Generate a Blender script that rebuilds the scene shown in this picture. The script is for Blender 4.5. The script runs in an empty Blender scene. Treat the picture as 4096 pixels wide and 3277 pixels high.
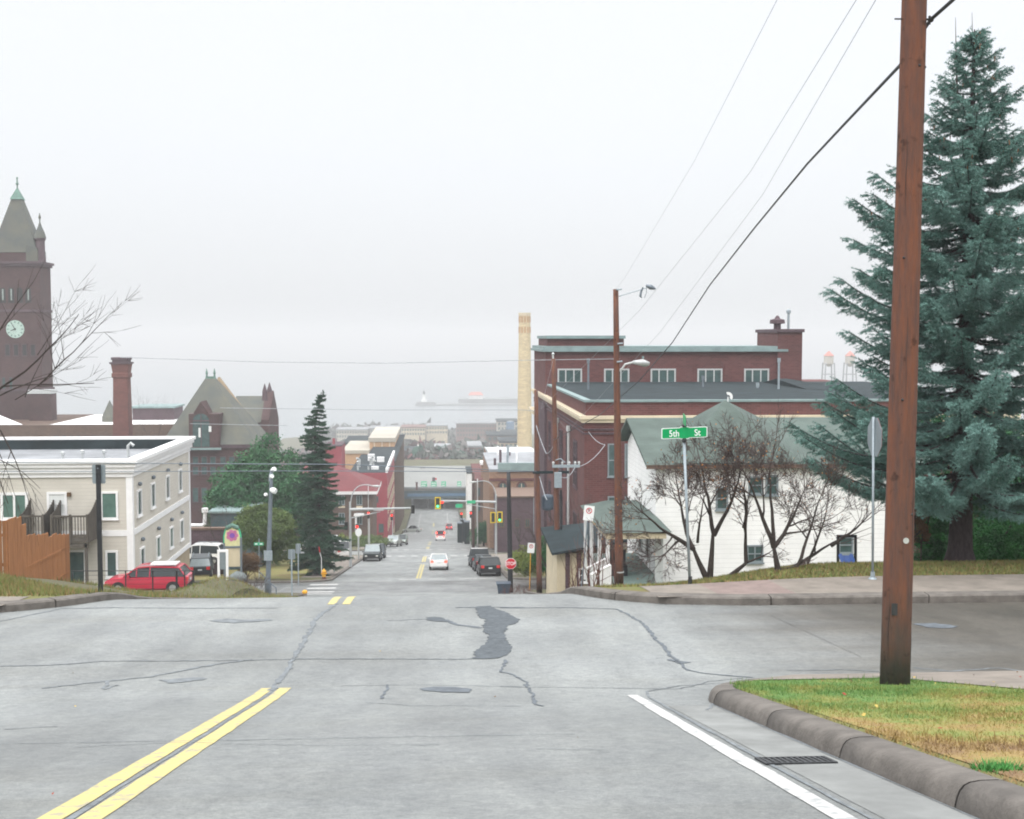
import bpy, math, random
import numpy as np
from mathutils import Vector, Matrix
C = bpy.context.scene.collection
SC = bpy.context.scene
R_ = math.radians
# ------------------------------------------------------------------ camera
F_PX = 4800.0; YAW = R_(3.43); PITCH = R_(3.43); CAMX = 1.94
cam_d = bpy.data.cameras.new('camera'); cam = bpy.data.objects.new('camera', cam_d); C.objects.link(cam)
cam_d.sensor_width = 36; cam_d.sensor_fit = 'HORIZONTAL'; cam_d.lens = 36 * F_PX / 4096
cam_d.clip_start = 0.1; cam_d.clip_end = 30000
cam.location = (CAMX, 0, 0); cam.rotation_euler = (R_(90) - PITCH, 0, -YAW)
SC.camera = cam
# ------------------------------------------------------------------ world: overcast sky, brighter overhead than at the horizon
SUN_EL, SUN_AZ = R_(48), R_(200)
W = bpy.data.worlds.new('World'); SC.world = W; W.use_nodes = True
nt = W.node_tree; nt.nodes.clear()
N = nt.nodes.new; L = nt.links.new
wo = N('ShaderNodeOutputWorld')
sky = N('ShaderNodeTexSky'); sky.sky_type = 'NISHITA'; sky.sun_disc = False; sky.sun_elevation = SUN_EL; sky.sun_rotation = SUN_AZ
sky.air_density = 1; sky.dust_density = 6; sky.ozone_density = 1
bgn = N('ShaderNodeBackground'); bgn.inputs[1].default_value = 0.05
hs = N('ShaderNodeHueSaturation'); hs.inputs['Saturation'].default_value = 0.35; L(sky.outputs[0], hs.inputs['Color']); L(hs.outputs[0], bgn.inputs[0])
tc = N('ShaderNodeTexCoord'); sx = N('ShaderNodeSeparateXYZ'); L(tc.outputs['Generated'], sx.inputs[0])
cr = N('ShaderNodeValToRGB'); L(sx.outputs['Z'], cr.inputs[0])
SKY_STOPS = [(0.0, (.79, .81, .83)), (0.06, (.83, .85, .875)), (0.35, (.865, .885, .92)), (1.0, (1.0, 1.0, 1.0))]
el = cr.color_ramp.elements
el[0].position, el[0].color = SKY_STOPS[0][0], SKY_STOPS[0][1] + (1,)
el[1].position, el[1].color = 1.0, (1, 1, 1, 1)
for p_, c_ in SKY_STOPS[1:3]:
    e = el.new(p_); e.color = c_ + (1,)
mr = N('ShaderNodeMapRange'); L(sx.outputs['Z'], mr.inputs[0])
mr.inputs[1].default_value = 0.34; mr.inputs[2].default_value = 0.85; mr.inputs[3].default_value = 0.97; mr.inputs[4].default_value = 3.3
cld = N('ShaderNodeTexNoise'); cld.inputs['Scale'].default_value = 2.2; cld.inputs['Detail'].default_value = 5; L(tc.outputs['Generated'], cld.inputs[0])
cmr = N('ShaderNodeMapRange'); L(cld.outputs['Fac'], cmr.inputs[0]); cmr.inputs[3].default_value = 0.985; cmr.inputs[4].default_value = 1.02
mm = N('ShaderNodeMath'); mm.operation = 'MULTIPLY'; L(mr.outputs[0], mm.inputs[0]); L(cmr.outputs[0], mm.inputs[1])
bg2 = N('ShaderNodeBackground'); L(cr.outputs[0], bg2.inputs[0]); L(mm.outputs[0], bg2.inputs[1])
ad = N('ShaderNodeAddShader'); L(bgn.outputs[0], ad.inputs[0]); L(bg2.outputs[0], ad.inputs[1]); L(ad.outputs[0], wo.inputs[0])
sd = bpy.data.lights.new('sun', 'SUN'); sun = bpy.data.objects.new('sun', sd); C.objects.link(sun)
sd.energy = 0.7; sd.angle = R_(25); sd.color = (1, .97, .92)
# Nishita rotation is clockwise from +Y: direction to the sun
sdir = Vector((math.sin(SUN_AZ) * math.cos(SUN_EL), math.cos(SUN_AZ) * math.cos(SUN_EL), math.sin(SUN_EL)))
sun.rotation_euler = sdir.to_track_quat('Z', 'Y').to_euler(); sun.location = (0, 0, 60)
SC.view_settings.view_transform = 'Standard'; SC.view_settings.look = 'None'; SC.view_settings.exposure = 0.0; SC.view_settings.gamma = 1
SC.render.engine = 'CYCLES'; SC.cycles.use_denoising = True
SC.cycles.max_bounces = 6; SC.cycles.transparent_max_bounces = 8; SC.cycles.volume_bounces = 0
SC.cycles.pixel_filter_type = 'BLACKMAN_HARRIS'; SC.cycles.filter_width = 1.9
# ------------------------------------------------------------------ measuring helpers: a pixel of the photo seen at a known distance
_F = Vector((math.sin(YAW) * math.cos(PITCH), math.cos(YAW) * math.cos(PITCH), -math.sin(PITCH)))
_R = Vector((math.cos(YAW), -math.sin(YAW), 0)); _U = _R.cross(_F)
def ray(px, py): return _F + _R * ((px - 2048) / F_PX) + _U * ((1638.5 - py) / F_PX)
def P(px, py, Y):
    d = ray(px, py); t = Y / d.y
    return Vector((CAMX + d.x * t, Y, d.z * t))
def PXX(px, py, X):
    d = ray(px, py); t = (X - CAMX) / d.x
    return Vector((X, d.y * t, d.z * t))
def XA(px, Y): return P(px, 2000, Y).x
def ZA(py, Y, px=1760): return P(px, py, Y).z
# ------------------------------------------------------------------ terrain profile (z = 0 at the camera)
_BY = [-60, 0, 13.5, 14.3, 21.7, 24.3, 27, 50, 70, 80, 88, 103, 118, 137, 162, 200, 240, 320, 390, 470, 480, 600, 800, 900, 1090, 1130, 9000]
_BZ = [11.4, -1.2, -4.03, -4.18, -4.96, -5.23, -5.95, -11.0, -15.25, -17.25, -18.7, -20.8, -22.9, -25.6, -29.1, -34.6, -40.8, -51.5, -56, -57, -52, -66, -82, -87.5, -87.5, -95, -98]
_gx = np.arange(-60, 9000, 0.25); _gz = np.interp(_gx, _BY, _BZ)
_k = np.ones(7) / 7; _gs = np.convolve(np.pad(_gz, 3, 'edge'), _k, 'valid'); _gz = _gs
def B(Y): return float(np.interp(Y, _gx, _gz))
def sm(x, a, b):
    t = min(1, max(0, (x - a) / (b - a))); return t * t * (3 - 2 * t)
def H(X, Y):
    wl, wr = edge(Y)
    if X > 0: s = 2.2 * sm(X - wr, 1.0, 6.5)
    else: s = (3.2 - 2.6 * sm(Y, 38, 56)) * sm(-X - wl, 1.0, 5.5)
    s *= sm(Y, 21.7, 27) * (1 - sm(Y, 84, 100) * .6)
    z = B(Y - s)
    if -16 < X < -4 and 40 < Y < 76: z += 1.0 * math.exp(-((X + 8.5) / 1.2) ** 2 - ((Y - 58) / 8) ** 2)
    return z
STREETS = [(13.5, 21.7, 2.0, 3.0), (84, 99, 3, 3), (150, 165, 3, 3), (262, 276, 3, 3)]
def edge(Y):
    t = sm(Y, 27, 60); wl, wr = 4.63 + 2.6 * t, 4.63 + 2.9 * t
    f = 0
    for a, b, r1, r2 in STREETS:
        if a - r1 < Y <= a: f = r1 - math.sqrt(max(0, r1 * r1 - (Y - a + r1) ** 2))
        elif a < Y < b: f = max(r1, r2)
        elif b <= Y < b + r2: f = r2 - math.sqrt(max(0, r2 * r2 - (b + r2 - Y) ** 2))
    return wl + f, wr + f
def onroad(px, py, off=0.0):
    d = ray(px, py); lo, hi = 3.0, 420.0; y = lo
    prev = None
    for y in np.concatenate([np.arange(3, 30, .05), np.arange(30, 420, .5)]):
        t = y / d.y; z = d.z * t
        if z < B(y) + off: return Vector((CAMX + d.x * t, y, B(y) + off))
    return Vector((CAMX + d.x * 100 / d.y, 100, B(100)))
# ------------------------------------------------------------------ materials
MC = {}
def mat(name, col, rough=.8, var=.15, scale=3.0, col2=None, bump=0.0, bscale=40, spec=.3, metal=0.0, pattern=None, psc=1.0, emit=0, mortar=None, detail=4, stretch=None, coat=0, ramp=(.33, .67), basez=None):
    if name in MC: return MC[name]
    m = bpy.data.materials.new(name); m.use_nodes = True; t = m.node_tree; nd = t.nodes; lk = t.links
    bs = nd['Principled BSDF']; bs.inputs['Roughness'].default_value = rough; bs.inputs['Metallic'].default_value = metal
    bs.inputs['Specular IOR Level'].default_value = spec
    if coat: bs.inputs['Coat Weight'].default_value = coat; bs.inputs['Coat Roughness'].default_value = .08
    tc = nd.new('ShaderNodeTexCoord'); mp = nd.new('ShaderNodeMapping'); lk.new(tc.outputs['Object'], mp.inputs[0])
    if stretch: mp.inputs['Scale'].default_value = stretch
    no = nd.new('ShaderNodeTexNoise'); no.inputs['Scale'].default_value = scale; no.inputs['Detail'].default_value = detail; no.inputs['Roughness'].default_value = .62
    lk.new(mp.outputs[0], no.inputs['Vector'])
    c2 = col2 if col2 else tuple(max(0, c * (1 - var)) for c in col); c1 = col if col2 else tuple(min(1, c * (1 + var)) for c in col)
    rp = nd.new('ShaderNodeValToRGB'); rp.color_ramp.elements[0].position = ramp[0]; rp.color_ramp.elements[1].position = ramp[1]
    rp.color_ramp.elements[0].color = c2 + (1,); rp.color_ramp.elements[1].color = c1 + (1,)
    lk.new(no.outputs['Fac'], rp.inputs[0]); out = rp.outputs[0]; hsrc = None
    if pattern in ('brick', 'brickx', 'block'):
        # wrap the pattern on walls: u runs along the wall, v up
        sp = nd.new('ShaderNodeSeparateXYZ'); lk.new(tc.outputs['Object'], sp.inputs[0]); cb = nd.new('ShaderNodeCombineXYZ')
        ad_ = nd.new('ShaderNodeMath'); lk.new(sp.outputs['X'], ad_.inputs[0]); lk.new(sp.outputs['Y'], ad_.inputs[1])
        lk.new(ad_.outputs[0], cb.inputs[0]); lk.new(sp.outputs['Z'], cb.inputs[1])
        br = nd.new('ShaderNodeTexBrick'); lk.new(cb.outputs[0], br.inputs['Vector']); br.inputs['Scale'].default_value = psc
        br.inputs['Brick Width'].default_value = .42 if pattern != 'block' else .9; br.inputs['Row Height'].default_value = .14 if pattern != 'block' else .4
        br.inputs['Mortar Size'].default_value = .014; br.inputs['Bias'].default_value = 0
        lk.new(out, br.inputs['Color1'])
        mx0 = nd.new('ShaderNodeMix'); mx0.data_type = 'RGBA'; mx0.blend_type = 'MULTIPLY'; mx0.inputs[0].default_value = 1; lk.new(out, mx0.inputs[6]); mx0.inputs[7].default_value = (.72, .70, .70, 1)
        lk.new(mx0.outputs[2], br.inputs['Color2']); br.inputs['Mortar'].default_value = (mortar or tuple(min(1, c * 1.35 + .02) for c in col)) + (1,)
        out = br.outputs['Color']; hsrc = br.outputs['Fac']
    if pattern == 'siding':
        sp = nd.new('ShaderNodeSeparateXYZ'); lk.new(tc.outputs['Object'], sp.inputs[0])
        fr = nd.new('ShaderNodeMath'); fr.operation = 'MULTIPLY'; fr.inputs[1].default_value = psc; lk.new(sp.outputs['Z'], fr.inputs[0])
        f2 = nd.new('ShaderNodeMath'); f2.operation = 'FRACT'; lk.new(fr.outputs[0], f2.inputs[0])
        bp_ = nd.new('ShaderNodeBump'); bp_.inputs['Strength'].default_value = .25; bp_.inputs['Distance'].default_value = .02; lk.new(f2.outputs[0], bp_.inputs['Height']); lk.new(bp_.outputs[0], bs.inputs['Normal'])
        g = nd.new('ShaderNodeMath'); g.operation = 'GREATER_THAN'; g.inputs[1].default_value = .12; lk.new(f2.outputs[0], g.inputs[0])
        mx = nd.new('ShaderNodeMix'); mx.data_type = 'RGBA'; lk.new(g.outputs[0], mx.inputs[0]); mx.inputs[6].default_value = tuple(c * .86 for c in col) + (1,); lk.new(out, mx.inputs[7]); out = mx.outputs[2]
    if pattern == 'planks':
        wv = nd.new('ShaderNodeTexWhiteNoise'); wv.noise_dimensions = '1D'
        sp = nd.new('ShaderNodeSeparateXYZ'); lk.new(tc.outputs['Object'], sp.inputs[0])
        ml = nd.new('ShaderNodeMath'); ml.operation = 'MULTIPLY'; ml.inputs[1].default_value = psc; lk.new(sp.outputs['X'], ml.inputs[0])
        fl = nd.new('ShaderNodeMath'); fl.operation = 'FLOOR'; lk.new(ml.outputs[0], fl.inputs[0]); lk.new(fl.outputs[0], wv.inputs['W'])
        rr = nd.new('ShaderNodeMapRange'); lk.new(wv.outputs['Value'], rr.inputs[0]); rr.inputs[3].default_value = .72; rr.inputs[4].default_value = 1.15
        mx = nd.new('ShaderNodeMix'); mx.data_type = 'RGBA'; mx.blend_type = 'MULTIPLY'; mx.inputs[0].default_value = 1; lk.new(out, mx.inputs[6]); lk.new(rr.outputs[0], mx.inputs[7]); out = mx.outputs[2]
    if basez:
        sp = nd.new('ShaderNodeSeparateXYZ'); lk.new(tc.outputs['Object'], sp.inputs[0]); n5 = nd.new('ShaderNodeTexNoise'); n5.inputs['Scale'].default_value = 4; n5.inputs['Detail'].default_value = 5; lk.new(tc.outputs['Object'], n5.inputs['Vector'])
        q_ = nd.new('ShaderNodeMath'); q_.operation = 'MULTIPLY_ADD'; q_.inputs[1].default_value = 1.2; lk.new(n5.outputs['Fac'], q_.inputs[0]); lk.new(sp.outputs['Z'], q_.inputs[2])
        r5 = nd.new('ShaderNodeMapRange'); lk.new(q_.outputs[0], r5.inputs[0]); r5.inputs[1].default_value = .6; r5.inputs[2].default_value = basez + .6; r5.inputs[3].default_value = 1; r5.inputs[4].default_value = 0
        mx = nd.new('ShaderNodeMix'); mx.data_type = 'RGBA'; lk.new(r5.outputs[0], mx.inputs[0]); lk.new(out, mx.inputs[6]); mx.inputs[7].default_value = (.045, .045, .04, 1); out = mx.outputs[2]
        n6 = nd.new('ShaderNodeTexNoise'); n6.inputs['Scale'].default_value = 7; n6.inputs['Detail'].default_value = 3; lk.new(tc.outputs['Object'], n6.inputs['Vector']); r6 = nd.new('ShaderNodeMapRange'); lk.new(n6.outputs['Fac'], r6.inputs[0]); r6.inputs[1].default_value = .62; r6.inputs[2].default_value = .72; r6.inputs[3].default_value = 1; r6.inputs[4].default_value = .5
        mx = nd.new('ShaderNodeMix'); mx.data_type = 'RGBA'; mx.blend_type = 'MULTIPLY'; mx.inputs[0].default_value = 1; lk.new(out, mx.inputs[6]); lk.new(r6.outputs[0], mx.inputs[7]); out = mx.outputs[2]
    if bump:
        n2 = nd.new('ShaderNodeTexNoise'); n2.inputs['Scale'].default_value = bscale; n2.inputs['Detail'].default_value = 6; lk.new(mp.outputs[0], n2.inputs['Vector'])
        b_ = nd.new('ShaderNodeBump'); b_.inputs['Strength'].default_value = bump; b_.inputs['Distance'].default_value = .02
        lk.new(n2.outputs['Fac'], b_.inputs['Height']); lk.new(b_.outputs[0], bs.inputs['Normal'])
    lk.new(out, bs.inputs['Base Color'])
    if emit:
        lk.new(out, bs.inputs['Emission Color']); bs.inputs['Emission Strength'].default_value = emit
    MC[name] = m; return m
def M(n): return MC[n]
def asphalt_mat(name, base, warm, patchy, seed):
    m = bpy.data.materials.new(name); m.use_nodes = True; t = m.node_tree; nd = t.nodes; lk = t.links
    bs = nd['Principled BSDF']; bs.inputs['Specular IOR Level'].default_value = .35
    tc = nd.new('ShaderNodeTexCoord')
    def noise(sc, det=4, stretch=(1, 1, 1), off=0):
        mp = nd.new('ShaderNodeMapping'); mp.inputs['Scale'].default_value = stretch; mp.inputs['Location'].default_value = (seed + off, off, 0); lk.new(tc.outputs['Object'], mp.inputs[0])
        n = nd.new('ShaderNodeTexNoise'); n.inputs['Scale'].default_value = sc; n.inputs['Detail'].default_value = det; n.inputs['Roughness'].default_value = .6; lk.new(mp.outputs[0], n.inputs['Vector']); return n.outputs['Fac']
    def ramp(src, p0, p1, c0, c1):
        r = nd.new('ShaderNodeValToRGB'); r.color_ramp.elements[0].position = p0; r.color_ramp.elements[1].position = p1
        r.color_ramp.elements[0].color = c0 + (1,); r.color_ramp.elements[1].color = c1 + (1,); lk.new(src, r.inputs[0]); return r.outputs[0]
    def mult(a, b, f=1.0):
        x = nd.new('ShaderNodeMix'); x.data_type = 'RGBA'; x.blend_type = 'MULTIPLY'; x.inputs[0].default_value = f; lk.new(a, x.inputs[6]); lk.new(b, x.inputs[7]); return x.outputs[2]
    a = ramp(noise(.16, 5), .36, .64, tuple(c * (1 - patchy) for c in base), base)
    b = ramp(noise(1.1, 5, (1, .35, 1), 7), .3, .72, (.80, .81, .83), (1.06, 1.06, 1.05))
    c = ramp(noise(90, 3, (1, 1, 1), 3), .35, .7, (.74, .75, .76), (1.18, 1.17, 1.15))
    d = ramp(noise(.35, 3, (.3, 1.6, 1), 19), .5, .75, (1, 1, 1), warm)
    e = mult(ramp(noise(28, 4, (1, 1, 1), 13), .34, .66, (.84, .85, .86), (1.13, 1.125, 1.115)), ramp(noise(9, 5, (1, 1, 1), 63), .35, .65, (.86, .86, .87), (1.08, 1.08, 1.07)))
    e = mult(e, ramp(noise(1.3, 3, (1, .06, 1), 71), .38, .62, (.90, .90, .90), (1.05, 1.05, 1.05)))
    g = ramp(noise(5, 6, (1, .5, 1), 23), .60, .70, (1, 1, 1), (.84, .85, .86))
    out = mult(mult(mult(mult(mult(a, b), c), e), d), g)
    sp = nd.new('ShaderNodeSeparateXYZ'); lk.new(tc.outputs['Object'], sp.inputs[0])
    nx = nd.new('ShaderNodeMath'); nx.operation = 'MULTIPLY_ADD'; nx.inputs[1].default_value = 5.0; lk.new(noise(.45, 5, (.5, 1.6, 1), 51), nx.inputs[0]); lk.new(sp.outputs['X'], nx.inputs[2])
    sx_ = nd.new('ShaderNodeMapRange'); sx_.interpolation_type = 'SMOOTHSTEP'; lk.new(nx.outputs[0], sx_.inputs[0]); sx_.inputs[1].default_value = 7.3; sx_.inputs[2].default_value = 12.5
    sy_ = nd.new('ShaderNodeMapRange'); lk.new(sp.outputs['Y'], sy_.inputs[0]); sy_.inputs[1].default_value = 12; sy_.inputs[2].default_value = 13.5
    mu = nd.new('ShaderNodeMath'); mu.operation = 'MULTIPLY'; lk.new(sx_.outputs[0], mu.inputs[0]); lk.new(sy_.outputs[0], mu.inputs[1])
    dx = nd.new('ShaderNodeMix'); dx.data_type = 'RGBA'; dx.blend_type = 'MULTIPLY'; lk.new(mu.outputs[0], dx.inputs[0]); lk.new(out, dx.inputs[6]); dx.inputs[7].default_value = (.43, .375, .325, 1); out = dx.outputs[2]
    lk.new(out, bs.inputs['Base Color'])
    rr = nd.new('ShaderNodeMapRange'); lk.new(noise(.4, 4, (1, .5, 1), 31), rr.inputs[0]); rr.inputs[1].default_value = .35; rr.inputs[2].default_value = .7; rr.inputs[3].default_value = .42; rr.inputs[4].default_value = .7
    lk.new(rr.outputs[0], bs.inputs['Roughness'])
    bp_ = nd.new('ShaderNodeBump'); bp_.inputs['Strength'].default_value = .35; bp_.inputs['Distance'].default_value = .008; lk.new(noise(130, 3, (1, 1, 1), 5), bp_.inputs['Height']); lk.new(bp_.outputs[0], bs.inputs['Normal'])
    MC[name] = m
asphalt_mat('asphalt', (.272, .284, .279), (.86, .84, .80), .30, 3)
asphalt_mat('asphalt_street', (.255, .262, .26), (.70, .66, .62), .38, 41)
mat('asphalt_patch', (.078, .09, .10), .8, .30, 9, bump=.6, detail=8)
mat('tar', (.10, .115, .13), .7, .3, 9)
mat('tar_faint', (.15, .165, .175), .75, .3, 9)
mat('yellow_paint', (.47, .40, .165), .6, .12, 9, col2=(.30, .28, .20), bump=.2, bscale=60, ramp=(.38, .48), detail=9)
mat('white_paint', (.45, .45, .44), .6, .10, 9, col2=(.29, .30, .30), bump=.2, bscale=60, ramp=(.37, .47), detail=9)
mat('worn_white', (.40, .40, .39), .7, .30, 4)
mat('concrete', (.205, .18, .155), .85, .18, 2.5, bump=.3)
mat('kerb_concrete', (.128, .116, .104), .85, .26, 4, bump=.5, bscale=30)
mat('paver', (.215, .165, .15), .85, .2, 2.5, bump=.3)
mat('gutter', (.198, .205, .20), .8, .2, 2, bump=.2)
mat('lawn', (.14, .135, .045), .95, .1, .6, col2=(.13, .095, .038), bump=.6, bscale=25)
mat('lawn_green', (.125, .145, .045), .95, .1, 1.3, col2=(.15, .12, .05), bump=.6, bscale=25)
mat('ground', (.10, .105, .05), .95, .1, .25, col2=(.085, .075, .045), bump=.5, bscale=6)
mat('iron', (.035, .037, .04), .6, .3, 20)
mat('grate', (.05, .053, .057), .6, .3, 20)
mat('pole_wood', (.175, .068, .038), .85, .3, 3, col2=(.085, .052, .046), bump=.9, bscale=14, stretch=(4, 4, .5), basez=1.3, detail=8)
mat('pole_wood_grey', (.10, .065, .055), .85, .3, 3, col2=(.055, .035, .032), bump=.7, bscale=14, stretch=(4, 4, .3))
mat('galv', (.30, .35, .38), .5, .12, 8, metal=.3)
mat('galv_pale', (.48, .50, .50), .5, .1, 8, metal=.2)
mat('steel_grey', (.16, .19, .22), .5, .15, 6, metal=.3)
mat('black_paint', (.025, .027, .03), .5, .2, 8)
mat('cable', (.05, .055, .06), .6, .2, 8)
mat('cable_pale', (.34, .36, .38), .6, .2, 8)
mat('sign_green', (.0, .30, .095), .45, .06, 3)
mat('sign_green_far', (.05, .42, .22), .5, .1, 3)
mat('sign_white', (.78, .80, .80), .5, .04, 3)
mat('sign_red', (.50, .015, .03), .45, .06, 3)
mat('sign_grey', (.23, .27, .29), .5, .1, 3, metal=.3)
mat('white_trim', (.78, .78, .78), .7, .05, 2)
mat('white_wall', (.84, .84, .83), .8, .05, 1.2, pattern='siding', psc=5)
mat('beige_siding', (.57, .54, .48), .8, .06, 1, pattern='siding', psc=4.5)
mat('beige_pale', (.62, .62, .58), .8, .06, 1, pattern='siding', psc=4.5)
mat('foundation', (.36, .30, .21), .9, .12, 2)
mat('roof_membrane', (.24, .25, .265), .5, .3, .35, detail=6)
mat('roof_dark', (.02, .03, .034), .75, .35, .5, spec=.1)
mat('brick_dark', (.07, .034, .034), .9, .25, .4, pattern='brick', psc=1.0, mortar=(.085, .06, .058))
mat('brick_maroon', (.125, .046, .043), .9, .2, .35, pattern='brick', psc=1.0, mortar=(.13, .07, .07))
mat('brick_red', (.165, .055, .045), .9, .2, .35, pattern='brick', psc=1.0, mortar=(.16, .10, .09))
mat('brick_tan', (.24, .15, .10), .9, .15, .5, pattern='brick', psc=1.0)
mat('brick_brown', (.115, .075, .055), .9, .2, .5, pattern='brick', psc=1.0)
mat('brick_plum', (.085, .055, .065), .9, .2, .5, pattern='brick', psc=1.0)
mat('red_painted', (.27, .035, .05), .8, .12, .5, pattern='brick', psc=1.0)
mat('cream_stone', (.62, .54, .40), .8, .10, 1)
mat('cream_brick', (.66, .55, .34), .85, .08, .7, pattern='brick', psc=.7, mortar=(.55, .47, .33))
mat('orange_brick', (.46, .28, .15), .85, .12, .5, pattern='brick', psc=1)
mat('slate_green', (.125, .125, .10), .85, .25, .4, col2=(.085, .095, .09), bump=.5, bscale=12)
mat('copper', (.11, .20, .165), .7, .2, 1.5)
mat('ochre_roof', (.27, .20, .12), .85, .2, .5, bump=.4)
mat('shingle_green', (.085, .112, .10), .9, .16, .8, bump=.6, bscale=10, stretch=(1, 1, 3))
mat('red_roof', (.15, .038, .042), .8, .15, .5, pattern='siding', psc=2.2)
mat('teal_flashing', (.20, .27, .27), .6, .15, 1)
mat('glass', (.045, .085, .085), .15, .3, 1.5, spec=.7)
mat('glass_green', (.085, .16, .135), .2, .2, 1.5, spec=.6)
mat('glass_pale', (.26, .31, .29), .25, .2, 1.5, spec=.6)
mat('blind', (.66, .68, .67), .7, .05, 2)
mat('wood_fence', (.33, .145, .06), .85, .2, 2.2, pattern='planks', psc=6.7, stretch=(4, 4, .5), bump=.3)
mat('wood_deck', (.085, .075, .062), .85, .25, 2, stretch=(3, 3, 1))
mat('bark', (.045, .036, .032), .95, .3, 6, bump=.8, bscale=25)
mat('bark_spruce', (.05, .038, .04), .95, .3, 6, bump=1, bscale=18, stretch=(3, 3, 1))
mat('twig', (.075, .056, .052), .9, .3, 3)
mat('twig_red', (.115, .055, .045), .9, .3, 3)
mat('needle_blue', (.18, .32, .29), .8, .1, .9, col2=(.06, .135, .11), spec=.3)
mat('needle_green', (.03, .085, .055), .8, .1, 1.1, col2=(.02, .05, .038), spec=.2)
mat('needle_thin', (.06, .135, .085), .8, .1, .9, col2=(.03, .07, .045), spec=.2)
mat('cone', (.22, .115, .06), .9, .3, 8)
mat('leaf_dark', (.055, .16, .062), .8, .1, .5, col2=(.022, .075, .04), spec=.2)
mat('leaf_olive', (.13, .175, .055), .85, .1, .5, col2=(.07, .115, .045), spec=.2)
mat('leaf_lime', (.18, .21, .04), .85, .1, .8, col2=(.09, .14, .04), spec=.2)
mat('leaf_hedge', (.045, .18, .04), .85, .1, .9, col2=(.02, .075, .03), spec=.2)
mat('leaf_brown', (.12, .07, .035), .9, .2, 1)
mat('leaf_orange', (.34, .14, .04), .85, .3, 3)
mat('leaf_red', (.25, .05, .03), .85, .3, 3)
mat('leaf_yellow', (.40, .29, .08), .85, .3, 3)
mat('mast_grey', (.40, .42, .43), .5, .1, 6, metal=.2)
mat('hydrant_yellow', (.72, .36, .03), .5, .1, 6)
mat('mint', (.36, .52, .38), .6, .08, 4)
mat('bin_blue', (.05, .07, .095), .5, .1, 4)
mat('rubber', (.02, .02, .022), .8, .1, 8)
mat('rim', (.45, .46, .48), .35, .1, 8, metal=.6)
mat('car_glass', (.02, .028, .032), .12, .1, 2, spec=.4)
mat('car_glass_pale', (.22, .26, .27), .12, .1, 2, spec=.8)
mat('taillight', (.62, .03, .03), .3, .05, 2)
mat('brakelight', (1.0, .10, .06), .3, .02, 2, emit=1.6)
mat('headlight', (.8, .8, .76), .2, .05, 2)
mat('plate', (.62, .66, .66), .5, .05, 2)
mat('signal_yellow', (.70, .50, .02), .5, .08, 3)
mat('lamp_red', (1.0, .03, .02), .4, .01, 2, emit=2.2)
mat('lamp_green', (.10, 1.0, .35), .4, .01, 2, emit=2.0)
mat('lamp_dark', (.02, .02, .02), .4, .1, 2)
mat('clock_face', (.40, .52, .47), .5, .08, 3)
mat('blue_plastic', (.02, .085, .33), .5, .1, 4)
mat('deck_concrete', (.22, .225, .215), .8, .12, .05)
mat('teal_girder', (.05, .085, .10), .6, .2, .2)
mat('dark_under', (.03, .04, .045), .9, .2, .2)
mat('cream_wall', (.52, .45, .32), .85, .12, 1)
mat('porch_floor', (.16, .22, .20), .8, .1, 2)
mat('rock_grey', (.14, .16, .16), .9, .25, 3, bump=.8, bscale=6)
mat('far_trees', (.08, .09, .07), .95, .3, .03, col2=(.06, .075, .065)); mat('lawn_bright', (.19, .20, .06), .95, .1, .5, col2=(.17, .12, .055)); mat('pier_stone', (.20, .21, .21), .95, .2, .05)
mat('pale_building', (.42, .39, .33), .9, .15, .05)
mat('brown_building', (.18, .10, .085), .9, .15, .05)
mat('grey_building', (.24, .25, .26), .9, .15, .05)
mat('white_building', (.72, .72, .70), .8, .06, .1)
mat('red_tower', (.48, .17, .13), .7, .1, .3)
mat('pink', (.50, .16, .30), .7, .1, 5)
mat('violet', (.20, .08, .38), .7, .1, 5)
mat('pale_yellow', (.60, .58, .32), .7, .1, 5)
mat('blue_panel', (.06, .14, .24), .6, .1, 1)
def water_mat():
    m = bpy.data.materials.new('lake_water'); m.use_nodes = True; t = m.node_tree; bs = t.nodes['Principled BSDF']
    bs.inputs['Base Color'].default_value = (.16, .19, .20, 1); bs.inputs['Roughness'].default_value = .25
    tc = t.nodes.new('ShaderNodeTexCoord'); n = t.nodes.new('ShaderNodeTexNoise'); n.inputs['Scale'].default_value = .15; t.links.new(tc.outputs['Object'], n.inputs['Vector'])
    b = t.nodes.new('ShaderNodeBump'); b.inputs['Strength'].default_value = .4; b.inputs['Distance'].default_value = .5; t.links.new(n.outputs['Fac'], b.inputs['Height']); t.links.new(b.outputs[0], bs.inputs['Normal']); MC['water'] = m
water_mat()
# ------------------------------------------------------------------ object helpers
ORG = {}
def tag(o, label=None, cat=None, group=None, kind=None):
    if label: o['label'] = label
    if cat: o['category'] = cat
    if group: o['group'] = group
    if kind: o['kind'] = kind
    return o
def thing(name, loc, label, cat, group=None):
    o = bpy.data.objects.new(name, None); C.objects.link(o); o.location = loc; o.empty_display_size = .3
    ORG[o.name] = Vector(loc); return tag(o, label, cat, group)
def link_mesh(name, me, parent, m, org=None, smooth=False):
    o = bpy.data.objects.new(name, me); C.objects.link(o)
    mats = m if isinstance(m, (list, tuple)) else [m]
    for x in mats: me.materials.append(MC[x] if isinstance(x, str) else x)
    if parent is not None: o.parent = parent; ORG[o.name] = ORG[parent.name]
    else: o.location = org or (0, 0, 0); ORG[o.name] = Vector(org or (0, 0, 0))
    if smooth: me.polygons.foreach_set('use_smooth', [True] * len(me.polygons))
    return o
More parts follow.
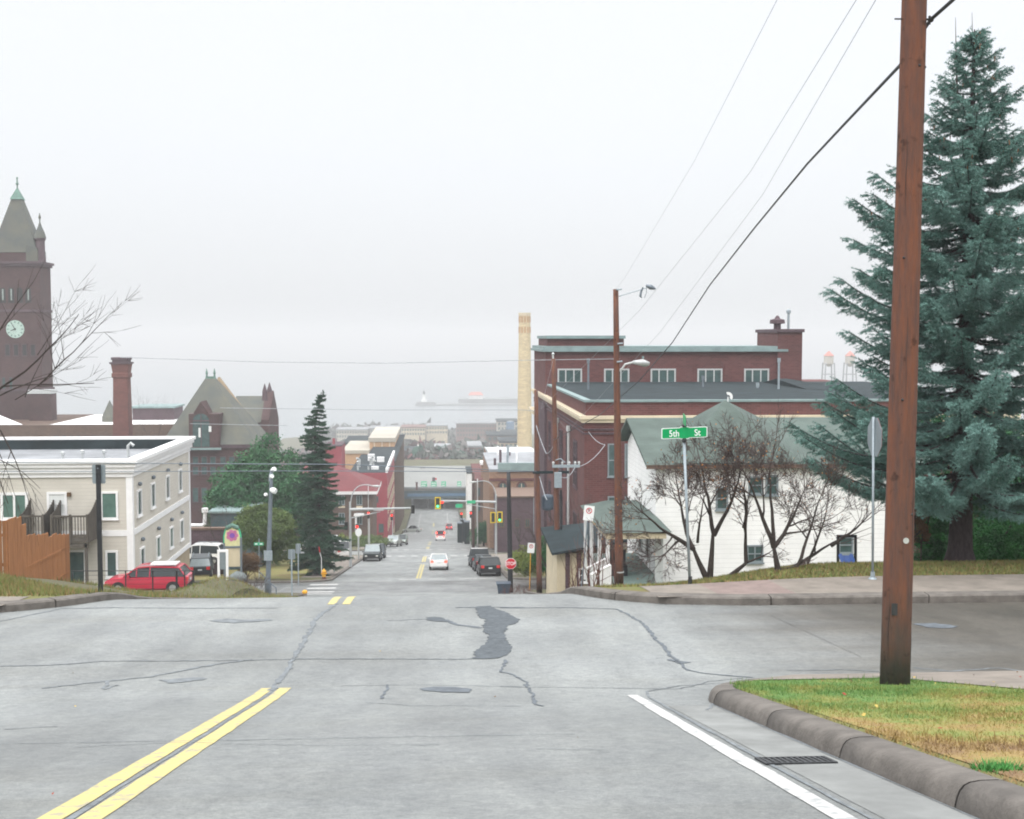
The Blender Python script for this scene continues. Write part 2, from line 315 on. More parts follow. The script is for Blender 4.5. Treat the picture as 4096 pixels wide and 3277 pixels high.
class MB:
    def __init__(s): s.v = []; s.f = []; s.mi = []; s.cur = 0
    def add(s, vs, fs):
        o = len(s.v); s.v.extend([tuple(v) for v in vs]); s.f.extend([tuple(i + o for i in f) for f in fs]); s.mi.extend([s.cur] * len(fs)); return s
    def box(s, a, b):
        x0, x1 = sorted((a[0], b[0])); y0, y1 = sorted((a[1], b[1])); z0, z1 = sorted((a[2], b[2]))
        return s.add([(x0, y0, z0), (x1, y0, z0), (x1, y1, z0), (x0, y1, z0), (x0, y0, z1), (x1, y0, z1), (x1, y1, z1), (x0, y1, z1)],
                     [(0, 3, 2, 1), (4, 5, 6, 7), (0, 1, 5, 4), (1, 2, 6, 5), (2, 3, 7, 6), (3, 0, 4, 7)])
    def obox(s, O, U, N_, u0, u1, n0, n1, z0, z1):
        O = Vector(O); U = Vector(U); N_ = Vector(N_); Z = Vector((0, 0, 1)); vs = []
        for z in (z0, z1):
            for u, n in ((u0, n0), (u1, n0), (u1, n1), (u0, n1)): vs.append(O + U * u + N_ * n + Z * z)
        return s.add(vs, [(0, 3, 2, 1), (4, 5, 6, 7), (0, 1, 5, 4), (1, 2, 6, 5), (2, 3, 7, 6), (3, 0, 4, 7)])
    def tube(s, pts, r, n=8, caps=True):
        pts = [Vector(p) for p in pts]; rs = r if isinstance(r, (list, tuple)) else [r] * len(pts); o = len(s.v); vs = []; fs = []
        up = Vector((0, 0, 1)); d0 = (pts[1] - pts[0]).normalized()
        a = d0.cross(up) if abs(d0.z) < .95 else d0.cross(Vector((1, 0, 0))); a.normalize()
        for i, p in enumerate(pts):
            d = ((pts[min(i + 1, len(pts) - 1)]) - pts[max(i - 1, 0)]).normalized()
            a = (a - d * a.dot(d)).normalized(); b = d.cross(a)
            for k in range(n):
                t = 2 * math.pi * k / n; vs.append(p + (a * math.cos(t) + b * math.sin(t)) * rs[i])
        for i in range(len(pts) - 1):
            for k in range(n): fs.append((i * n + k, i * n + (k + 1) % n, (i + 1) * n + (k + 1) % n, (i + 1) * n + k))
        if caps: fs.append(tuple(range(n))[::-1]); fs.append(tuple((len(pts) - 1) * n + k for k in range(n)))
        return s.add(vs, fs)
    def lathe(s, c, prof, n=12):
        c = Vector(c); vs = []; fs = []
        for (r, z) in prof:
            for k in range(n):
                t = 2 * math.pi * k / n; vs.append((c.x + r * math.cos(t), c.y + r * math.sin(t), c.z + z))
        for i in range(len(prof) - 1):
            for k in range(n): fs.append((i * n + k, i * n + (k + 1) % n, (i + 1) * n + (k + 1) % n, (i + 1) * n + k))
        fs.append(tuple(range(n))[::-1]); fs.append(tuple((len(prof) - 1) * n + k for k in range(n)))
        return s.add(vs, fs)
    def prism(s, pts, d):
        pts = [Vector(p) for p in pts]; d = Vector(d); n = len(pts)
        vs = pts + [p + d for p in pts]; fs = [tuple(range(n))[::-1], tuple(range(n, 2 * n))]
        for k in range(n): fs.append((k, (k + 1) % n, n + (k + 1) % n, n + k))
        return s.add(vs, fs)
    def face(s, pts): return s.add(pts, [tuple(range(len(pts)))])
    def ball(s, c, r, n=10, m=6, sq=(1, 1, 1), rnd=None, amp=0):
        vs = []; fs = []
        for i in range(m + 1):
            th = math.pi * i / m
            for k in range(n):
                ph = 2 * math.pi * k / n; q = 1 + (rnd.uniform(-amp, amp) if rnd else 0)
                vs.append((c[0] + r * sq[0] * q * math.sin(th) * math.cos(ph), c[1] + r * sq[1] * q * math.sin(th) * math.sin(ph), c[2] + r * sq[2] * q * math.cos(th)))
        for i in range(m):
            for k in range(n): fs.append((i * n + k, (i + 1) * n + k, (i + 1) * n + (k + 1) % n, i * n + (k + 1) % n))
        return s.add(vs, fs)
    def build(s, name, m, parent=None, org=None, smooth=False, fix=True):
        o = ORG[parent.name] if parent is not None else Vector(org or (0, 0, 0))
        me = bpy.data.meshes.new(name); me.from_pydata([(v[0] - o.x, v[1] - o.y, v[2] - o.z) for v in s.v], [], s.f)
        ob = link_mesh(name, me, parent, m, org)
        if isinstance(m, (list, tuple)): me.polygons.foreach_set('material_index', s.mi)
        if fix:
            import bmesh
            bm = bmesh.new(); bm.from_mesh(me); bmesh.ops.recalc_face_normals(bm, faces=bm.faces); bm.to_mesh(me); bm.free()
        if smooth: me.polygons.foreach_set('use_smooth', [True] * len(me.polygons))
        return ob
def soup(name, V, m, parent=None, org=None, nv=3, mi=None):
    """V: (n*nv, 3) array of loose faces"""
    V = np.asarray(V, dtype=np.float32).reshape(-1, 3); o = ORG[parent.name] if parent is not None else Vector(org or (0, 0, 0))
    V = V - np.array([o.x, o.y, o.z], dtype=np.float32); n = len(V); k = n // nv
    me = bpy.data.meshes.new(name); me.vertices.add(n); me.vertices.foreach_set('co', V.ravel())
    me.loops.add(n); me.loops.foreach_set('vertex_index', np.arange(n, dtype=np.int32))
    me.polygons.add(k); me.polygons.foreach_set('loop_start', np.arange(0, n, nv, dtype=np.int32)); 
    me.update(calc_edges=True); me.validate()
    ob = link_mesh(name, me, parent, m, org)
    if mi is not None: me.polygons.foreach_set('material_index', np.asarray(mi, dtype=np.int32))
    return ob
def copy_tree(o, parent=None):
    c = o.copy(); C.objects.link(c); c.parent = parent
    for ch in list(o.children): copy_tree(ch, c)
    return c
def segs_mesh(name, segs, m, parent=None, org=None, n=5):
    """segs: array (k, 8) of p0, p1, r0, r1 : tapered sticks in one mesh"""
    S = np.asarray(segs, dtype=np.float64); p0, p1, r0, r1 = S[:, :3], S[:, 3:6], S[:, 6], S[:, 7]
    d = p1 - p0; d /= (np.linalg.norm(d, axis=1, keepdims=True) + 1e-9)
    up = np.where(np.abs(d[:, 2:3]) < .9, np.array([[0, 0, 1.]]), np.array([[1., 0, 0]]))
    a = np.cross(d, up); a /= np.linalg.norm(a, axis=1, keepdims=True); b = np.cross(d, a)
    th = np.arange(n) * 2 * np.pi / n
    ring = a[:, None, :] * np.cos(th)[None, :, None] + b[:, None, :] * np.sin(th)[None, :, None]
    V0 = p0[:, None, :] + ring * r0[:, None, None]; V1 = p1[:, None, :] + ring * r1[:, None, None]
    k = len(S); V = np.concatenate([V0, V1], axis=1).reshape(-1, 3)
    base = (np.arange(k) * 2 * n)[:, None]; i = np.arange(n)[None, :]; j = (i + 1) % n
    Fc = np.stack([base + i, base + j, base + n + j, base + n + i], axis=2).reshape(-1, 4)
    o = ORG[parent.name] if parent is not None else Vector(org or (0, 0, 0)); V = V - np.array([o.x, o.y, o.z])
    me = bpy.data.meshes.new(name); me.vertices.add(len(V)); me.vertices.foreach_set('co', V.astype(np.float32).ravel())
    me.loops.add(Fc.size); me.loops.foreach_set('vertex_index', Fc.astype(np.int32).ravel())
    me.polygons.add(len(Fc)); me.polygons.foreach_set('loop_start', np.arange(0, Fc.size, 4, dtype=np.int32)); me.update(calc_edges=True)
    ob = link_mesh(name, me, parent, m, org); me.polygons.foreach_set('use_smooth', [True] * len(me.polygons)); return ob
def window(par, O, U, N_, w, h, fm='white_trim', gm='glass', cols=1, rows=1, fw=.08, dep=.06, arch=False, sill=True):
    O = Vector(O); b = MB(); 
    b.obox(O, U, N_, 0, fw, 0, dep, 0, h); b.obox(O, U, N_, w - fw, w, 0, dep, 0, h); b.obox(O, U, N_, fw, w - fw, 0, dep, h - fw, h)
    b.obox(O, U, N_, -.04 if sill else fw, w + .04 if sill else w - fw, -.0, dep + .04, -.06 if sill else 0, fw if not sill else 0.0)
    if sill: b.obox(O, U, N_, fw, w - fw, 0, dep, 0.001, fw)
    for i in range(1, cols): b.obox(O, U, N_, w * i / cols - fw * .4, w * i / cols + fw * .4, 0, dep * .9, fw, h - fw)
    for i in range(1, rows): b.obox(O, U, N_, fw, w - fw, 0, dep * .8, h * i / rows - fw * .35, h * i / rows + fw * .35)
    f = b.build('window', fm, par)
    g = MB(); g.obox(O, U, N_, fw * .5, w - fw * .5, .004, dep * .35, fw * .5, h - fw * .5); g.build('pane', gm, f)
    return f
EX = Vector((1, 0, 0)); EY = Vector((0, 1, 0)); NY = Vector((0, -1, 0)); NX = Vector((-1, 0, 0))
def text_part(s, name, size, loc, m, parent, rot=(90, 0, 0), ext=.002, sx=1.0):
    cu = bpy.data.curves.new(name, 'FONT'); cu.body = s; cu.size = size; cu.extrude = ext; cu.align_x = 'CENTER'; cu.align_y = 'CENTER'; cu.offset = size * .012
    tmp = bpy.data.objects.new(name, cu); C.objects.link(tmp); bpy.context.view_layer.update(); me = bpy.data.meshes.new_from_object(tmp.evaluated_get(bpy.context.evaluated_depsgraph_get())); bpy.data.objects.remove(tmp)
    me.materials.clear(); me.materials.append(MC[m]); o = bpy.data.objects.new(name, me); C.objects.link(o); o.parent = parent
    o.location = Vector(loc) - ORG[parent.name]; o.rotation_euler = tuple(R_(a) for a in rot); o.scale = (sx, 1, 1); ORG[o.name] = Vector(loc); return o
# ------------------------------------------------------------------ ground, roads, kerbs
rnd = random.Random(7)
STREETS[:] = [(13.5, 21.7, 2.0, 3.0), (84, 99, 3, 3), (153, 169, 3, 3), (262, 276, 3, 3)]
def rows():
    ys = list(np.arange(-14, 30, .5)) + list(np.arange(30, 176, 2.0)) + list(np.arange(176, 480, 5.0))
    for a, b, r1, r2 in STREETS:
        ys += [a - .28, a - .27, a, a + .01, b - .01, b, b + .27, b + .28] + [a - r1 + r1 * k / 8 for k in range(8)] + [b + r2 * k / 8 for k in range(1, 9)]
    ys += [390.9, 391.1, 474.9, 475.1, 21.2, 22.2]
    return sorted(set(round(y, 3) for y in ys))
YR = rows()
def in_street(y): return any(a - .275 < y < b + .275 for a, b, _, _ in STREETS)
DC = [.28, .8, 1.5, 2.2, 3.0, 3.8, 5, 6.5, 8, 10, 13, 17, 22, 30, 45, 70, 120, 250, 600, 3000]
def gz(X, Y):
    z = H(X, Y) + .13
    if 391 < Y < 475: z = max(z, -50.3)
    if Y > 700: z -= 14 * sm(-X, 100, 230) * sm(Y, 700, 850)
    return z
FARY = [500, 540, 600, 700, 800, 850, 900, 1000, 1080, 1100, 1130, 1400]
def ground():
    for sgn in (-1, 1):
        g = MB(); Y2 = YR + FARY; nC = len(DC)
        for y in Y2:
            w = edge(y)[0 if sgn < 0 else 1]
            for d in DC:
                X = sgn * (w + d); z = gz(X, y) - (.45 if in_street(y) else 0)
                g.v.append((X, y, z))
        for i in range(len(Y2) - 1):
            for j in range(nC - 1):
                a = i * nC + j
                g.f.append((a, a + 1, a + nC + 1, a + nC)); g.mi.append(1 if Y2[i] < 29 else 0)
        o = g.build('ground', ['ground', 'lawn_green'], smooth=False); tag(o, kind='structure')
    g = MB(); xs = [-12, 0, 12]      # the bit of land straight ahead beyond the bridge
    for y in [457] + FARY: g.v += [(x, y, gz(x, y)) for x in xs]
    for i in range(len(FARY)):
        for j in range(2): a = i * 3 + j; g.f.append((a, a + 1, a + 4, a + 3)); g.mi.append(0)
    tag(g.build('ground', 'ground'), kind='structure')
ground()
def avenue():
    g = MB(); n = 9
    for y in YR:
        wl, wr = edge(y)
        for k in range(n):
            X = -wl - .02 + (wl + wr + .04) * k / (n - 1); g.v.append((X, y, B(y)))
    for i in range(len(YR) - 1):
        for k in range(n - 1): a = i * n + k; g.f.append((a, a + 1, a + n + 1, a + n)); g.mi.append(0)
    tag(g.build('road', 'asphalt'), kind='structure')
    for (a, b, r1, r2) in STREETS:
        g = MB(); ys = list(np.linspace(a, b, 12))
        for sgn in (-1, 1):
            w0 = edge((a + b) / 2)[0 if sgn < 0 else 1]; cols = [0] + [x for x in DC if x < 400]; base = len(g.v); nC = len(cols)
            for y in ys:
                for d in cols: g.v.append((sgn * (w0 + d), y, H(sgn * (w0 + d), y) if d else B(y)))
            for i in range(len(ys) - 1):
                for j in range(nC - 1): q = base + i * nC + j; g.f.append((q, q + 1, q + nC + 1, q + nC)); g.mi.append(0)
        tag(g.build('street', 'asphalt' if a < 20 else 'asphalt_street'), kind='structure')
avenue()
def kerb_path(side, y0, y1, ra, rb, far0, far1):
    """points along a block's kerb line: in from the street at y0, along the avenue, out along the street at y1"""
    pts = []
    w = lambda y: (edge(y)[0] if side < 0 else edge(y)[1])
    if far0: pts += [(side * (w(y0 + .001) + d), y0) for d in (60, 40, 25, 15, 10, 7, 5, 3.5, 2.2, 1.2, .5)]
    ys = [y0 + .001] + [y0 + ra * k / 8 for k in range(1, 9)] if ra else [y0]
    ys += list(np.arange(y0 + ra + .6, y1 - rb - .3, .6 if y0 < 30 else 2.5)) + ([y1 - rb + rb * k / 8 for k in range(8)] + [y1 - .0001] if rb else [y1])
    pts += [(side * w(y), y) for y in ys]
    if far1: pts += [(side * (w(y1 - .0001) + d), y1) for d in (.5, 1.2, 2.2, 3.5, 5, 7, 10, 15, 25, 40, 60)]
    return pts
def kerb(side, pts, prof, name='kerb', m='kerb_concrete', joint=3.0, zf=None):
    zf = zf or (lambda x, y: B(y) if abs(x) < 9 else H(x, y))
    g = MB(); P2 = [Vector((x, y, 0)) for x, y in pts]; acc = 0; ring = None
    nr = []
    for i, p in enumerate(P2):
        d = (P2[min(i + 1, len(P2) - 1)] - P2[max(i - 1, 0)]).normalized(); nr.append(Vector((d.y, -d.x, 0)) * side)
    def R(p, n): return [(p.x + n.x * o, p.y + n.y * o, zf(p.x, p.y) + h) for o, h in prof]
    k = len(prof)
    for i in range(len(P2) - 1):
        a, b = P2[i], P2[i + 1]; ln = (b - a).length
        if ln < 1e-3: continue
        acc += ln; cut = 0
        if acc > joint: cut = min(.35, .022 / ln); acc = 0
        be = b.lerp(a, cut); o = len(g.v); g.v += R(a, nr[i]) + R(be, nr[i + 1].lerp(nr[i], cut)); 
        for j in range(k - 1): g.f.append((o + j, o + j + 1, o + k + j + 1, o + k + j)); g.mi.append(0)
        if cut: g.f.append(tuple(o + k + j for j in range(k))); g.mi.append(0)
    tag(g.build(name, m, smooth=(prof is wide), fix=False), kind='structure')
wide = [(-.02, -.15), (-.012, .0), (.0, .06), (.015, .095), (.035, .12), (.065, .136), (.12, .145), (.22, .147), (.26, .138), (.28, .1), (.28, -.2)]
slim = [(0, -.2), (.01, .12), (.04, .15), (.28, .155), (.32, .05), (.32, -.2)]
for side in (-1, 1):
    r1 = STREETS[0][2]; kerb(side, kerb_path(side, -12, 13.5, 0, r1, False, True), wide, joint=1.6)
    for i in range(3):
        b0, ra = STREETS[i][1], STREETS[i][3]; a1, rb = STREETS[i + 1][0], STREETS[i + 1][2]
        kerb(side, kerb_path(side, b0, a1, ra, rb, True, True), slim)
def strip_sheet(name, m, side, d0, d1, y0, y1, dz, zfun=None):
    g = MB(); ys = [y for y in YR if y0 <= y <= y1]; ds = sorted(set([d0, d1] + [d for d in DC if d0 < d < d1])); n = len(ds)
    for y in ys:
        w = edge(y)[0 if side < 0 else 1]
        for d in ds: g.v.append((side * (w + d), y, (B(y) if zfun else H(side * (w + d), y)) + dz))
    for i in range(len(ys) - 1):
        for j in range(n - 1): a = i * n + j; g.f.append((a, a + 1, a + n + 1, a + n)); g.mi.append(0)
    return tag(g.build(name, m), kind='structure')
# sidewalks: along the far side of the cross street, and down the lower blocks
for side in (-1, 1):
    g = MB(); cols = [d for d in DC if d < 60]; ys = [22.02, 22.5, 23.0, 23.5] + ([24.0, 24.35] if side > 0 else []); base = 0
    w0 = 4.63 + 3.0
    for y in ys:
        for d in cols: X = side * (w0 - 1.9 + d); g.v.append((X, y, gz(X, y) + .012))
    n = len(cols)
    for i in range(len(ys) - 1):
        for j in range(n - 1): a = i * n + j; g.f.append((a, a + 1, a + n + 1, a + n)); g.mi.append(1 if (side > 0 and 2 <= j < 4) else 0)
    tag(g.build('sidewalk', ['concrete', 'paver']), kind='structure')
    for (y0, y1) in ((104, 150), (173, 258)):
        strip_sheet('sidewalk', 'concrete', side, .34, 3.0, y0, y1, .145)
strip_sheet('sidewalk', 'concrete', 1, 1.5, 3.0, 60, 80, .145)
strip_sheet('lawn', 'lawn_bright', -1, 3.0, 22, 102, 147, .142); strip_sheet('lawn', 'lawn_bright', 1, 3.0, 13, 102, 147, .142)
# gutter along the near right kerb (drawn as a thin concrete pan)
def road_strip(pts, wd, m, name='road_marking', dz=.005, taper=False, jitter=0, lead=None):
    """pts are (x, y) on the road; a ribbon of real width laid on it"""
    P2 = [Vector((x, y, 0)) for x, y in pts]; Q = [P2[0]]
    for a, b in zip(P2, P2[1:]):
        n = max(1, int((b - a).length / (.11 if name == 'road_crack' and a.y < 26 else .35)))
        for k in range(1, n + 1): Q.append(a.lerp(b, k / n))
    g = MB(); rr = random.Random(len(pts) * 13 + int(abs(pts[0][0]) * 100))
    for i, p in enumerate(Q):
        d = (Q[min(i + 1, len(Q) - 1)] - Q[max(0, i - 1)]).normalized(); n = Vector((d.y, -d.x, 0)); w = wd / 2
        if taper: w *= max(.15, 1 - abs(2 * i / max(1, len(Q) - 1) - 1) ** 3)
        j0, j1 = (rr.uniform(-jitter, jitter) for _ in range(2)); w0, w1 = w * (1 + j0), w * (1 + j1)
        if name == 'road_crack': p = p + n * rr.uniform(-.022, .022)

        for s, ww in ((-1, w0), (1, w1)):
            q = p + n * s * ww; g.v.append((q.x, q.y, (B(q.y) if abs(q.x) < 11 else H(q.x, q.y)) + dz))
    for i in range(len(Q) - 1): a = i * 2; g.f.append((a, a + 1, a + 3, a + 2)); g.mi.append(0)
    return tag(g.build(name, m), kind='structure')
def road_box(x0, x1, y0, y1, m, name='road_marking', dz=.005): return road_strip([((x0 + x1) / 2, y0), ((x0 + x1) / 2, y1)], abs(x1 - x0), m, name, dz)
for x in (-.105, .105): road_strip([(x, -8), (x, 6.1), (x + .004, 10), (x, 14.05)], .14, 'yellow_paint', jitter=.09)
for x in (-.14, .14): road_box(x - .075, x + .075, 22.7, 24.4, 'yellow_paint')
road_strip([(0, -8), (0, 14.0)], .03, 'tar_faint', 'road_seam', jitter=.7, dz=.004)
road_strip([(3.95, -6), (3.96, 8), (3.99, 12.6)], .125, 'white_paint', jitter=.10)
road_strip([(4.08, -6), (4.09, 8), (4.12, 12.3), (4.22, 13.0), (4.7, 13.6), (6, 14.0)], .03, 'tar_faint', 'road_seam', jitter=.6)
# lower blocks: lane lines, crosswalk bars, stop lines
for (y0, y1) in ((103, 128), (134, 148), (176, 186), (196, 206), (216, 226), (290, 300), (310, 320), (330, 340)):
    for x in (-.13, .13): road_box(x - .09, x + .09, y0, y1, 'yellow_paint')
for yy in (101.6,):
    for x in (-.9, 1.6, 4.3, 5.9): road_box(x - .75, x + .75, yy, yy + .8, 'worn_white')
for yy in (149.0, 171.2):
    for k in range(9): x = -6.3 + k * 1.65; road_box(x - .42, x + .42, yy, yy + 2.2, 'worn_white')
for k, yy in enumerate((83.2, 87.2, 91.4, 95.6)): road_box(-7.9 - k * .22, -5.7 - k * .22, yy, yy + 1.5, 'white_paint', dz=.012)
for x in (-8, -4.2, 4.0): road_box(x - .1, x + .1, 285, 375, 'worn_white')
for yy in (180, 190): road_box(3.9, 4.1, yy, yy + 4, 'worn_white')
# darker resurfaced crossing at the lower street
g = MB(); ys = np.linspace(84.5, 99.5, 9)
for y in ys: g.v += [(-10, y, B(y) + .004), (0, y, B(y) + .004), (10.3, y, B(y) + .004)]
for i in range(8):
    for j in (0, 1): a = i * 3 + j; g.f.append((a, a + 1, a + 4, a + 3)); g.mi.append(0)
tag(g.build('asphalt_patch', 'asphalt_street'), kind='structure')
# cracks, sealed seams and patches, measured off the photo onto the road surface
def px_path(pts): return [(lambda q: (q.x, q.y))(onroad(x, y)) for x, y in pts]
def c4(pts): return [(x * .974, 2300 + y * .974) for x, y in pts]
def c5(pts): return [(2000 + x * .9722, 2300 + y * .9722) for x, y in pts]
def patch(pts, m='asphalt_patch', dz=.007):
    q0 = [onroad(x, y) for x, y in pts]; g = MB(); rr = random.Random(int(pts[0][0])); q = []
    for i, p in enumerate(q0):
        n_ = q0[(i + 1) % len(q0)]; L2 = (n_ - p).length; k = max(1, int(L2 / .09)); d = (n_ - p).normalized(); am = min(.035, L2 * .12)
        for j in range(k): w = p.lerp(n_, j / k) + Vector((d.y, -d.x, 0)) * rr.uniform(-am, am); q.append(Vector((w.x, w.y, B(w.y))))
    # fan strips in y bands keep it on the surface
    vs = [(p.x, p.y, B(p.y) + dz) for p in q]; g.f.append(tuple(range(len(vs)))); g.v = vs; g.mi.append(0)
    o = g.build('asphalt_patch', m, fix=False); return tag(o, kind='structure')
patch(c4([(1955, 132), (2010, 128), (2062, 150), (2100, 168), (2135, 185), (2122, 200), (2088, 212), (2068, 240), (2074, 262), (2096, 292), (2088, 325), (2045, 346), (1945, 348), (1950, 318), (1975, 296), (2002, 280), (2008, 252), (1990, 236), (1980, 220), (1992, 188), (1962, 168)]))
patch(c4([(1748, 178), (1790, 174), (1832, 182), (1850, 196), (1800, 192), (1755, 188)]))
patch(c4([(1725, 470), (1780, 463), (1870, 463), (1950, 474), (1930, 484), (1820, 484), (1760, 480)]), 'tar')
patch(c4([(650, 436), (720, 428), (830, 424), (855, 430), (780, 442), (690, 447)]), 'tar_faint')
patch(c4([(860, 190), (930, 182), (1000, 186), (1110, 184), (1118, 190), (1030, 196), (960, 199), (890, 196)]), 'tar_faint')
patch(c5([(1700, 203), (1790, 201), (1890, 214), (1850, 222), (1760, 218)]), 'tar')
CR = [(c4([(1170, 425), (1115, 470), (1200, 352), (1240, 290), (1275, 230), (1295, 185), (1330, 155), (1385, 118)]) [0:0] + c4([(1385, 118), (1330, 155), (1295, 185), (1275, 230), (1235, 300), (1200, 355), (1160, 420), (1108, 478)]), .07, 'tar_faint'),
      (c4([(0, 376), (210, 374), (420, 358), (700, 356), (1000, 352), (1200, 348), (1500, 348), (1900, 348), (1960, 346)]), .04, 'tar_faint'),
      (c4([(170, 466), (430, 440), (620, 420), (880, 370), (1040, 350)]), .055, 'tar_faint'),
      (c4([(440, 440), (430, 472), (480, 455)]), .05, 'tar_faint'),
      (c4([(0, 192), (250, 140), (460, 136), (800, 138), (1140, 138)]), .05, 'tar_faint'),
      (c4([(1830, 186), (1870, 205), (1980, 220)]), .09, 'tar'), (c4([(1590, 190), (1748, 182)]), .04, 'tar_faint'),
      (c4([(1400, 458), (1570, 455), (1750, 455), (2150, 460)]), .02, 'tar_faint'), (c4([(1592, 452), (1568, 510), (1610, 512)]), .03, 'tar'), (c4([(1500, 527), (1700, 538), (2140, 540)]), .018, 'tar_faint'),
      (c4([(20, 638), (120, 630), (235, 625)]), .03, 'tar'), (c4([(880, 522), (1060, 524)]), .02, 'tar_faint'),
      (c4([(300, 712), (560, 695), (800, 693), (900, 697), (1280, 704), (1400, 704), (1800, 700)]), .012, 'tar_faint'),
      (c4([(1870, 136), (2000, 134), (2156, 136)]), .06, 'tar'),
      (c5([(0, 138), (300, 136), (480, 142), (520, 160), (585, 200), (640, 262), (705, 335), (770, 395), (850, 408), (1040, 425)]), .05, 'tar'),
      (c5([(690, 350), (735, 358), (770, 364)]), .14, 'tar'),
      (c5([(22, 352), (5, 402), (60, 415), (108, 445), (135, 500), (148, 535), (180, 543)]), .035, 'tar'), (c5([(95, 455), (120, 455)]), .12, 'tar'),
      (c5([(0, 462), (300, 466), (640, 470), (740, 470), (860, 440), (1000, 428)]), .03, 'tar_faint'),
      (c5([(1040, 430), (1250, 428), (1500, 425)]), .03, 'tar_faint'), (c5([(150, 720), (250, 722), (440, 726)]), .012, 'tar_faint'),
      (c5([(860, 560), (880, 520), (960, 500)]), .03, 'tar_faint'),
      (c5([(1180, 395), (1400, 392), (1560, 400)]), .03, 'tar_faint'), (c5([(1700, 385), (1850, 400), (2050, 385), (2156, 400)]), .05, 'tar_faint')]
for pts, wd, m in CR: road_strip(px_path(pts), wd, m, 'road_crack', taper=False, jitter=.55, dz=.006)
for yy, x0, x1 in ((2.5, -6, 4.5), (9.4, -6, 3.0), (17.4, -18, -6)): road_strip([(x0, yy), ((x0 + x1) / 2, yy + .06), (x1, yy - .03)], .014, 'tar_faint', 'road_crack', jitter=.5)
road_strip([(4.37, y) for y in (-6, 0, 3, 6, 9, 11.4)], .44, 'gutter', 'gutter', dz=.003, jitter=.01)
# gutter seam
road_strip([(4.60, y) for y in (0, 3, 6, 9, 11.5)], .02, 'tar_faint', 'road_seam', jitter=.8)
# lake
b = MB(); b.face([(-9000, 560, -90), (9000, 560, -90), (9000, 8900, -90), (-9000, 8900, -90)]); tag(b.build('lake_water', 'water', fix=False), kind='structure')
# ------------------------------------------------------------------ storm drain in the near gutter
q = onroad(3182, 3050); dr = thing('storm_drain', (q.x, q.y, B(q.y)), 'flat black storm drain grate set in the asphalt beside the white line', 'storm drain')
b = MB(); w, l = .24, .14; sl = -.21
def dz_(y): return q.z + (y - q.y) * sl
def slab(b, x0, x1, y0, y1, t0, t1):
    vs = [(x, y, dz_(y) + t) for t in (t0, t1) for x, y in ((x0, y0), (x1, y0), (x1, y1), (x0, y1))]
    b.add(vs, [(0, 3, 2, 1), (4, 5, 6, 7), (0, 1, 5, 4), (1, 2, 6, 5), (2, 3, 7, 6), (3, 0, 4, 7)])
for (x0, x1, y0, y1) in ((-w, w, -l, -l + .025), (-w, w, l - .025, l), (-w, -w + .025, -l + .025, l - .025), (w - .025, w, -l + .025, l - .025)): slab(b, q.x + x0, q.x + x1, q.y + y0, q.y + y1, .001, .014)
b.build('frame', 'iron', dr); b = MB(); slab(b, q.x - w + .026, q.x + w - .026, q.y - l + .026, q.y + l - .026, .0005, .007); b.build('pit', 'lamp_dark', dr)
b = MB()
for k in range(11): x = q.x - w + .045 + k * .039; slab(b, x - .009, x + .009, q.y - l + .025, q.y + l - .025, .008, .013)
b.build('grate', 'grate', dr)
# ------------------------------------------------------------------ grass on the near corner
def grass_blades():
    R = np.random.RandomState(5); n = 120000
    X = R.uniform(4.9, 9.2, n); Y = R.uniform(4.2, 12.8, n)
    # follow the curved kerb: keep what lies behind it
    keep = np.ones(n, bool)
    for i in range(n):
        e = edge(Y[i])[1]; keep[i] = X[i] > e + .24 + .05 * np.sin(Y[i] * 7) + R.uniform(-.04, .08) and Y[i] < (12.62 if X[i] < 6.85 else 12.62 - 2.4 * (X[i] - 6.85)) + R.uniform(-.08, .06)
    # thin, ragged turf near the kerb
    X, Y = X[keep], Y[keep]; n = len(X)
    dens = np.clip(.35 + (Y - 6) / 7 + np.sin(X * 3.1 + np.sin(Y * 2.3) * 2) * .22 + np.sin(Y * 5 + X * 1.7) * .12, .25, 1); k = R.rand(n) < dens; X, Y = X[k], Y[k]; n = len(X)
    Z = np.interp(Y, _gx, _gz) + .13; hgt = R.uniform(.015, .036, n) * np.where(R.rand(n) < .06, 2.2, 1) * (.7 + .5 * np.sin(X * 2 + Y * 3) * .5 + .25); th = R.uniform(0, 2 * np.pi, n); ln = R.uniform(.01, .05, n); la = R.uniform(0, 2 * np.pi, n); wd = R.uniform(.004, .008, n)
    V = np.zeros((n, 3, 3)); V[:, 0] = np.stack([X - np.cos(th) * wd, Y - np.sin(th) * wd, Z - .01], 1); V[:, 1] = np.stack([X + np.cos(th) * wd, Y + np.sin(th) * wd, Z - .01], 1); V[:, 2] = np.stack([X + np.cos(la) * ln, Y + np.sin(la) * ln, Z + hgt], 1)
    return V, X, Y
m = bpy.data.materials.new('grass_blade'); m.use_nodes = True; t_ = m.node_tree; bs_ = t_.nodes['Principled BSDF']; bs_.inputs['Roughness'].default_value = .7; bs_.inputs['Specular IOR Level'].default_value = .2
tc_ = t_.nodes.new('ShaderNodeTexCoord'); sp_ = t_.nodes.new('ShaderNodeSeparateXYZ'); t_.links.new(tc_.outputs['Object'], sp_.inputs[0])
n1 = t_.nodes.new('ShaderNodeTexNoise'); n1.inputs['Scale'].default_value = 1.7; n1.inputs['Detail'].default_value = 5; n1.inputs['Roughness'].default_value = .7; t_.links.new(tc_.outputs['Object'], n1.inputs['Vector'])
a1 = t_.nodes.new('ShaderNodeMath'); a1.operation = 'MULTIPLY_ADD'; a1.inputs[1].default_value = .095; a1.inputs[2].default_value = -1.17; t_.links.new(sp_.outputs['Y'], a1.inputs[0])   # dry near the kerb, green by the pole
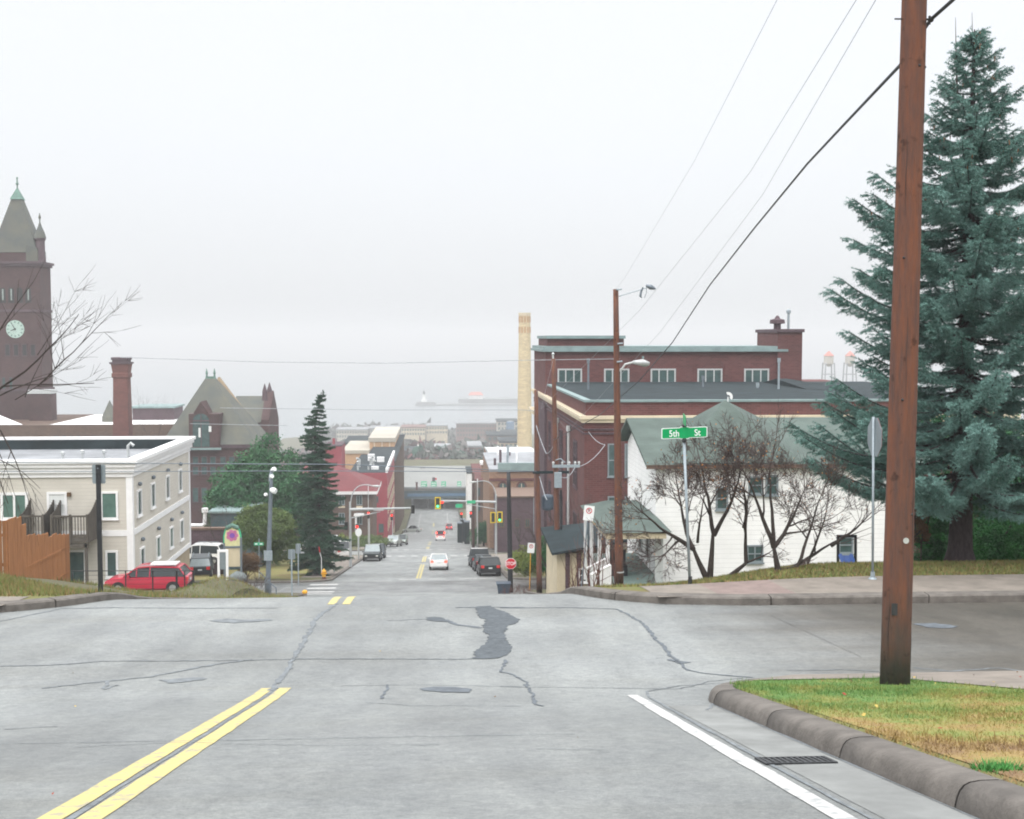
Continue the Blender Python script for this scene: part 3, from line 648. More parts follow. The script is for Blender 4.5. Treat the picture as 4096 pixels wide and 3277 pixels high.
a2 = t_.nodes.new('ShaderNodeMath'); t_.links.new(a1.outputs[0], a2.inputs[0]); a3 = t_.nodes.new('ShaderNodeMath'); a3.operation = 'MULTIPLY'; a3.inputs[1].default_value = 1.7; t_.links.new(n1.outputs['Fac'], a3.inputs[0]); t_.links.new(a3.outputs[0], a2.inputs[1])
r_ = t_.nodes.new('ShaderNodeValToRGB'); e_ = r_.color_ramp.elements; e_[0].position = .12; e_[0].color = (.18, .115, .065, 1); e_[1].position = .85; e_[1].color = (.10, .185, .05, 1); x_ = e_.new(.38); x_.color = (.26, .185, .07, 1); x_ = e_.new(.6); x_.color = (.19, .21, .06, 1)
t_.links.new(a2.outputs[0], r_.inputs[0]); n3 = t_.nodes.new('ShaderNodeTexNoise'); n3.inputs['Scale'].default_value = 60; t_.links.new(tc_.outputs['Object'], n3.inputs['Vector'])
m3 = t_.nodes.new('ShaderNodeMapRange'); m3.inputs[3].default_value = .55; m3.inputs[4].default_value = 1.5; t_.links.new(n3.outputs['Fac'], m3.inputs[0])
x3 = t_.nodes.new('ShaderNodeMix'); x3.data_type = 'RGBA'; x3.blend_type = 'MULTIPLY'; x3.inputs[0].default_value = 1; t_.links.new(r_.outputs[0], x3.inputs[6]); t_.links.new(m3.outputs[0], x3.inputs[7]); t_.links.new(x3.outputs[2], bs_.inputs['Base Color']); MC['grass_blade'] = m
GV, GX_, GY_ = grass_blades(); tag(soup('grass', GV, 'grass_blade'), 'short patchy autumn grass on the near kerb corner', 'grass', kind='stuff')
# under-turf soil sheet takes the same dry to green drift
g = MB(); ys = [y for y in YR if 2 <= y < 12.5] + [12.6]; ds = [.35, .7, 1.2, 2, 3, 4.5, 6.5, 9]
for y in ys:
    w = edge(y)[1]
    xm = 6.9 + (12.62 - y) / 2.4
    for d in ds: x = min(w + d, xm); g.v.append((x, y, gz(x, y) + .006))
for i in range(len(ys) - 1):
    for j in range(len(ds) - 1): a = i * len(ds) + j; g.f.append((a, a + 1, a + len(ds) + 1, a + len(ds))); g.mi.append(0)
tag(g.build('turf', 'grass_blade'), kind='structure')
g = MB(); ys = [9.0, 9.6, 10.2, 10.8, 11.4, 12.0, 12.6, 12.63, 13.22]
for y in ys:
    xl = 6.85 + (12.62 - y) / 2.4 if y < 12.62 else edge(y)[1] + .31
    for x in (xl, xl + 1, xl + 3, 14, 24, 50): g.v.append((x, y, gz(x, y) + .016))
for i in range(len(ys) - 1):
    for j in range(5): a = i * 6 + j; g.f.append((a, a + 1, a + 7, a + 6)); g.mi.append(0)
tag(g.build('sidewalk', 'concrete'), kind='structure')
# a tuft of long bright grass, and fallen leaves
def tuft(cx, cy, n, hh, spread, m, name, label, cat, group=None):
    R = np.random.RandomState(int(cx * 100) % 999); X = cx + R.normal(0, spread, n); Y = cy + R.normal(0, spread * .8, n); Z = np.interp(Y, _gx, _gz) + .12
    th = R.uniform(0, 6.28, n); la = R.uniform(0, 6.28, n); h = R.uniform(.4, 1, n) * hh; V = np.zeros((n, 3, 3)); w = .006
    V[:, 0] = np.stack([X - np.cos(th) * w, Y - np.sin(th) * w, Z], 1); V[:, 1] = np.stack([X + np.cos(th) * w, Y + np.sin(th) * w, Z], 1); V[:, 2] = np.stack([X + np.cos(la) * h * .7, Y + np.sin(la) * h * .7, Z + h], 1)
    return tag(soup(name, V, m, org=(cx, cy, B(cy) + .13)), label, cat, group)
mat('tuft_green', (.07, .24, .06), .8, .2, 4); q = onroad(3990, 3075, .14); tuft(q.x, q.y, 500, .07, .065, 'tuft_green', 'grass_tuft', 'bright green tuft of long grass in the dry turf behind the kerb', 'grass tuft')
def leaves():
    R = np.random.RandomState(11); V = []; mi = []
    for i in range(80):
        if i < 70: x, y = R.uniform(5.1, 9), R.uniform(5.5, 13); z = B(y) + .16
        else: x, y = R.uniform(-3, 4.4), R.uniform(6.5, 20); z = B(y) + .012
        if i < 70 and x < edge(y)[1] + .4: continue
        s = R.uniform(.010, .024) * (1 if i < 70 else .6); a = R.uniform(0, 6.28); t = R.uniform(-.4, .4); u = np.array([np.cos(a), np.sin(a), t]) * s; v = np.array([-np.sin(a), np.cos(a), R.uniform(-.2, .6)]) * s * .7; c = np.array([x, y, z])
        V += [c - u, c - v, c + u, c + v]; mi.append(R.randint(3))
    tag(soup('fallen_leaves', np.array(V), ['leaf_yellow', 'leaf_red', 'leaf_brown'], nv=4, mi=mi), 'scattered fallen leaves on the kerb corner', 'leaves', kind='stuff')
leaves()
# ------------------------------------------------------------------ white apartment building
def apartment():
    Y0 = 74.0; X1 = XA(527, Y0); Y1 = 90.8; X0 = X1 - 44
    zt = ZA(1838, Y0, 500) ; zs = ZA(1908, Y0, 500); zb = ZA(2133, Y0, 500); zb2 = ZA(2365, Y0, 500); z0 = -18.5
    r = thing('apartment_building', (X1, Y0, z0), 'flat roofed beige apartment block with white cornice bands and wooden balconies', 'apartment building')
    b = MB(); b.box((X0, Y0, zb2 - .1), (X1, Y1, zs + .2)); b.build('wall', 'beige_siding', r)
    b = MB(); b.box((X0, Y0 + .05, z0 - 3), (X1 - .05, Y1 - .05, zb2 - .101)); b.build('foundation', 'foundation', r)
    # parapet: four walls standing above the roof deck
    pz = zt; rd = zt - 1.05
    cor = MB(); t = .35
    for (z, o) in ((zs, .10), (zs + .28, .22), (zs + .62, .34), (zs + .86, .45)):
        h = {0: .28}.get(0); nz = z + (.28 if z < zs + .1 else .34 if z < zs + .5 else .24 if z < zs + .8 else pz - z)
        cor.box((X0 - o, Y0 - o, z), (X1 + o, Y0 + t, nz)); cor.box((X1 - t, Y0 + t, z), (X1 + o, Y1 + o, nz))
    cor.box((X0, Y1 - t, zs + .2), (X1 - t, Y1 + .3, pz + .02))
    cor.build('cornice', 'white_trim', r)
    b = MB(); b.box((X0, Y0 + t, zs + .21), (X1 - t, Y1 - t, rd)); b.build('roof', 'roof_membrane', r)
    b = MB(); b.box((X0, Y1 - t - .05, rd), (X1 - t, Y1 - t, pz - .16)); b.box((X1 - t - .05, Y0 + t, rd), (X1 - t, Y1 - t - .05, pz - .16)); b.build('parapet_lining', 'roof_dark', r)
    bd = MB()
    for z, h in ((zb, .36), (zb2, .34)): bd.box((X0, Y0 - .05, z - h / 2), (X1 + .05, Y0, z + h / 2)); bd.box((X1, Y0, z - h / 2), (X1 + .05, Y1 + .05, z + h / 2))
    bd.box((X1 - .32, Y0 - .06, zb2), (X1 + .06, Y0 - .001, zs)); bd.box((X1 + .001, Y0, zb2), (X1 + .06, Y0 + .28, zs)); bd.box((X1 + .001, Y1 - .28, zb2), (X1 + .06, Y1 + .05, zs)); bd.build('trim_band', 'white_trim', r)
    def fw(x0, x1, y0, y1, gm='glass_green', cols=1, rows=1, fwid=.12):
        a = P(x0, y1, Y0); c = P(x1, y0, Y0); window(r, (a.x, Y0, a.z), EX, NY, c.x - a.x, c.z - a.z, 'white_trim', gm, cols, rows, fwid, .08)
    fw(4, 112, 1970, 2080, 'glass_green', 2, 1, .16); fw(190, 268, 1968, 2064, 'blind', 1, 2, .14); fw(404, 472, 1966, 2078); fw(-170, -80, 1970, 2080)
    fw(272, 344, 2200, 2345, 'glass'); fw(424, 472, 2202, 2312, 'glass'); fw(60, 130, 2205, 2310, 'glass')
    for px, lo in ((554, 0), (609, 0), (668, 0), (719, 0), (562, 1), (627, 1), (680, 1), (722, 1)):
        q = PXX(px, 2000, X1); zz = (zs - 1.0 - 1.65) if not lo else zb - 2.75
        window(r, (X1, q.y - .5, zz), EY, EX, 1.05, 1.65 if not lo else 1.5, 'white_trim', 'glass_green' if lo and px in (627, 680) else 'glass', 1, 1, .10, .10)
        v = MB(); v.ball((X1 + .12, q.y + .0, zz + 2.02), .14, 8, 5); v.build('wall_lamp', 'steel_grey', r)
    for px, hh, nm in ((212, 1.0, 0), (283, 1.05, 1), (355, .95, 1), (472, 1.3, 2), (395, .5, 0), (245, .4, 0)):
        q = P(px, 1832, Y0 + 4.0); v = MB(); x, y = q.x, Y0 + 5 + (px % 7) * .5
        if nm == 2: v.tube([(x, y, rd), (x, y, rd + hh), (x + .18, y, rd + hh + .18), (x + .38, y, rd + hh)], .1, 8)
        else: v.lathe((x, y, rd), [(.07, 0), (.07, hh * .75), (.15, hh * .78), (.15, hh * .95), (.04, hh)], 8)
        v.build('roof_vent', 'galv_pale', r)
    # balconies hung on the front
    for (a, c, top, bot) in ((203, 352, 2062, 2160), (80, 176, 2062, 2160)):
        p = P(a, bot, Y0 - 2.0); q = P(c, top, Y0 - 2.0); x0, x1, zl, zh = p.x, q.x, p.z, q.z; bal = MB()
        bal.box((x0, Y0 - 2.0, zl - .22), (x1, Y0 - .06, zl)); 
        bal.box((x0, Y0 - 2.06, zh - .1), (x1, Y0 - 1.94, zh)); bal.box((x0, Y0 - 2.04, zl + .1), (x1, Y0 - 1.96, zl + .18))
        for xx in (x0, x1 - .12, (x0 + x1) / 2): bal.box((xx, Y0 - 2.07, zl - .25), (xx + .12, Y0 - 1.95, zh + .06))
        k = x0 + .22
        while k < x1 - .15: bal.box((k, Y0 - 2.02, zl + .181), (k + .05, Y0 - 1.98, zh - .101)); k += .17
        for xx in (x0, x1 - .05):                      # stepped side screens up to the wall
            n = 9
            for i in range(n):
                y = Y0 - 1.93 + i * (1.87 / n); hh = zh + .05 + (i / n) ** 1.6 * .75; bal.box((xx, y, zl + .001), (xx + .05, y + 1.87 / n - .015, hh))
        for xx in (x0 + .1, x1 - .25): bal.box((xx, Y0 - 2.0, zl - 5), (xx + .16, Y0 - 1.84, zl - .26))
        bal.box((x0, Y0 - 2.0, zl - .50), (x1, Y0 - 1.9, zl - .26))
        bal.build('balcony', 'wood_deck', r)
    q = P(272, 2000, Y0); b = MB(); b.box((q.x, Y0 - .22, ZA(1985, Y0, 272)), (q.x + .2, Y0 - .001, ZA(1970, Y0, 272))); b.build('wall_lamp', 'leaf_brown', r)
apartment()
# ------------------------------------------------------------------ orange board fence
def fence():
    pts = [(-160, 36.5), (27, 36.8), (100, 38.4), (275, 42.4)]; r0 = P(27, 2300, 36.8)
    r = thing('wooden_fence', (r0.x, r0.y, r0.z), 'tall orange brown board fence with ragged tops on the grass bank', 'fence'); rr = random.Random(3)
    b = MB(); ps = [(XA(px, Y), Y, Y) for px, Y in pts]
    tops = [(-160, 2085), (27, 2085), (60, 2075), (74, 2068), (76, 2106), (97, 2112), (98, 2150), (150, 2142), (200, 2148), (262, 2141), (276, 2145)]
    px = -160.0
    while px < 274:
        Y = np.interp(px, [p[0] for p in pts], [p[1] for p in pts]); px2 = px + .155 / Y * F_PX * .93; Y2 = np.interp(px2, [p[0] for p in pts], [p[1] for p in pts])
        a = P(px, 2200, Y); c = P(px2, 2200, Y2); zt = ZA(np.interp(px, [t[0] for t in tops], [t[1] for t in tops]), Y, px) + rr.uniform(-.05, .07); zb = H(a.x, Y) - .3
        d = (c - a); d.z = 0; ln = d.length; d.normalize(); nrm = Vector((d.y, -d.x, 0))
        b.obox((a.x, a.y, 0), d, nrm, .004, ln - .006, rr.uniform(0, .012), .035, zb, zt); px = px2
    b.build('boards', 'wood_fence', r)
    b = MB()
    for i in range(len(ps) - 1):
        A, Cc = Vector((ps[i][0], ps[i][1], 0)), Vector((ps[i + 1][0], ps[i + 1][1], 0)); d = Cc - A; ln = d.length; d.normalize(); nrm = Vector((d.y, -d.x, 0)); zz = min(H(A.x, A.y), H(Cc.x, Cc.y))
        for k in (.5, 1.4): b.obox((A.x, A.y, 0), d, nrm, 0, ln, -.05, -.005, zz + k, zz + k + .09)
    b.build('rail', 'wood_fence', r)
fence()
# ------------------------------------------------------------------ sign post seen from behind, left of the crossing
def back_sign(px, ptop, pbot, Y, sw, sh, label, pw=.045, pm='black_paint', sm='sign_grey', yaw=0):
    a = P(px, pbot, Y); t = P(px, ptop, Y); z0 = gz(a.x, Y) - .1; r = thing('sign_post', (a.x, Y, z0), label, 'sign')
    b = MB(); b.obox((a.x, Y, 0), EX, NY, -pw, pw, 0, .05, z0, t.z); b.build('post', pm, r)
    b = MB(); b.prism([(a.x + sw * .5 * cx, Y + .012, t.z - sh * .5 + sh * .5 * cz) for cx, cz in ((-1, -.85), (-.85, -1), (.85, -1), (1, -.85), (1, .85), (.85, 1), (-.85, 1), (-1, .85))], (0, .006, 0)); b.build('sign_panel', sm, r)
    b = MB(); b.lathe((a.x, Y - .052, t.z - .08), [(.014, 0), (.014, .012)], 8); b.build('bolt', 'galv', r); return r
back_sign(404, 1858, 2353, 25.0, .27, .40, 'black post carrying the grey back of a small sign at the far kerb')
# ------------------------------------------------------------------ iron rail fence by the red car
def rail_fence():
    Y = 62.5; a = P(285, 2290, Y); c = P(775, 2290, Y); r = thing('rail_fence', (a.x, Y, H(a.x, Y)), 'low black wire fence in front of the parked red car', 'fence')
    b = MB(); wires = MB()
    for px in (290, 395, 502, 610, 706, 738, 773):
        p = P(px, 2282 if px > 450 else 2290, Y); z = H(p.x, Y); b = MB(); b.tube([(p.x, Y, z - .2), (p.x, Y, p.z)], .055 if px in (706, 773) else .035, 6); b.build('post', 'black_paint', r)
    wires.tube([(a.x, Y, ZA(2284, Y, 290)), (c.x, Y, ZA(2284, Y, 700))], .025, 5)
    for k in range(1, 5): wires.tube([(a.x, Y, ZA(2284 + k * 18, Y, 290)), (c.x, Y, ZA(2284 + k * 18, Y, 700))], .008, 4)
    wires.build('rail', 'black_paint', r)
rail_fence()
# ------------------------------------------------------------------ clock tower and school
def tower():
    def XA(px, Y): return P(px, 1350, Y).x
    Y = 230.0; hw = 4.75; dd = 6.4; cx = XA(60, Y); zt = ZA(1055, Y, 66); zb = -62
    r = thing('clock_tower', (cx, Y, zb), 'tall dark brownstone clock tower with steep green pyramid roof', 'clock tower')
    b = MB(); b.box((cx - hw, Y, zb), (cx + hw, Y + dd, zt)); b.build('wall', 'brick_dark', r)
    for z, o in ((zt, .55), (zt - .46, .3), (ZA(1250, Y), .18), (ZA(1560, Y), .25)): b = MB(); b.box((cx - hw - o, Y - o, z), (cx + hw + o, Y + dd + o, z + .45)); b.build('cornice', 'brick_plum', r)
    b = MB(); zc = zt + .46; b.box((cx - hw + .6, Y + .6, zc), (cx + hw - .6, Y + dd - .6, zc + 1.6)); b.build('parapet', 'brick_dark', r)
    za = ZA(792, Y, 66); b = MB(); ze = zc + 1.7; o = hw - .5; yc = Y + dd / 2; oy = dd / 2 - .6
    cr = [(cx - o, yc - oy, ze), (cx + o, yc - oy, ze), (cx + o, yc + oy, ze), (cx - o, yc + oy, ze)]; k = .9; top = [(cx - k, yc - k, za), (cx + k, yc - k, za), (cx + k, yc + k, za), (cx - k, yc + k, za)]
    b.add(cr + top, [(0, 1, 5, 4), (1, 2, 6, 5), (2, 3, 7, 6), (3, 0, 4, 7), (4, 5, 6, 7), (3, 2, 1, 0)])
    rf = b.build('roof', 'slate_green', r)
    b = MB(); b.add([(cx - 1.1, yc - 1.1, za), (cx + 1.1, yc - 1.1, za), (cx + 1.1, yc + 1.1, za), (cx - 1.1, yc + 1.1, za), (cx, yc, za + 2.4)], [(0, 1, 4), (1, 2, 4), (2, 3, 4), (3, 0, 4), (3, 2, 1, 0)])
    b.tube([(cx, yc, za + 2.0), (cx, yc, za + 4.1)], .13, 6); b.ball((cx, yc, za + 3.0), .30, 8, 6); b.ball((cx, yc, za + 4.05), .2, 8, 6); b.build('finial', 'copper', rf)
    # gabled dormer on the right flank and on the front, corner turrets
    b = MB(); x0, x1 = XA(112, Y + .5), XA(158, Y + .5); zd = ZA(980, Y, 130); b.prism([(x0, Y + .5, zc), (x1, Y + .5, zc), (x1, Y + .5, zd - .6), (x0, Y + .5, zd + .1)], (0, 3.5, 0)); b.build('dormer', 'slate_green', r)
    for px, yy in ((170, 1.6), (-45, 1.6)):
        x, y = XA(px, Y + yy), Y + yy; b = MB(); b.lathe((x, y, zt + .45), [(1.0, 0), (.95, .3), (.85, .5), (.85, 3.9), (1.0, 4.1), (1.05, 4.4)], 10); t = b.build('turret', 'brick_plum', r)
        b = MB(); b.lathe((x, y, zt + 4.85), [(1.15, 0), (.8, 1.2), (.35, 2.2), (.12, 3.0), (.12, 3.5), (.26, 3.8), (.04, 4.7)], 10); b.build('turret_cap', 'slate_green', t)
    # belfry louvres, clock, slots
    zb0, zb1 = ZA(1212, Y, 66), ZA(1150, Y, 66)
    for k in range(5):
        x = cx - 3.6 + k * 1.55; b = MB(); h = zb1 - zb0
        pts = [(x - .55, Y - .02, zb0), (x + .55, Y - .02, zb0)] + [(x + .55 * math.cos(t), Y - .02, zb1 - .5 + .5 * math.sin(t)) for t in np.linspace(0, math.pi, 7)]
        b.prism(pts, (0, .12, 0)); f = b.build('window', 'lamp_dark', r)
        if k in (1, 2, 4): b = MB(); b.box((x - .1, Y - .08, zb0 + .5), (x + .16, Y - .03, zb1 - .3)); b.build('pane', 'glass_pale', f)
    zc_ = ZA(1317, Y, 62); xc = XA(62, Y); b = MB(); n = 28
    b.prism([(xc + 1.66 * math.cos(t), Y - .12, zc_ + 1.66 * math.sin(t)) for t in np.arange(n) * 2 * math.pi / n], (0, .12, 0)); ck = b.build('clock', 'clock_face', r)
    b = MB()
    for k in range(12):
        t = k * math.pi / 6; u = Vector((math.cos(t), 0, math.sin(t))); v = Vector((-u.z, 0, u.x)); c0 = Vector((xc, Y - .17, zc_)) + u * 1.15; c1 = Vector((xc, Y - .17, zc_)) + u * 1.5
        b.prism([c0 - v * .09, c1 - v * .09, c1 + v * .09, c0 + v * .09], (0, .04, 0))
    b.build('dial_marking', 'copper', ck); b = MB()
    for t, l, w in ((R_(120), 1.25, .09), (R_(200), .85, .12)):
        u = Vector((math.cos(t), 0, math.sin(t))); v = Vector((-u.z, 0, u.x)); c0 = Vector((xc, Y - .24, zc_)); b.prism([c0 - v * w - u * .2, c0 + u * l - v * w * .4, c0 + u * l + v * w * .4, c0 + v * w - u * .2], (0, .04, 0))
    b.build('hands', 'lamp_dark', ck)
    z0, z1 = ZA(1425, Y, 66), ZA(1376, Y, 66)
    for k in range(4): x = cx - 1.9 + k * 1.55; window(r, (x, Y, z0), EX, NY, 1.0, z1 - z0, 'brick_plum', 'lamp_dark', 1, 1, .12, .12, sill=True)
    for k in range(3): x = cx - 3.9 + k * 1.3; window(r, (x, Y, ZA(1560, Y)), EX, NY, .7, 2.6, 'brick_plum', 'glass', 1, 1, .1, .1)
    b = MB(); x0, x1 = XA(112, Y - 3), XA(200, Y - 3); b.box((x0, Y - 3.5, zb), (x1, Y - .001, ZA(1575, Y - 3, 150))); b.build('stair_turret', 'brick_dark', r)
    b = MB(); b.box((x0 - .2, Y - 3.7, ZA(1575, Y - 3, 150)), (x1 + .2, Y - .05, ZA(1560, Y - 3, 150))); b.build('turret_cap', 'galv_pale', r)
tower()
def school():
    Y = 215.0; x0, x1 = XA(-900, Y), XA(700, Y); r = thing('school_wing', (XA(400, Y), Y, -55), 'long low brownstone school wing with snow white roof edge', 'school building')
    zr = ZA(1700, Y, 400); b = MB(); b.box((x0, Y, -60), (x1, Y + 30, zr)); b.build('wall', 'brick_brown', r)
    b = MB(); b.face([(XA(200, Y), Y + .6, zr + .03), (x1, Y + .6, zr + .03), (x1, Y + 29, zr + .03), (XA(200, Y), Y + 29, zr + .03)]); b.face([(x0, Y + .5, zr + .06), (XA(95, Y), Y + .5, zr + .06), (XA(95, Y + 28), Y + 10, ZA(1640, Y + 10, 40)), (x0, Y + 10, ZA(1640, Y + 10, 40))])
    b.build('roof', 'white_trim', r, fix=False)
    for px in list(range(215, 690, 30)): q = P(px, 1725, Y); window(r, (q.x, Y, q.z - 3), EX, NY, .85, 2.2, 'brick_plum', 'glass', 1, 1, .08, .05)
    b = MB(); a = P(530, 1668, Y + 12); c = P(695, 1633, Y + 12); b.box((a.x, Y + 12, zr - 1), (c.x, Y + 20, c.z)); pt = b.build('roof_house', 'brick_plum', r); b = MB(); b.box((a.x - .3, Y + 11.7, c.z), (c.x + .3, Y + 20.3, c.z + .35)); b.build('roof_edge', 'teal_flashing', pt)
    q = P(440, 1665, Y + 8); b = MB(); b.lathe((q.x, Y + 8, q.z - 1.5), [(1.5, 0), (1.45, 1.4), (.05, 4.4)], 10); b.build('turret_cap', 'slate_green', r)
    # square brick chimney
    Yc = 190.0; cxx = XA(497, Yc); zt = ZA(1455, Yc, 497); r2 = thing('brick_chimney', (cxx, Yc, -52), 'square red brick chimney with stepped corbelled head behind the beige block', 'chimney')
    b = MB(); n = [(1.22, -50), (1.22, ZA(1730, Yc, 497)), (1.08, zt - 3.0), (1.08, zt - 2.2), (1.25, zt - 2.1), (1.25, zt - 1.5), (1.12, zt - 1.4), (1.3, zt - .1), (1.42, zt)]
    vs = []; fs = []
    for h, z in n: vs += [(cxx - h, Yc - h, z), (cxx + h, Yc - h, z), (cxx + h, Yc + h, z), (cxx - h, Yc + h, z)]
    for i in range(len(n) - 1):
        for k in range(4): fs.append((i * 4 + k, i * 4 + (k + 1) % 4, (i + 1) * 4 + (k + 1) % 4, (i + 1) * 4 + k))
    b.add(vs, fs); b.build('shaft', 'brick_red', r2)
    b = MB(); 
    for h, z0, z1 in ((1.5, zt, zt + .25), (1.15, zt + .25, zt + .6), (1.28, zt + .6, zt + 1.0)): b.box((cxx - h, Yc - h, z0 + .001), (cxx + h, Yc + h, z1))
    b.build('cap', 'brick_plum', r2)
school()
def hall():
    Y = 180.0; r = thing('school_hall', (XA(850, Y), Y, -45), 'brownstone school hall under a steep olive pyramid roof with gabled dormer', 'school building')
    xl, xr = XA(655, Y), XA(1022, Y); ze = ZA(1778, Y, 850); D = xr - xl; b = MB(); b.box((xl + .3, Y, -48), (xr - .3, Y + D, ze)); b.build('wall', 'brick_dark', r)
    b = MB(); b.box((xl - .1, Y - .3, ze - .5), (xr + .1, Y + D, ze - .001)); b.build('cornice', 'brick_plum', r)
    xa0, xa1 = XA(832, Y + D / 2), XA(868, Y + D / 2); za = ZA(1515, Y + D / 2, 850); b = MB(); yc = Y + D / 2
    ls = [(xl - .3, Y - .4, ze), (xr + .3, Y - .4, ze), (xr + .3, Y + D + .4, ze), (xl - .3, Y + D + .4, ze)]; ts = [(xa0, yc - 1, za), (xa1, yc - 1, za), (xa1, yc + 1, za), (xa0, yc + 1, za)]
    b.add(ls + ts, [(0, 1, 5, 4), (1, 2, 6, 5), (2, 3, 7, 6), (3, 0, 4, 7), (4, 5, 6, 7), (3, 2, 1, 0)]); rf = b.build('roof', 'slate_green', r)
    b = MB(); b.box((xa0, yc - .15, za), (xa1, yc + .15, za + .35)); 
    for x in (xa0 + .1, xa1 - .1): b.lathe((x, yc, za), [(.25, 0), (.12, .6), (.2, .8), (.02, 1.6)], 6)
    b.build('ridge_crest', 'copper', rf)
    # ochre shoulder roof behind, then the cross wing with a gable parapet
    b = MB(); xs0, xs1 = XA(850, Y + 16), XA(985, Y + 16); b.add([(xs0, Y + D, ze), (XA(1040, Y + 18), Y + D, ze), (XA(1040, Y + 18), Y + D + 8, ze), (xs0, Y + D + 8, ze), (XA(876, Y + 16), Y + D + 3, ZA(1510, Y + 16, 870)), (XA(876, Y + 16), Y + D + 5, ZA(1510, Y + 16, 870))], [(0, 1, 4), (1, 2, 5, 4), (2, 3, 5), (3, 0, 4, 5)]); b.build('roof', 'ochre_roof', r)
    Yw = Y + 22; a, c = XA(930, Yw), XA(1052, Yw); zr = ZA(1590, Yw, 990); zl = ZA(1690, Yw, 990)
    b = MB(); b.box((a, Yw, -48), (c, Yw + 10, zl)); b.build('wing_wall', 'brick_plum', r); b = MB(); b.prism([(a, Yw - .4, zl), (a, Yw + 10.4, zl), (a, Yw + 5, zr)], (c - a, 0, 0)); b.build('wing_roof', 'slate_green', r)
    b = MB(); b.prism([(c, Yw - 1, -48), (c, Yw + 11, -48), (c, Yw + 11, zl), (c, Yw + 5, zr + .9), (c, Yw - 1, zl + .5)], (1.3, 0, 0)); b.build('gable_wall', 'brick_dark', r)
    b = MB(); 
    for y in (Yw - .6, Yw + 5): b = MB(); b.lathe((c + .6, y, zr - .5), [(.5, 0), (.4, 1.6), (.05, 2.8)], 6); b.build('pinnacle', 'brick_plum', r)
    # dormer with gable
    d0, d1 = P(757, 1778, Y - .5), P(880, 1778, Y - .5); zg = ZA(1655, Y, 820); zp = ZA(1606, Y, 812); xm = XA(812, Y); x0, x1 = d0.x, d1.x
    b = MB(); b.prism([(x0, Y - .6, ze - .6), (x1, Y - .6, ze - .6), (x1, Y - .6, zg), (xm + 1.15, Y - .6, zg), (xm, Y - .6, zp), (xm - 1.15, Y - .6, zg), (x0, Y - .6, zg)], (0, 5, 0)); dm = b.build('dormer', 'brick_dark', r)
    b = MB(); b.box((x0 - .2, Y - 1.0, ze - .75), (x1 + .2, Y - .601, ze - .45)); b.build('sill', 'teal_flashing', dm)
    b = MB(); za_ = ZA(1682, Y, 812); pts = [(xm - 1.2, Y - .62, ze - .3), (xm + 1.2, Y - .62, ze - .3)] + [(xm + 1.2 * math.cos(t), Y - .62, za_ + 1.05 * math.sin(t)) for t in np.linspace(0, math.pi, 9)]; b.prism(pts, (0, .015, 0)); w = b.build('pane', 'glass', dm)
    b = MB(); b.box((xm - .06, Y - .68, ze - .3), (xm + .06, Y - .621, za_ + 1)); b.box((xm - 1.2, Y - .68, za_ - .1), (xm - .061, Y - .621, za_ + .1)); b.box((xm + .061, Y - .68, za_ - .1), (xm + 1.2, Y - .621, za_ + .1)); b.build('mullion', 'brick_plum', dm)
    for px, y0, y1 in ((794, 1712, 1750), (835, 1705, 1728)): p = P(px, y1, Y - .65); q = P(px + 10, y0, Y - .65); b = MB(); b.box((p.x, Y - .66, p.z), (q.x, Y - .63, q.z)); b.build('curtain', 'blind', dm)
    for row in ((1826, 1856), (1866, 1900), (1950, 2010)):
        for px in (770, 805, 840, 880, 915, 950): p = P(px, row[1], Y); q = P(px + 24, row[0], Y); window(r, (p.x, Y, p.z), EX, NY, q.x - p.x, q.z - p.z, 'brick_plum', 'glass', 1, 1, .08, .08)
hall()
# ------------------------------------------------------------------ dark playground wall, garage and small things behind the white block
def small_left():
    Y = 118.0; a = P(843, 2135, Y); c = P(1010, 2052, Y); z0 = H(a.x, Y) - 1
    r = thing('dark_shed', (a.x, Y, z0), 'dark teal flat roofed shed below the school hall', 'shed'); b = MB(); b.box((a.x, Y, z0), (c.x, Y + 6, c.z)); b.build('wall', 'teal_girder', r); b = MB(); b.box((a.x - .2, Y - .2, c.z + .001), (c.x + .2, Y + 6.2, c.z + .2)); b.build('roof', 'teal_flashing', r)
    Y = 112; r = thing('loading_pipe', P(820, 2100, Y), 'bent white duct hanging beside the beige apartment corner', 'duct'); p = [P(x, y, Y) for x, y in ((740, 2102), (810, 2102), (818, 2096), (820, 2050))]
    b = MB(); b.tube(p, .17, 8); b.tube([p[3], (p[3].x, Y, p[3].z + .4)], .3, 8); b.build('duct', 'white_trim', r); b = MB(); b.tube([(p[1].x, Y + .2, -40), (p[1].x, Y + .2, p[1].z)], .06, 6); b.build('support', 'steel_grey', r)
    # dark graffiti-coloured retaining wall
    Y = 110; a = P(748, 2195, Y); c = P(900, 2120, Y); r = thing('retaining_wall', (a.x, Y, a.z - 3), 'dark mottled retaining wall behind the parked car by the beige block', 'wall'); b = MB(); b.box((a.x - 6, Y, a.z - 4), (c.x, Y + .5, c.z)); b.build('wall', 'brick_plum', r)
    b = MB(); b.box((a.x - 6, Y - .1, c.z), (c.x + .1, Y + .6, c.z + .2)); b.build('coping', 'brick_brown', r)
small_left()
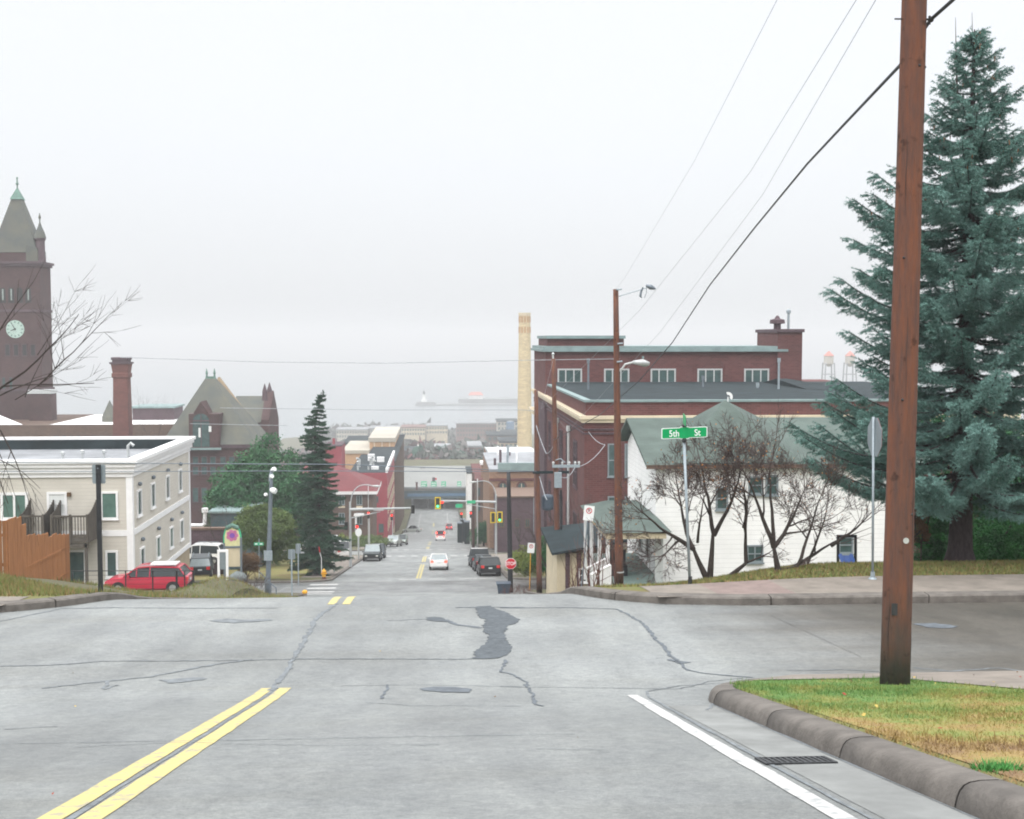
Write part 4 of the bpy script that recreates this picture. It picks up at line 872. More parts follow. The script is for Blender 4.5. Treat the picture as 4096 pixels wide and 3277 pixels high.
# ------------------------------------------------------------------ arched community sign, white notice frame, rock
def arch_sign():
    Y = 78.0; a = P(897, 2185, Y); c = P(962, 2185, Y); zb = a.z; zt = ZA(2100, Y, 925); r = thing('arched_sign', (a.x, Y, H(a.x, Y)), 'arched pale yellow board painted with a pink and violet flower', 'sign board')
    xm = (a.x + c.x) / 2; hw = (c.x - a.x) / 2; h = zt - zb
    pr = [(xm - hw, 0), (xm + hw, 0), (xm + hw, h * .5), (xm + hw * .8, h * .78), (xm + hw * .45, h * .95), (xm, h), (xm - hw * .5, h * .93), (xm - hw * .82, h * .74), (xm - hw, h * .45)]
    b = MB(); b.prism([(x, Y, zb + z) for x, z in pr], (0, .12, 0)); b.build('board', 'pale_yellow', r)
    b = MB()
    for i in range(1, len(pr)): 
        p, q = pr[i], pr[(i + 1) % len(pr)]; b.tube([(p[0], Y + .05, zb + p[1]), (q[0], Y + .05, zb + q[1])], .07, 5)
    b.build('edging', 'sign_green_far', r)
    b = MB(); rr = random.Random(4)
    for k in range(5): b.ball((xm - hw * .6 + k * hw * .3, Y + .03, zt - .05 - abs(k - 2) * .07), .15, 7, 5)
    b.build('cap_ornament', 'copper', r)
    b = MB(); zc = zb + h * .5
    for k in range(7): t = k * 2 * math.pi / 7; b.prism([(xm + .26 * math.cos(t) + .14 * math.cos(s), Y - .015, zc + .26 * math.sin(t) + .14 * math.sin(s)) for s in np.arange(8) * math.pi / 4], (0, .013, 0))
    b.build('flower', 'pink', r); b = MB(); b.prism([(xm + .17 * math.cos(s), Y - .03, zc + .17 * math.sin(s)) for s in np.arange(10) * math.pi / 5], (0, .014, 0)); b.build('flower_centre', 'violet', r)
    b = MB(); z0 = zb - 1.35; b.box((xm - hw + .1, Y + .02, z0), (xm + hw - .02, Y + .1, zb - .12)); b.build('lower_panel', 'cream_wall', r)
    b = MB(); b.box((xm - hw - .06, Y - .02, H(xm, Y) - .3), (xm - hw + .06, Y + .14, zb + .2)); b.box((xm + hw - .04, Y - .02, H(xm, Y) - .3), (xm + hw + .08, Y + .14, zb + h * .4)); b.box((xm - hw, Y - .03, zb - .12), (xm + hw, Y + .15, zb)); b.build('post', 'steel_grey', r)
    Y = 70.0; a = P(870, 2300, Y); c = P(911, 2200, Y); zg = H(a.x, Y); r = thing('notice_frame', (a.x, Y, zg), 'tall white post frame holding a grey notice panel', 'notice board')
    b = MB()
    for x in (a.x, c.x - .12): b.box((x, Y, min(zg, a.z) - .3), (x + .13, Y + .12, c.z))
    b.box((a.x + .13, Y + .01, c.z - .14), (c.x - .12, Y + .11, c.z - .001)); b.build('post', 'white_trim', r); b = MB(); b.box((a.x + .131, Y + .04, c.z - 1.15), (c.x - .121, Y + .08, c.z - .15)); b.build('notice_panel', 'sign_grey', r)
    Y = 66; q = P(950, 2315, Y); b = MB(); b.ball((0, 0, 0), .5, 12, 8, (1, .8, .75), random.Random(2), .14); o = b.build('boulder', 'rock_grey', smooth=True); o.location = (q.x, Y, q.z); tag(o, 'blue grey boulder at the edge of the grass bank', 'boulder')
arch_sign()
# ------------------------------------------------------------------ red roofed brick house and its neighbours down the street
def front(r, Y, a, c, wm, zb, depth=12, name='wall'):
    """a box wall given by two photo corners (left, top) and (right, bottom is zb)"""
    p = P(a[0], a[1], Y); q = P(c[0], a[1], Y); b = MB(); b.box((p.x, Y, zb), (q.x, Y + depth, p.z)); return b.build(name, wm, r), p, q
def fwin(r, Y, x0, x1, y0, y1, fm='white_trim', gm='glass', cols=1, rows=1, fw=.1, sill=True, par=None):
    p = P(x0, y1, Y); q = P(x1, y0, Y); return window(par or r, (p.x, Y, p.z), EX, NY, q.x - p.x, q.z - p.z, fm, gm, cols, rows, fw, .08, sill=sill)
def redroof():
    Y = 215.0; zb = B(Y) - 2; x1 = XA(1490, Y); x0 = XA(1130, Y); ze = ZA(1976, Y, 1400); r = thing('brick_house', (x0, Y, zb), 'brown brick house with maroon hipped roof and broad white eaves', 'house')
    D = 14; b = MB(); b.box((x0, Y, zb - 2), (x1, Y + D, ze)); b.build('wall', 'brick_brown', r)
    b = MB(); o = .9; b.box((x0 - o, Y - o, ze), (x1 + o, Y + D + o, ze + .55)); b.build('eaves', 'white_trim', r)
    xr0, xr1 = XA(1225, Y + 7), XA(1352, Y + 7); zr = ZA(1862, Y + 7, 1350); z = ze + .551; yc = Y + D / 2; b = MB()
    b.add([(x0 - o, Y - o, z), (x1 + o, Y - o, z), (x1 + o, Y + D + o, z), (x0 - o, Y + D + o, z), (xr0, yc, zr), (xr1, yc, zr)], [(0, 1, 5, 4), (1, 2, 5), (2, 3, 4, 5), (3, 0, 4), (3, 2, 1, 0)]); b.build('roof', 'red_roof', r)
    for (a, c) in ((1355, 1379), (1426, 1449), (1290, 1312), (1226, 1248)):
        fwin(r, Y, a, c, 1982, 2020, 'galv', 'glass', 2, 1); fwin(r, Y, a, c, 2052, 2098, 'galv', 'glass', 2, 1)
        p = P(a - 1, 2032, Y); q = P(c + 1, 2024, Y); b = MB(); b.box((p.x, Y - .1, p.z), (q.x, Y - .001, q.z)); b.build('stone_sill', 'cream_stone', r)
    p = P(1425, 2142, Y); q = P(1450, 2060, Y); b = MB(); b.box((p.x - .3, Y - 1.6, q.z), (q.x + .3, Y - .001, q.z + .3)); b.box((p.x - .1, Y - 1.5, p.z - 1), (p.x + .2, Y - 1.2, q.z)); b.build('porch', 'white_trim', r)
    # maroon painted block behind it
    Y = 250.0; zb = B(Y) - 3; r = thing('red_block', (XA(1480, Y), Y, zb), 'maroon painted commercial block with cluttered dark roof', 'commercial building')
    _, p, q = front(r, Y, (1395, 1893), (1548, 0), 'red_painted', zb, 40)
    z = p.z; b = MB(); b.box((p.x, Y + .3, z), (q.x - .3, Y + 39.7, z + .05)); b.build('roof', 'roof_dark', r)
    b = MB(); b.box((q.x - .3, Y, z), (q.x + .15, Y + 40, z + .9)); b.build('parapet', 'white_trim', r)
    rr = random.Random(8)
    for k in range(11):
        x = p.x + 1 + rr.random() * (q.x - p.x - 4); y = Y + 3 + rr.random() * 32; b = MB(); h = rr.uniform(.6, 1.7)
        if k % 3: b.tube([(x, y, z), (x, y, z + h), (x + rr.uniform(-.6, .6), y - .5, z + h + .35)], rr.uniform(.18, .32), 7); b.build('roof_vent', 'galv_pale', r)
        else: b.box((x, y, z + .05), (x + 1.6, y + 1.3, z + h * .8)); b.build('air_unit', 'white_trim', r)
    for (a, c, y0, y1) in ((1494, 1514, 1925, 1948), (1494, 1514, 1985, 2010), (1515, 1535, 2095, 2130), (1478, 1495, 2095, 2130)): fwin(r, Y, a, c, y0, y1, 'brick_plum', 'glass', 1, 1)
    # side wall facing the avenue, ochre strips
    xs = q.x
    for k in range(9):
        y = Y + 2 + k * 4.1
        for zz in (zb + 4.5, zb + 8.2, zb + 11.5):
            window(r, (xs, y, zz), EY, EX, 1.4, 2.0, 'cream_stone', 'glass', 1, 1, .14, .1)
    Y = 275.0; r = thing('red_stair_block', (XA(1345, Y), Y, B(Y)), 'plain dark red block rising above the maroon roof', 'commercial building')
    _, p, q = front(r, Y, (1300, 1786), (1366, 0), 'red_painted', B(Y) - 4, 10); b = MB(); b.tube([(q.x - 2, Y + 3, p.z), (q.x - 2, Y + 3, p.z + 1.6)], .3, 8); b.build('flue', 'red_painted', r); b = MB(); b.box((p.x - .1, Y - .1, p.z + .001), (q.x + .1, Y + 10.1, p.z + .25)); b.build('coping', 'brick_plum', r)
    Y = 330.0; zb = B(Y) - 3; r = thing('tan_block', (XA(1520, Y), Y, zb), 'plain light orange block with flat parapet above the street', 'commercial building')
    _, p, q = front(r, Y, (1478, 1768), (1578, 0), 'orange_brick', zb, 40); b = MB(); b.box((p.x - .3, Y - .3, p.z + .001), (q.x + .3, Y + 40, p.z + 1.1)); b.build('parapet', 'pale_building', r)
    for k in range(3): b = MB(); x = p.x + 1.2 + k * 2.1; b.box((x, Y - .12, p.z - 9), (x + .25, Y - .001, p.z)); b.build('pilaster', 'cream_stone', r)
    r = thing('tan_annex', (XA(1420, 325), 325, zb), 'low orange annex with white parapet beside the tan block', 'commercial building')
    _, p, q = front(r, 325.0, (1368, 1815), (1477, 0), 'orange_brick', zb, 30); b = MB(); b.box((p.x, 324.7, p.z + .001), (q.x, 355, p.z + .9)); b.build('parapet', 'pale_building', r)
    r = thing('dark_loft', (XA(1420, 420), 420, -50), 'dusky brown loft behind the orange annex', 'commercial building'); _, p, q = front(r, 420.0, (1372, 1778), (1476, 0), 'brick_brown', -70, 30)
    for k in range(5): fwin(r, 420.0, 1380 + k * 19, 1390 + k * 19, 1785, 1800, 'brick_brown', 'glass')
    b = MB(); b.box((p.x - .2, 419.8, p.z + .001), (q.x + .2, 450, p.z + .6)); b.build('coping', 'roof_dark', r)
    # long street row on the left between the maroon block and the bridge
    Y = 292; r = thing('street_row', (XA(1560, Y), Y, B(Y)), 'narrow ochre fronted row along the left kerb near the bridge', 'commercial building')
    x1 = XA(1577, Y); b = MB(); b.box((x1 - 7, Y, -62), (x1, 372, ZA(1852, Y, 1577))); b.build('wall', 'cream_wall', r)
    for k in range(9):
        y = Y + 2 + k * 8.4; b = MB(); b.box((x1, y, -60), (x1 + .3, y + 1.2, ZA(1852, Y, 1577))); b.build('pilaster', 'brick_brown', r)
        window(r, (x1, y + 2.2, ZA(1960, Y)), EY, EX, 3.6, 6, 'brick_brown', 'glass', 2, 3, .2, .1)
    b = MB(); b.box((x1 - 7.2, Y - .2, ZA(1852, Y, 1577) + .001), (x1 + .3, 372.2, ZA(1852, Y, 1577) + .5)); b.build('roof', 'roof_dark', r)
redroof()
# ------------------------------------------------------------------ overpass, plaza and signs
def bridge():
    Y = 388.0; zt = ZA(1955, Y, 1740); zu = ZA(2003, Y, 1740); x0, x1 = XA(1555, Y), XA(1905, Y); r = thing('road_bridge', ((x0 + x1) / 2, Y, zt), 'blue grey road bridge crossing the bottom of the street', 'bridge')
    b = MB(); b.box((x0 - 8, Y + 1, zt - .8), (x1 + 8, 457, zt)); b.build('deck', 'deck_concrete', r)
    b = MB(); b.box((x0 - 8, Y + .2, zt + .001), (x1 + 8, Y + .9, zt + .55)); b.build('barrier', 'grey_building', r)
    b = MB(); b.box((x0 - 8, Y + 1, zt - 3.4), (x1 + 8, Y + 1.6, zt - .81)); b.build('girder', 'teal_girder', r)
    b = MB(); b.box((x0 + 6, Y + .8, zt - 2.6), (x1 - 2, Y + .99, zt - 1.7)); b.build('girder_band', 'blue_panel', r)
    b = MB(); b.box((x0 - 8, Y + 1.7, -62), (x0 + 2.3, 473, zt - .81)); b.build('abutment', 'dark_under', r); b = MB(); b.box((x1 - 1, Y + 1.7, -62), (x1 + 8, 473, zt - .81)); b.build('abutment', 'dark_under', r)
    for k in range(4): x = x0 + 7 + k * 5.2; b = MB(); b.box((x, Y + 6, -60), (x + .7, Y + 7, zt - .81)); b.build('column', 'grey_building', r)
    # plaza beyond the bridge with barrier rail
    b = MB(); b.box((x0 - 18, 457.01, zt - 2), (x1 + 10, 482, zt - .02)); tag(b.build('field', 'ground'), kind='structure')
    r = thing('plaza_railing', (XA(1740, 448), 448, zt), 'pale barrier rail with short dark posts across the plaza beyond the bridge', 'railing')
    Y = 448.0; zz = ZA(1893, Y, 1740); b = MB(); b.box((XA(1590, Y), Y, zz - .25), (XA(1905, Y), Y + .3, zz + .15)); b.build('rail', 'grey_building', r)
    for px in (1610, 1645, 1683, 1694, 1740, 1790): b = MB(); x = XA(px, Y); b.box((x, Y - .1, zt - .1), (x + .35, Y + .4, zz + (2.2 if px in (1683, 1694) else .8))); b.build('post', 'brick_plum', r)
    # brown pylons at the bridge
    for px, y0, y1, Yp, lab in ((1590, 1868, 1957, 384.0, 'tall dark maroon pylon at the bridge approach'), (1667, 1932, 1957, 386.0, 'short dark maroon marker post on the bridge edge')):
        p = P(px, y1, Yp); q = P(px + 8, y0, Yp); r = thing('pylon', (p.x, Yp, p.z), lab, 'pylon'); b = MB(); w = .55 if px < 1600 else .3; b.box((p.x - w, Yp - w, p.z - (7 if px < 1600 else .2)), (p.x + w, Yp + w, q.z)); b.build('shaft', 'brick_maroon', r); b = MB(); b.box((p.x - w - .1, Yp - w - .1, q.z + .001), (p.x + w + .1, Yp + w + .1, q.z + .25)); b.build('cap', 'brick_plum', r)
    # green direction signs on the bridge edge
    Ys = 392.0
    for i, (a, c, s) in enumerate(((1684, 1708, 'widest green sign, first from the maroon marker post'), (1724, 1746, 'green sign under the small red light on the bridge'), (1765, 1784, 'green sign between the twin panel and the lone end sign'), (1829, 1845, 'narrow lone green sign at the far end of the bridge rail'))):
        p = P(a, 1949, Ys); q = P(c, 1926, Ys); r = thing('direction_sign', (p.x, Ys, zt), s, 'road sign', 'green direction signs on the bridge')
        b = MB(); b.box((p.x, Ys - .1, p.z), (q.x, Ys, q.z)); b.build('sign_panel', 'sign_green_far', r); b = MB(); 
        for x in (p.x + .25, q.x - .35): b.box((x, Ys + .001, zt - .1), (x + .12, Ys + .12, p.z + .8))
        b.build('post', 'galv', r); rr = random.Random(i); b = MB()
        for row in range(2):
            x = p.x + .2
            while x < q.x - .35: w = rr.uniform(.15, .3); z = p.z + .35 + row * .75; b.box((x, Ys - .13, z), (x + w, Ys - .101, z + .42)); x += w + .12
        b.build('lettering', 'sign_white', r)
    p = P(1735, 1925, 393); r = thing('beacon', (p.x, 393, p.z), 'small dark signal box with red lamp above the green signs', 'signal light'); b = MB(); b.box((p.x - .5, 393, p.z - .4), (p.x + .5, 393.5, p.z + 1.2)); b.build('housing', 'brick_plum', r); b = MB(); b.ball((p.x + .7, 393.1, p.z + .7), .35, 8, 6); b.build('lamp', 'sign_red', r)
bridge()
# ------------------------------------------------------------------ far harbour district
def far_building(name, Y, x0, x1, y0, wm, label, roof='roof_dark', wins=0, wrows=1, zb=-92, cat='building', depth=25, group=None, wy=None, gabled=False):
    r = thing(name, (XA((x0 + x1) / 2, Y), Y, zb), label, cat, group); _, p, q = front(r, Y, (x0, y0), (x1, 0), wm, zb, depth)
    b = MB()
    if gabled: b.prism([(p.x - .5, Y - .5, p.z + .001), (p.x - .5, Y + depth, p.z + .001), (p.x - .5, Y + depth / 2, p.z + 4)], (q.x - p.x + 1, 0, 0))
    else: b.box((p.x - .5, Y - .5, p.z + .001), (q.x + .5, Y + depth, p.z + .9))
    b.build('roof', roof, r)
    if wins:
        w = (q.x - p.x) / wins
        for rw in range(wrows):
            for k in range(wins): x = p.x + w * (k + .22); z = p.z - 2.4 - rw * 3.3; b = MB(); b.box((x, Y - .15, z), (x + w * .55, Y - .001, z + 1.7)); b.build('window', 'glass', r)
    return r, p, q
def harbour():
    F = far_building
    F('condo_block', 960, 1345, 1470, 1722, 'pale_building', 'long pale harbour condo block, leftmost of the shore row', 'grey_building', 12, 2, group='pale harbour blocks'); F('condo_block', 965, 1480, 1600, 1716, 'pale_building', 'pale harbour condo block between the leftmost one and the brownish one', 'grey_building', 11, 2, group='pale harbour blocks')
    F('condo_block', 955, 1605, 1700, 1712, 'cream_wall', 'cream toned harbour condo block with brighter front', 'brown_building', 9, 2, group='pale harbour blocks'); F('condo_block', 970, 1705, 1790, 1706, 'cream_wall', 'small cream harbour block beside the gap in the shore row', 'grey_building', 8, 2, group='pale harbour blocks')
    F('brick_warehouse', 900, 1826, 1990, 1697, 'brown_building', 'wide brown harbour warehouse beyond the trees', 'grey_building', 14, 3); F('brick_warehouse', 880, 1990, 2072, 1688, 'pale_building', 'pale harbour warehouse touching the cream smokestack', 'roof_dark', 6, 3)
    F('harbour_hotel', 820, 2010, 2076, 1735, 'grey_building', 'grey low harbour building with dark band near the smokestack', 'roof_dark', 5, 1)
    p = P(2041, 1730, 870); r = thing('blue_tank', (p.x, 870, p.z), 'upright blue tank in front of the harbour warehouse', 'tank'); b = MB(); b.lathe((p.x, 870, p.z), [(3.0, -3), (3.0, 7), (2.6, 8)], 12); b.build('shell', 'blue_panel', r); b = MB(); b.lathe((p.x, 870, p.z + 8.01), [(2.6, 0), (.3, .7)], 12); b.build('lid', 'grey_building', r)
    F('orange_store', 700, 1950, 2066, 1745, 'brick_brown', 'brown flat store with cream lower storey before the harbour', 'roof_dark', 6, 1, zb=-80)
    F('plaza_building', 600, 2000, 2070, 1772, 'cream_wall', 'low cream building under the harbour store', 'roof_dark', 4, 1, zb=-72)
    F('maroon_store', 560, 1610, 1680, 1812, 'brown_building', 'small dull maroon store among the far bare trees', 'roof_dark', 4, 1, zb=-66); F('white_store', 620, 1740, 1800, 1798, 'pale_building', 'small pale store among the far bare trees', 'grey_building', 4, 1, zb=-70)
    F('brick_terrace', 575, 1875, 1925, 1790, 'brown_building', 'narrow brick terrace left of the pale rooftops', 'grey_building', 3, 2, zb=-66)
    # pier with lighthouse, and the ship canal building with its red roof
    b = MB(); p = P(1660, 1637, 1600); q = P(2110, 1615, 1600); b.box((p.x, 1590, -95), (q.x, 1612, q.z)); b.box((XA(1835, 1600), 1612, -95), (q.x, 1640, ZA(1597, 1612, 1900))); b.box((p.x + 2, 1592, q.z), (XA(1745, 1600), 1606, ZA(1608, 1600))); r = tag(b.build('pier', 'pier_stone'), 'long low dark breakwater out in the misty lake', 'pier')
    p = P(1696, 1605, 1600); r = thing('lighthouse', (p.x, 1600, p.z), 'small white lighthouse on the end of the misty breakwater', 'lighthouse'); b = MB(); b.lathe((p.x, 1600, p.z - 1), [(4.2, 0), (4.0, 3), (2.6, 3.2), (2.0, 9), (2.8, 9.3), (2.8, 9.9)], 12); b.build('tower', 'white_building', r); b = MB(); b.lathe((p.x, 1600, p.z + 8.95), [(1.5, 0), (1.5, 2.4), (2.0, 2.6), (.2, 5.2), (.15, 7)], 10); b.build('lantern', 'roof_dark', r)
    p = P(1876, 1597, 1615); q = P(1932, 1573, 1615); r = thing('lake_station', (p.x, 1615, p.z), 'white lakefront station with a wide red roof on the breakwater', 'building'); b = MB(); b.box((p.x, 1615, p.z - 4), (q.x, 1627, ZA(1582, 1615))); b.build('wall', 'white_building', r)
    b = MB(); zz = ZA(1582, 1615); b.add([(p.x - 1, 1614, zz), (q.x + 1, 1614, zz), (q.x + 1, 1628, zz), (p.x - 1, 1628, zz), (p.x + 3, 1621, zz + 4.5), (q.x - 3, 1621, zz + 4.5)], [(0, 1, 5, 4), (1, 2, 5), (2, 3, 4, 5), (3, 0, 4), (3, 2, 1, 0)]); b.build('roof', 'red_tower', r)
    # water towers
    for i, (px, lab) in enumerate(((3313, 'water tower with orange cone cap standing clear of the spruce'), (3398, 'water tower with orange cone cap half behind spruce branches'))):
        Y = 900.0; p = P(px, 1560, Y); t = P(px, 1425, Y); s = (1560 - 1425) * Y / F_PX; r = thing('water_tower', (p.x, Y, p.z - 20), lab, 'water tower', 'pair of misty water towers'); R0 = 3.6
        b = MB(); b.lathe((p.x, Y, t.z - 8), [(1.0, 0), (R0, 2.2), (R0, 8), (R0 + .2, 8.1)], 14); b.build('tank', 'pale_building', r); b = MB(); b.lathe((p.x, Y, t.z + .12), [(R0 + .5, 0), (2.2, 2.0), (.3, 3.8)], 14); b.build('roof', 'red_tower', r)
        for sx in (-1, 1):
            for sy in (-1, 1): b = MB(); b.tube([(p.x + sx * 5, Y + sy * 5, p.z - 20), (p.x + sx * 3.3, Y + sy * 3.3, t.z - 5)], .55, 5); b.build('leg', 'grey_building', r)
        for k in range(2):
            z = p.z + 4 + k * 8; h = 4.2 - k * .5; b = MB()
            for (x0, y0, x1, y1) in ((-h, -h, h, -h), (h, -h, h, h), (h, h, -h, h), (-h, h, -h, -h)): b.tube([(p.x + x0, Y + y0, z), (p.x + x1, Y + y1, z)], .3, 4)
            b.build('brace', 'grey_building', r)
    # smokestack
    Y = 300.0; x = XA(2098, Y); zt = ZA(1255, Y, 2098); zb = -62; ww = lambda z: 1.42 + (zt - z) * .0135; r = thing('smokestack', (x, Y, zb), 'tall tapering cream brick smokestack with banded top', 'smokestack')
    b = MB(); n = 20; b.lathe((x, Y, 0), [(ww(zt - k * (zt - zb) / n), zt - k * (zt - zb) / n) for k in range(n, -1, -1)], 18); b.build('shaft', 'cream_brick', r, smooth=False)
    b = MB(); b.lathe((x, Y, zt + .01), [(ww(zt) + .12, -.5), (ww(zt) + .12, .2)], 18); b.build('rim', 'cream_stone', r)
    for k in range(2):
        for j in range(12): t = j * math.pi / 6; z = zt - 2.2 - k * 2.6; u = Vector((math.cos(t), math.sin(t), 0)); b = MB(); b.obox((x, Y, 0), Vector((-u.y, u.x, 0)), u, -.2, .2, ww(z) - .05, ww(z) + .05, z, z + 1.5); b.build('brick_panel', 'orange_brick', r)
harbour()
# ------------------------------------------------------------------ tan arch-windowed building and its neighbours, right side of the street
def right_blocks():
    Y = 170.0; zb = B(Y) - 3; r = thing('arched_building', (XA(2040, Y), Y, zb), 'tan brick building with arched windows and teal roof band', 'commercial building')
    _, p, q = front(r, Y, (1958, 1888), (2200, 0), 'brick_tan', zb, 26); zt = p.z
    b = MB(); b.box((p.x + 1.2, Y - .25, zt + .001), (q.x, Y + .4, ZA(1852, Y, 2040))); b.build('parapet', 'teal_flashing', r)
    b = MB(); b.box((p.x, Y + .4, zt), (q.x, Y + 26, zt + .3)); b.build('roof', 'roof_membrane', r)
    b = MB(); b.box((p.x - .1, Y - .12, ZA(1924, Y, 2000)), (q.x, Y - .001, ZA(1914, Y, 2000))); b.build('brick_band', 'brick_maroon', r)
    for px in (2012, 2086, 2160):
        x = XA(px, Y); z0 = ZA(1983, Y, px); z1 = ZA(1946, Y, px); h = .5
        b = MB(); b.prism([(x - h, Y - .05, z0), (x + h, Y - .05, z0)] + [(x + h * math.cos(t), Y - .05, z1 + h * math.sin(t)) for t in np.linspace(0, math.pi, 9)], (0, .045, 0)); w = b.build('window', 'glass', r)
        b = MB(); b.prism([(x - .75, Y - .03, z1 - .1), (x + .75, Y - .03, z1 - .1)] + [(x + .75 * math.cos(t), Y - .03, z1 + .75 * math.sin(t)) for t in np.linspace(0, math.pi, 9)], (0, .028, 0)); b.build('arch', 'brick_maroon', r)
        b = MB(); b.box((x - .04, Y - .08, z0), (x + .04, Y - .051, z1 + .4)); b.box((x - h, Y - .08, z1 - .55), (x + h, Y - .051, z1 - .45)); b.build('sash', 'cream_stone', w); b = MB(); b.box((x - .7, Y - .12, z0 - .18), (x + .7, Y - .001, z0 - .001)); b.build('sill', 'cream_stone', r)
    rr = random.Random(5)
    for k in range(9):
        x = p.x + 1 + rr.random() * (XA(2130, Y) - p.x - 2); y = Y + 2 + rr.random() * 20; h = rr.uniform(.8, 2.6); b = MB(); b.tube([(x, y, zt + .3), (x, y, zt + h)], rr.uniform(.1, .22), 6); b.build('roof_vent', ['galv', 'brick_plum', 'white_trim'][k % 3], r)
    Yh = 196.0; r2 = thing('light_roof_hall', (XA(2050, Yh), Yh, B(Yh)), 'pale sloping metal roof behind the teal band', 'commercial building'); b = MB(); x0, x1 = XA(1962, Yh), XA(2170, Yh); z0, z1 = ZA(1850, Yh, 2050), ZA(1800, Yh + 14, 2050); b.box((x0, Yh, B(Yh) - 3), (x1, Yh + 28, z0)); b.build('wall', 'brick_tan', r2)
    b = MB(); b.prism([(x0, Yh - .3, z0 + .001), (x0, Yh + 28, z0 + .001), (x0, Yh + 14, z1)], (x1 - x0, 0, 0)); b.build('roof', 'galv_pale', r2)
    # plum brick lower block in front
    Y = 160.0; r = thing('plum_block', (XA(2060, Y), Y, B(Y)), 'low plum coloured brick block in front of the arched windows', 'commercial building'); _, p, q = front(r, Y, (1988, 1992), (2210, 0), 'brick_plum', B(Y) - 3, 9.5); b = MB(); b.box((p.x - .15, Y - .2, p.z + .001), (q.x, Y + 9.4, p.z + .22)); b.build('coping', 'brick_brown', r)
    for a in (1997, 2058, 2100): fwin(r, Y, a, a + 20, 2075, 2110, 'brick_brown', 'glass', 2, 1)
    b = MB(); x = XA(2135, Y); b.tube([(x, Y - .12, p.z - 5), (x, Y - .12, p.z)], .07, 6); b.build('downpipe', 'galv', r)
    # narrow brown buildings nearer the bridge, right side
    Y = 235.0; r = thing('brown_shopfront', (XA(1930, Y), Y, B(Y)), 'brown shop block with chimney behind the right signal mast', 'commercial building'); _, p, q = front(r, Y, (1903, 1925), (1962, 0), 'brick_brown', B(Y) - 3, 30); b = MB(); b.box((p.x - .2, Y - .3, p.z + .001), (q.x + .2, Y + 30, p.z + .35)); b.build('cornice', 'brick_maroon', r)
    for a in (1910, 1938): fwin(r, Y, a, a + 12, 1950, 1985, 'brick_plum', 'glass', 1, 1); fwin(r, Y, a, a + 12, 2010, 2045, 'brick_plum', 'glass', 1, 1)
    c = P(1925, 1925, Y + 3); d = P(1960, 1860, Y + 3); b = MB(); b.box((c.x, Y + 3, c.z - .5), (d.x, Y + 5.5, d.z)); ch = b.build('chimney', 'brick_tan', r); b = MB(); b.box((c.x - .2, Y + 2.8, d.z + .001), (d.x + .2, Y + 5.7, d.z + .6)); b.build('coping', 'white_trim', ch)
    Y = 290.0; r = thing('white_gable_block', (XA(1880, Y), Y, B(Y)), 'bright white end wall beside the green signs', 'commercial building'); _, p, q = front(r, Y, (1868, 1895), (1890, 0), 'white_building', B(Y) + 1, 14); b = MB(); b.box((p.x - .1, Y - .1, p.z + .001), (q.x + 6, Y + 14, p.z + .3)); b.build('roof', 'roof_dark', r); b = MB(); b.box((q.x, Y + .5, B(Y) - 2), (q.x + 7, Y + 14, p.z - .5)); b.build('side_wing', 'brick_brown', r)
right_blocks()
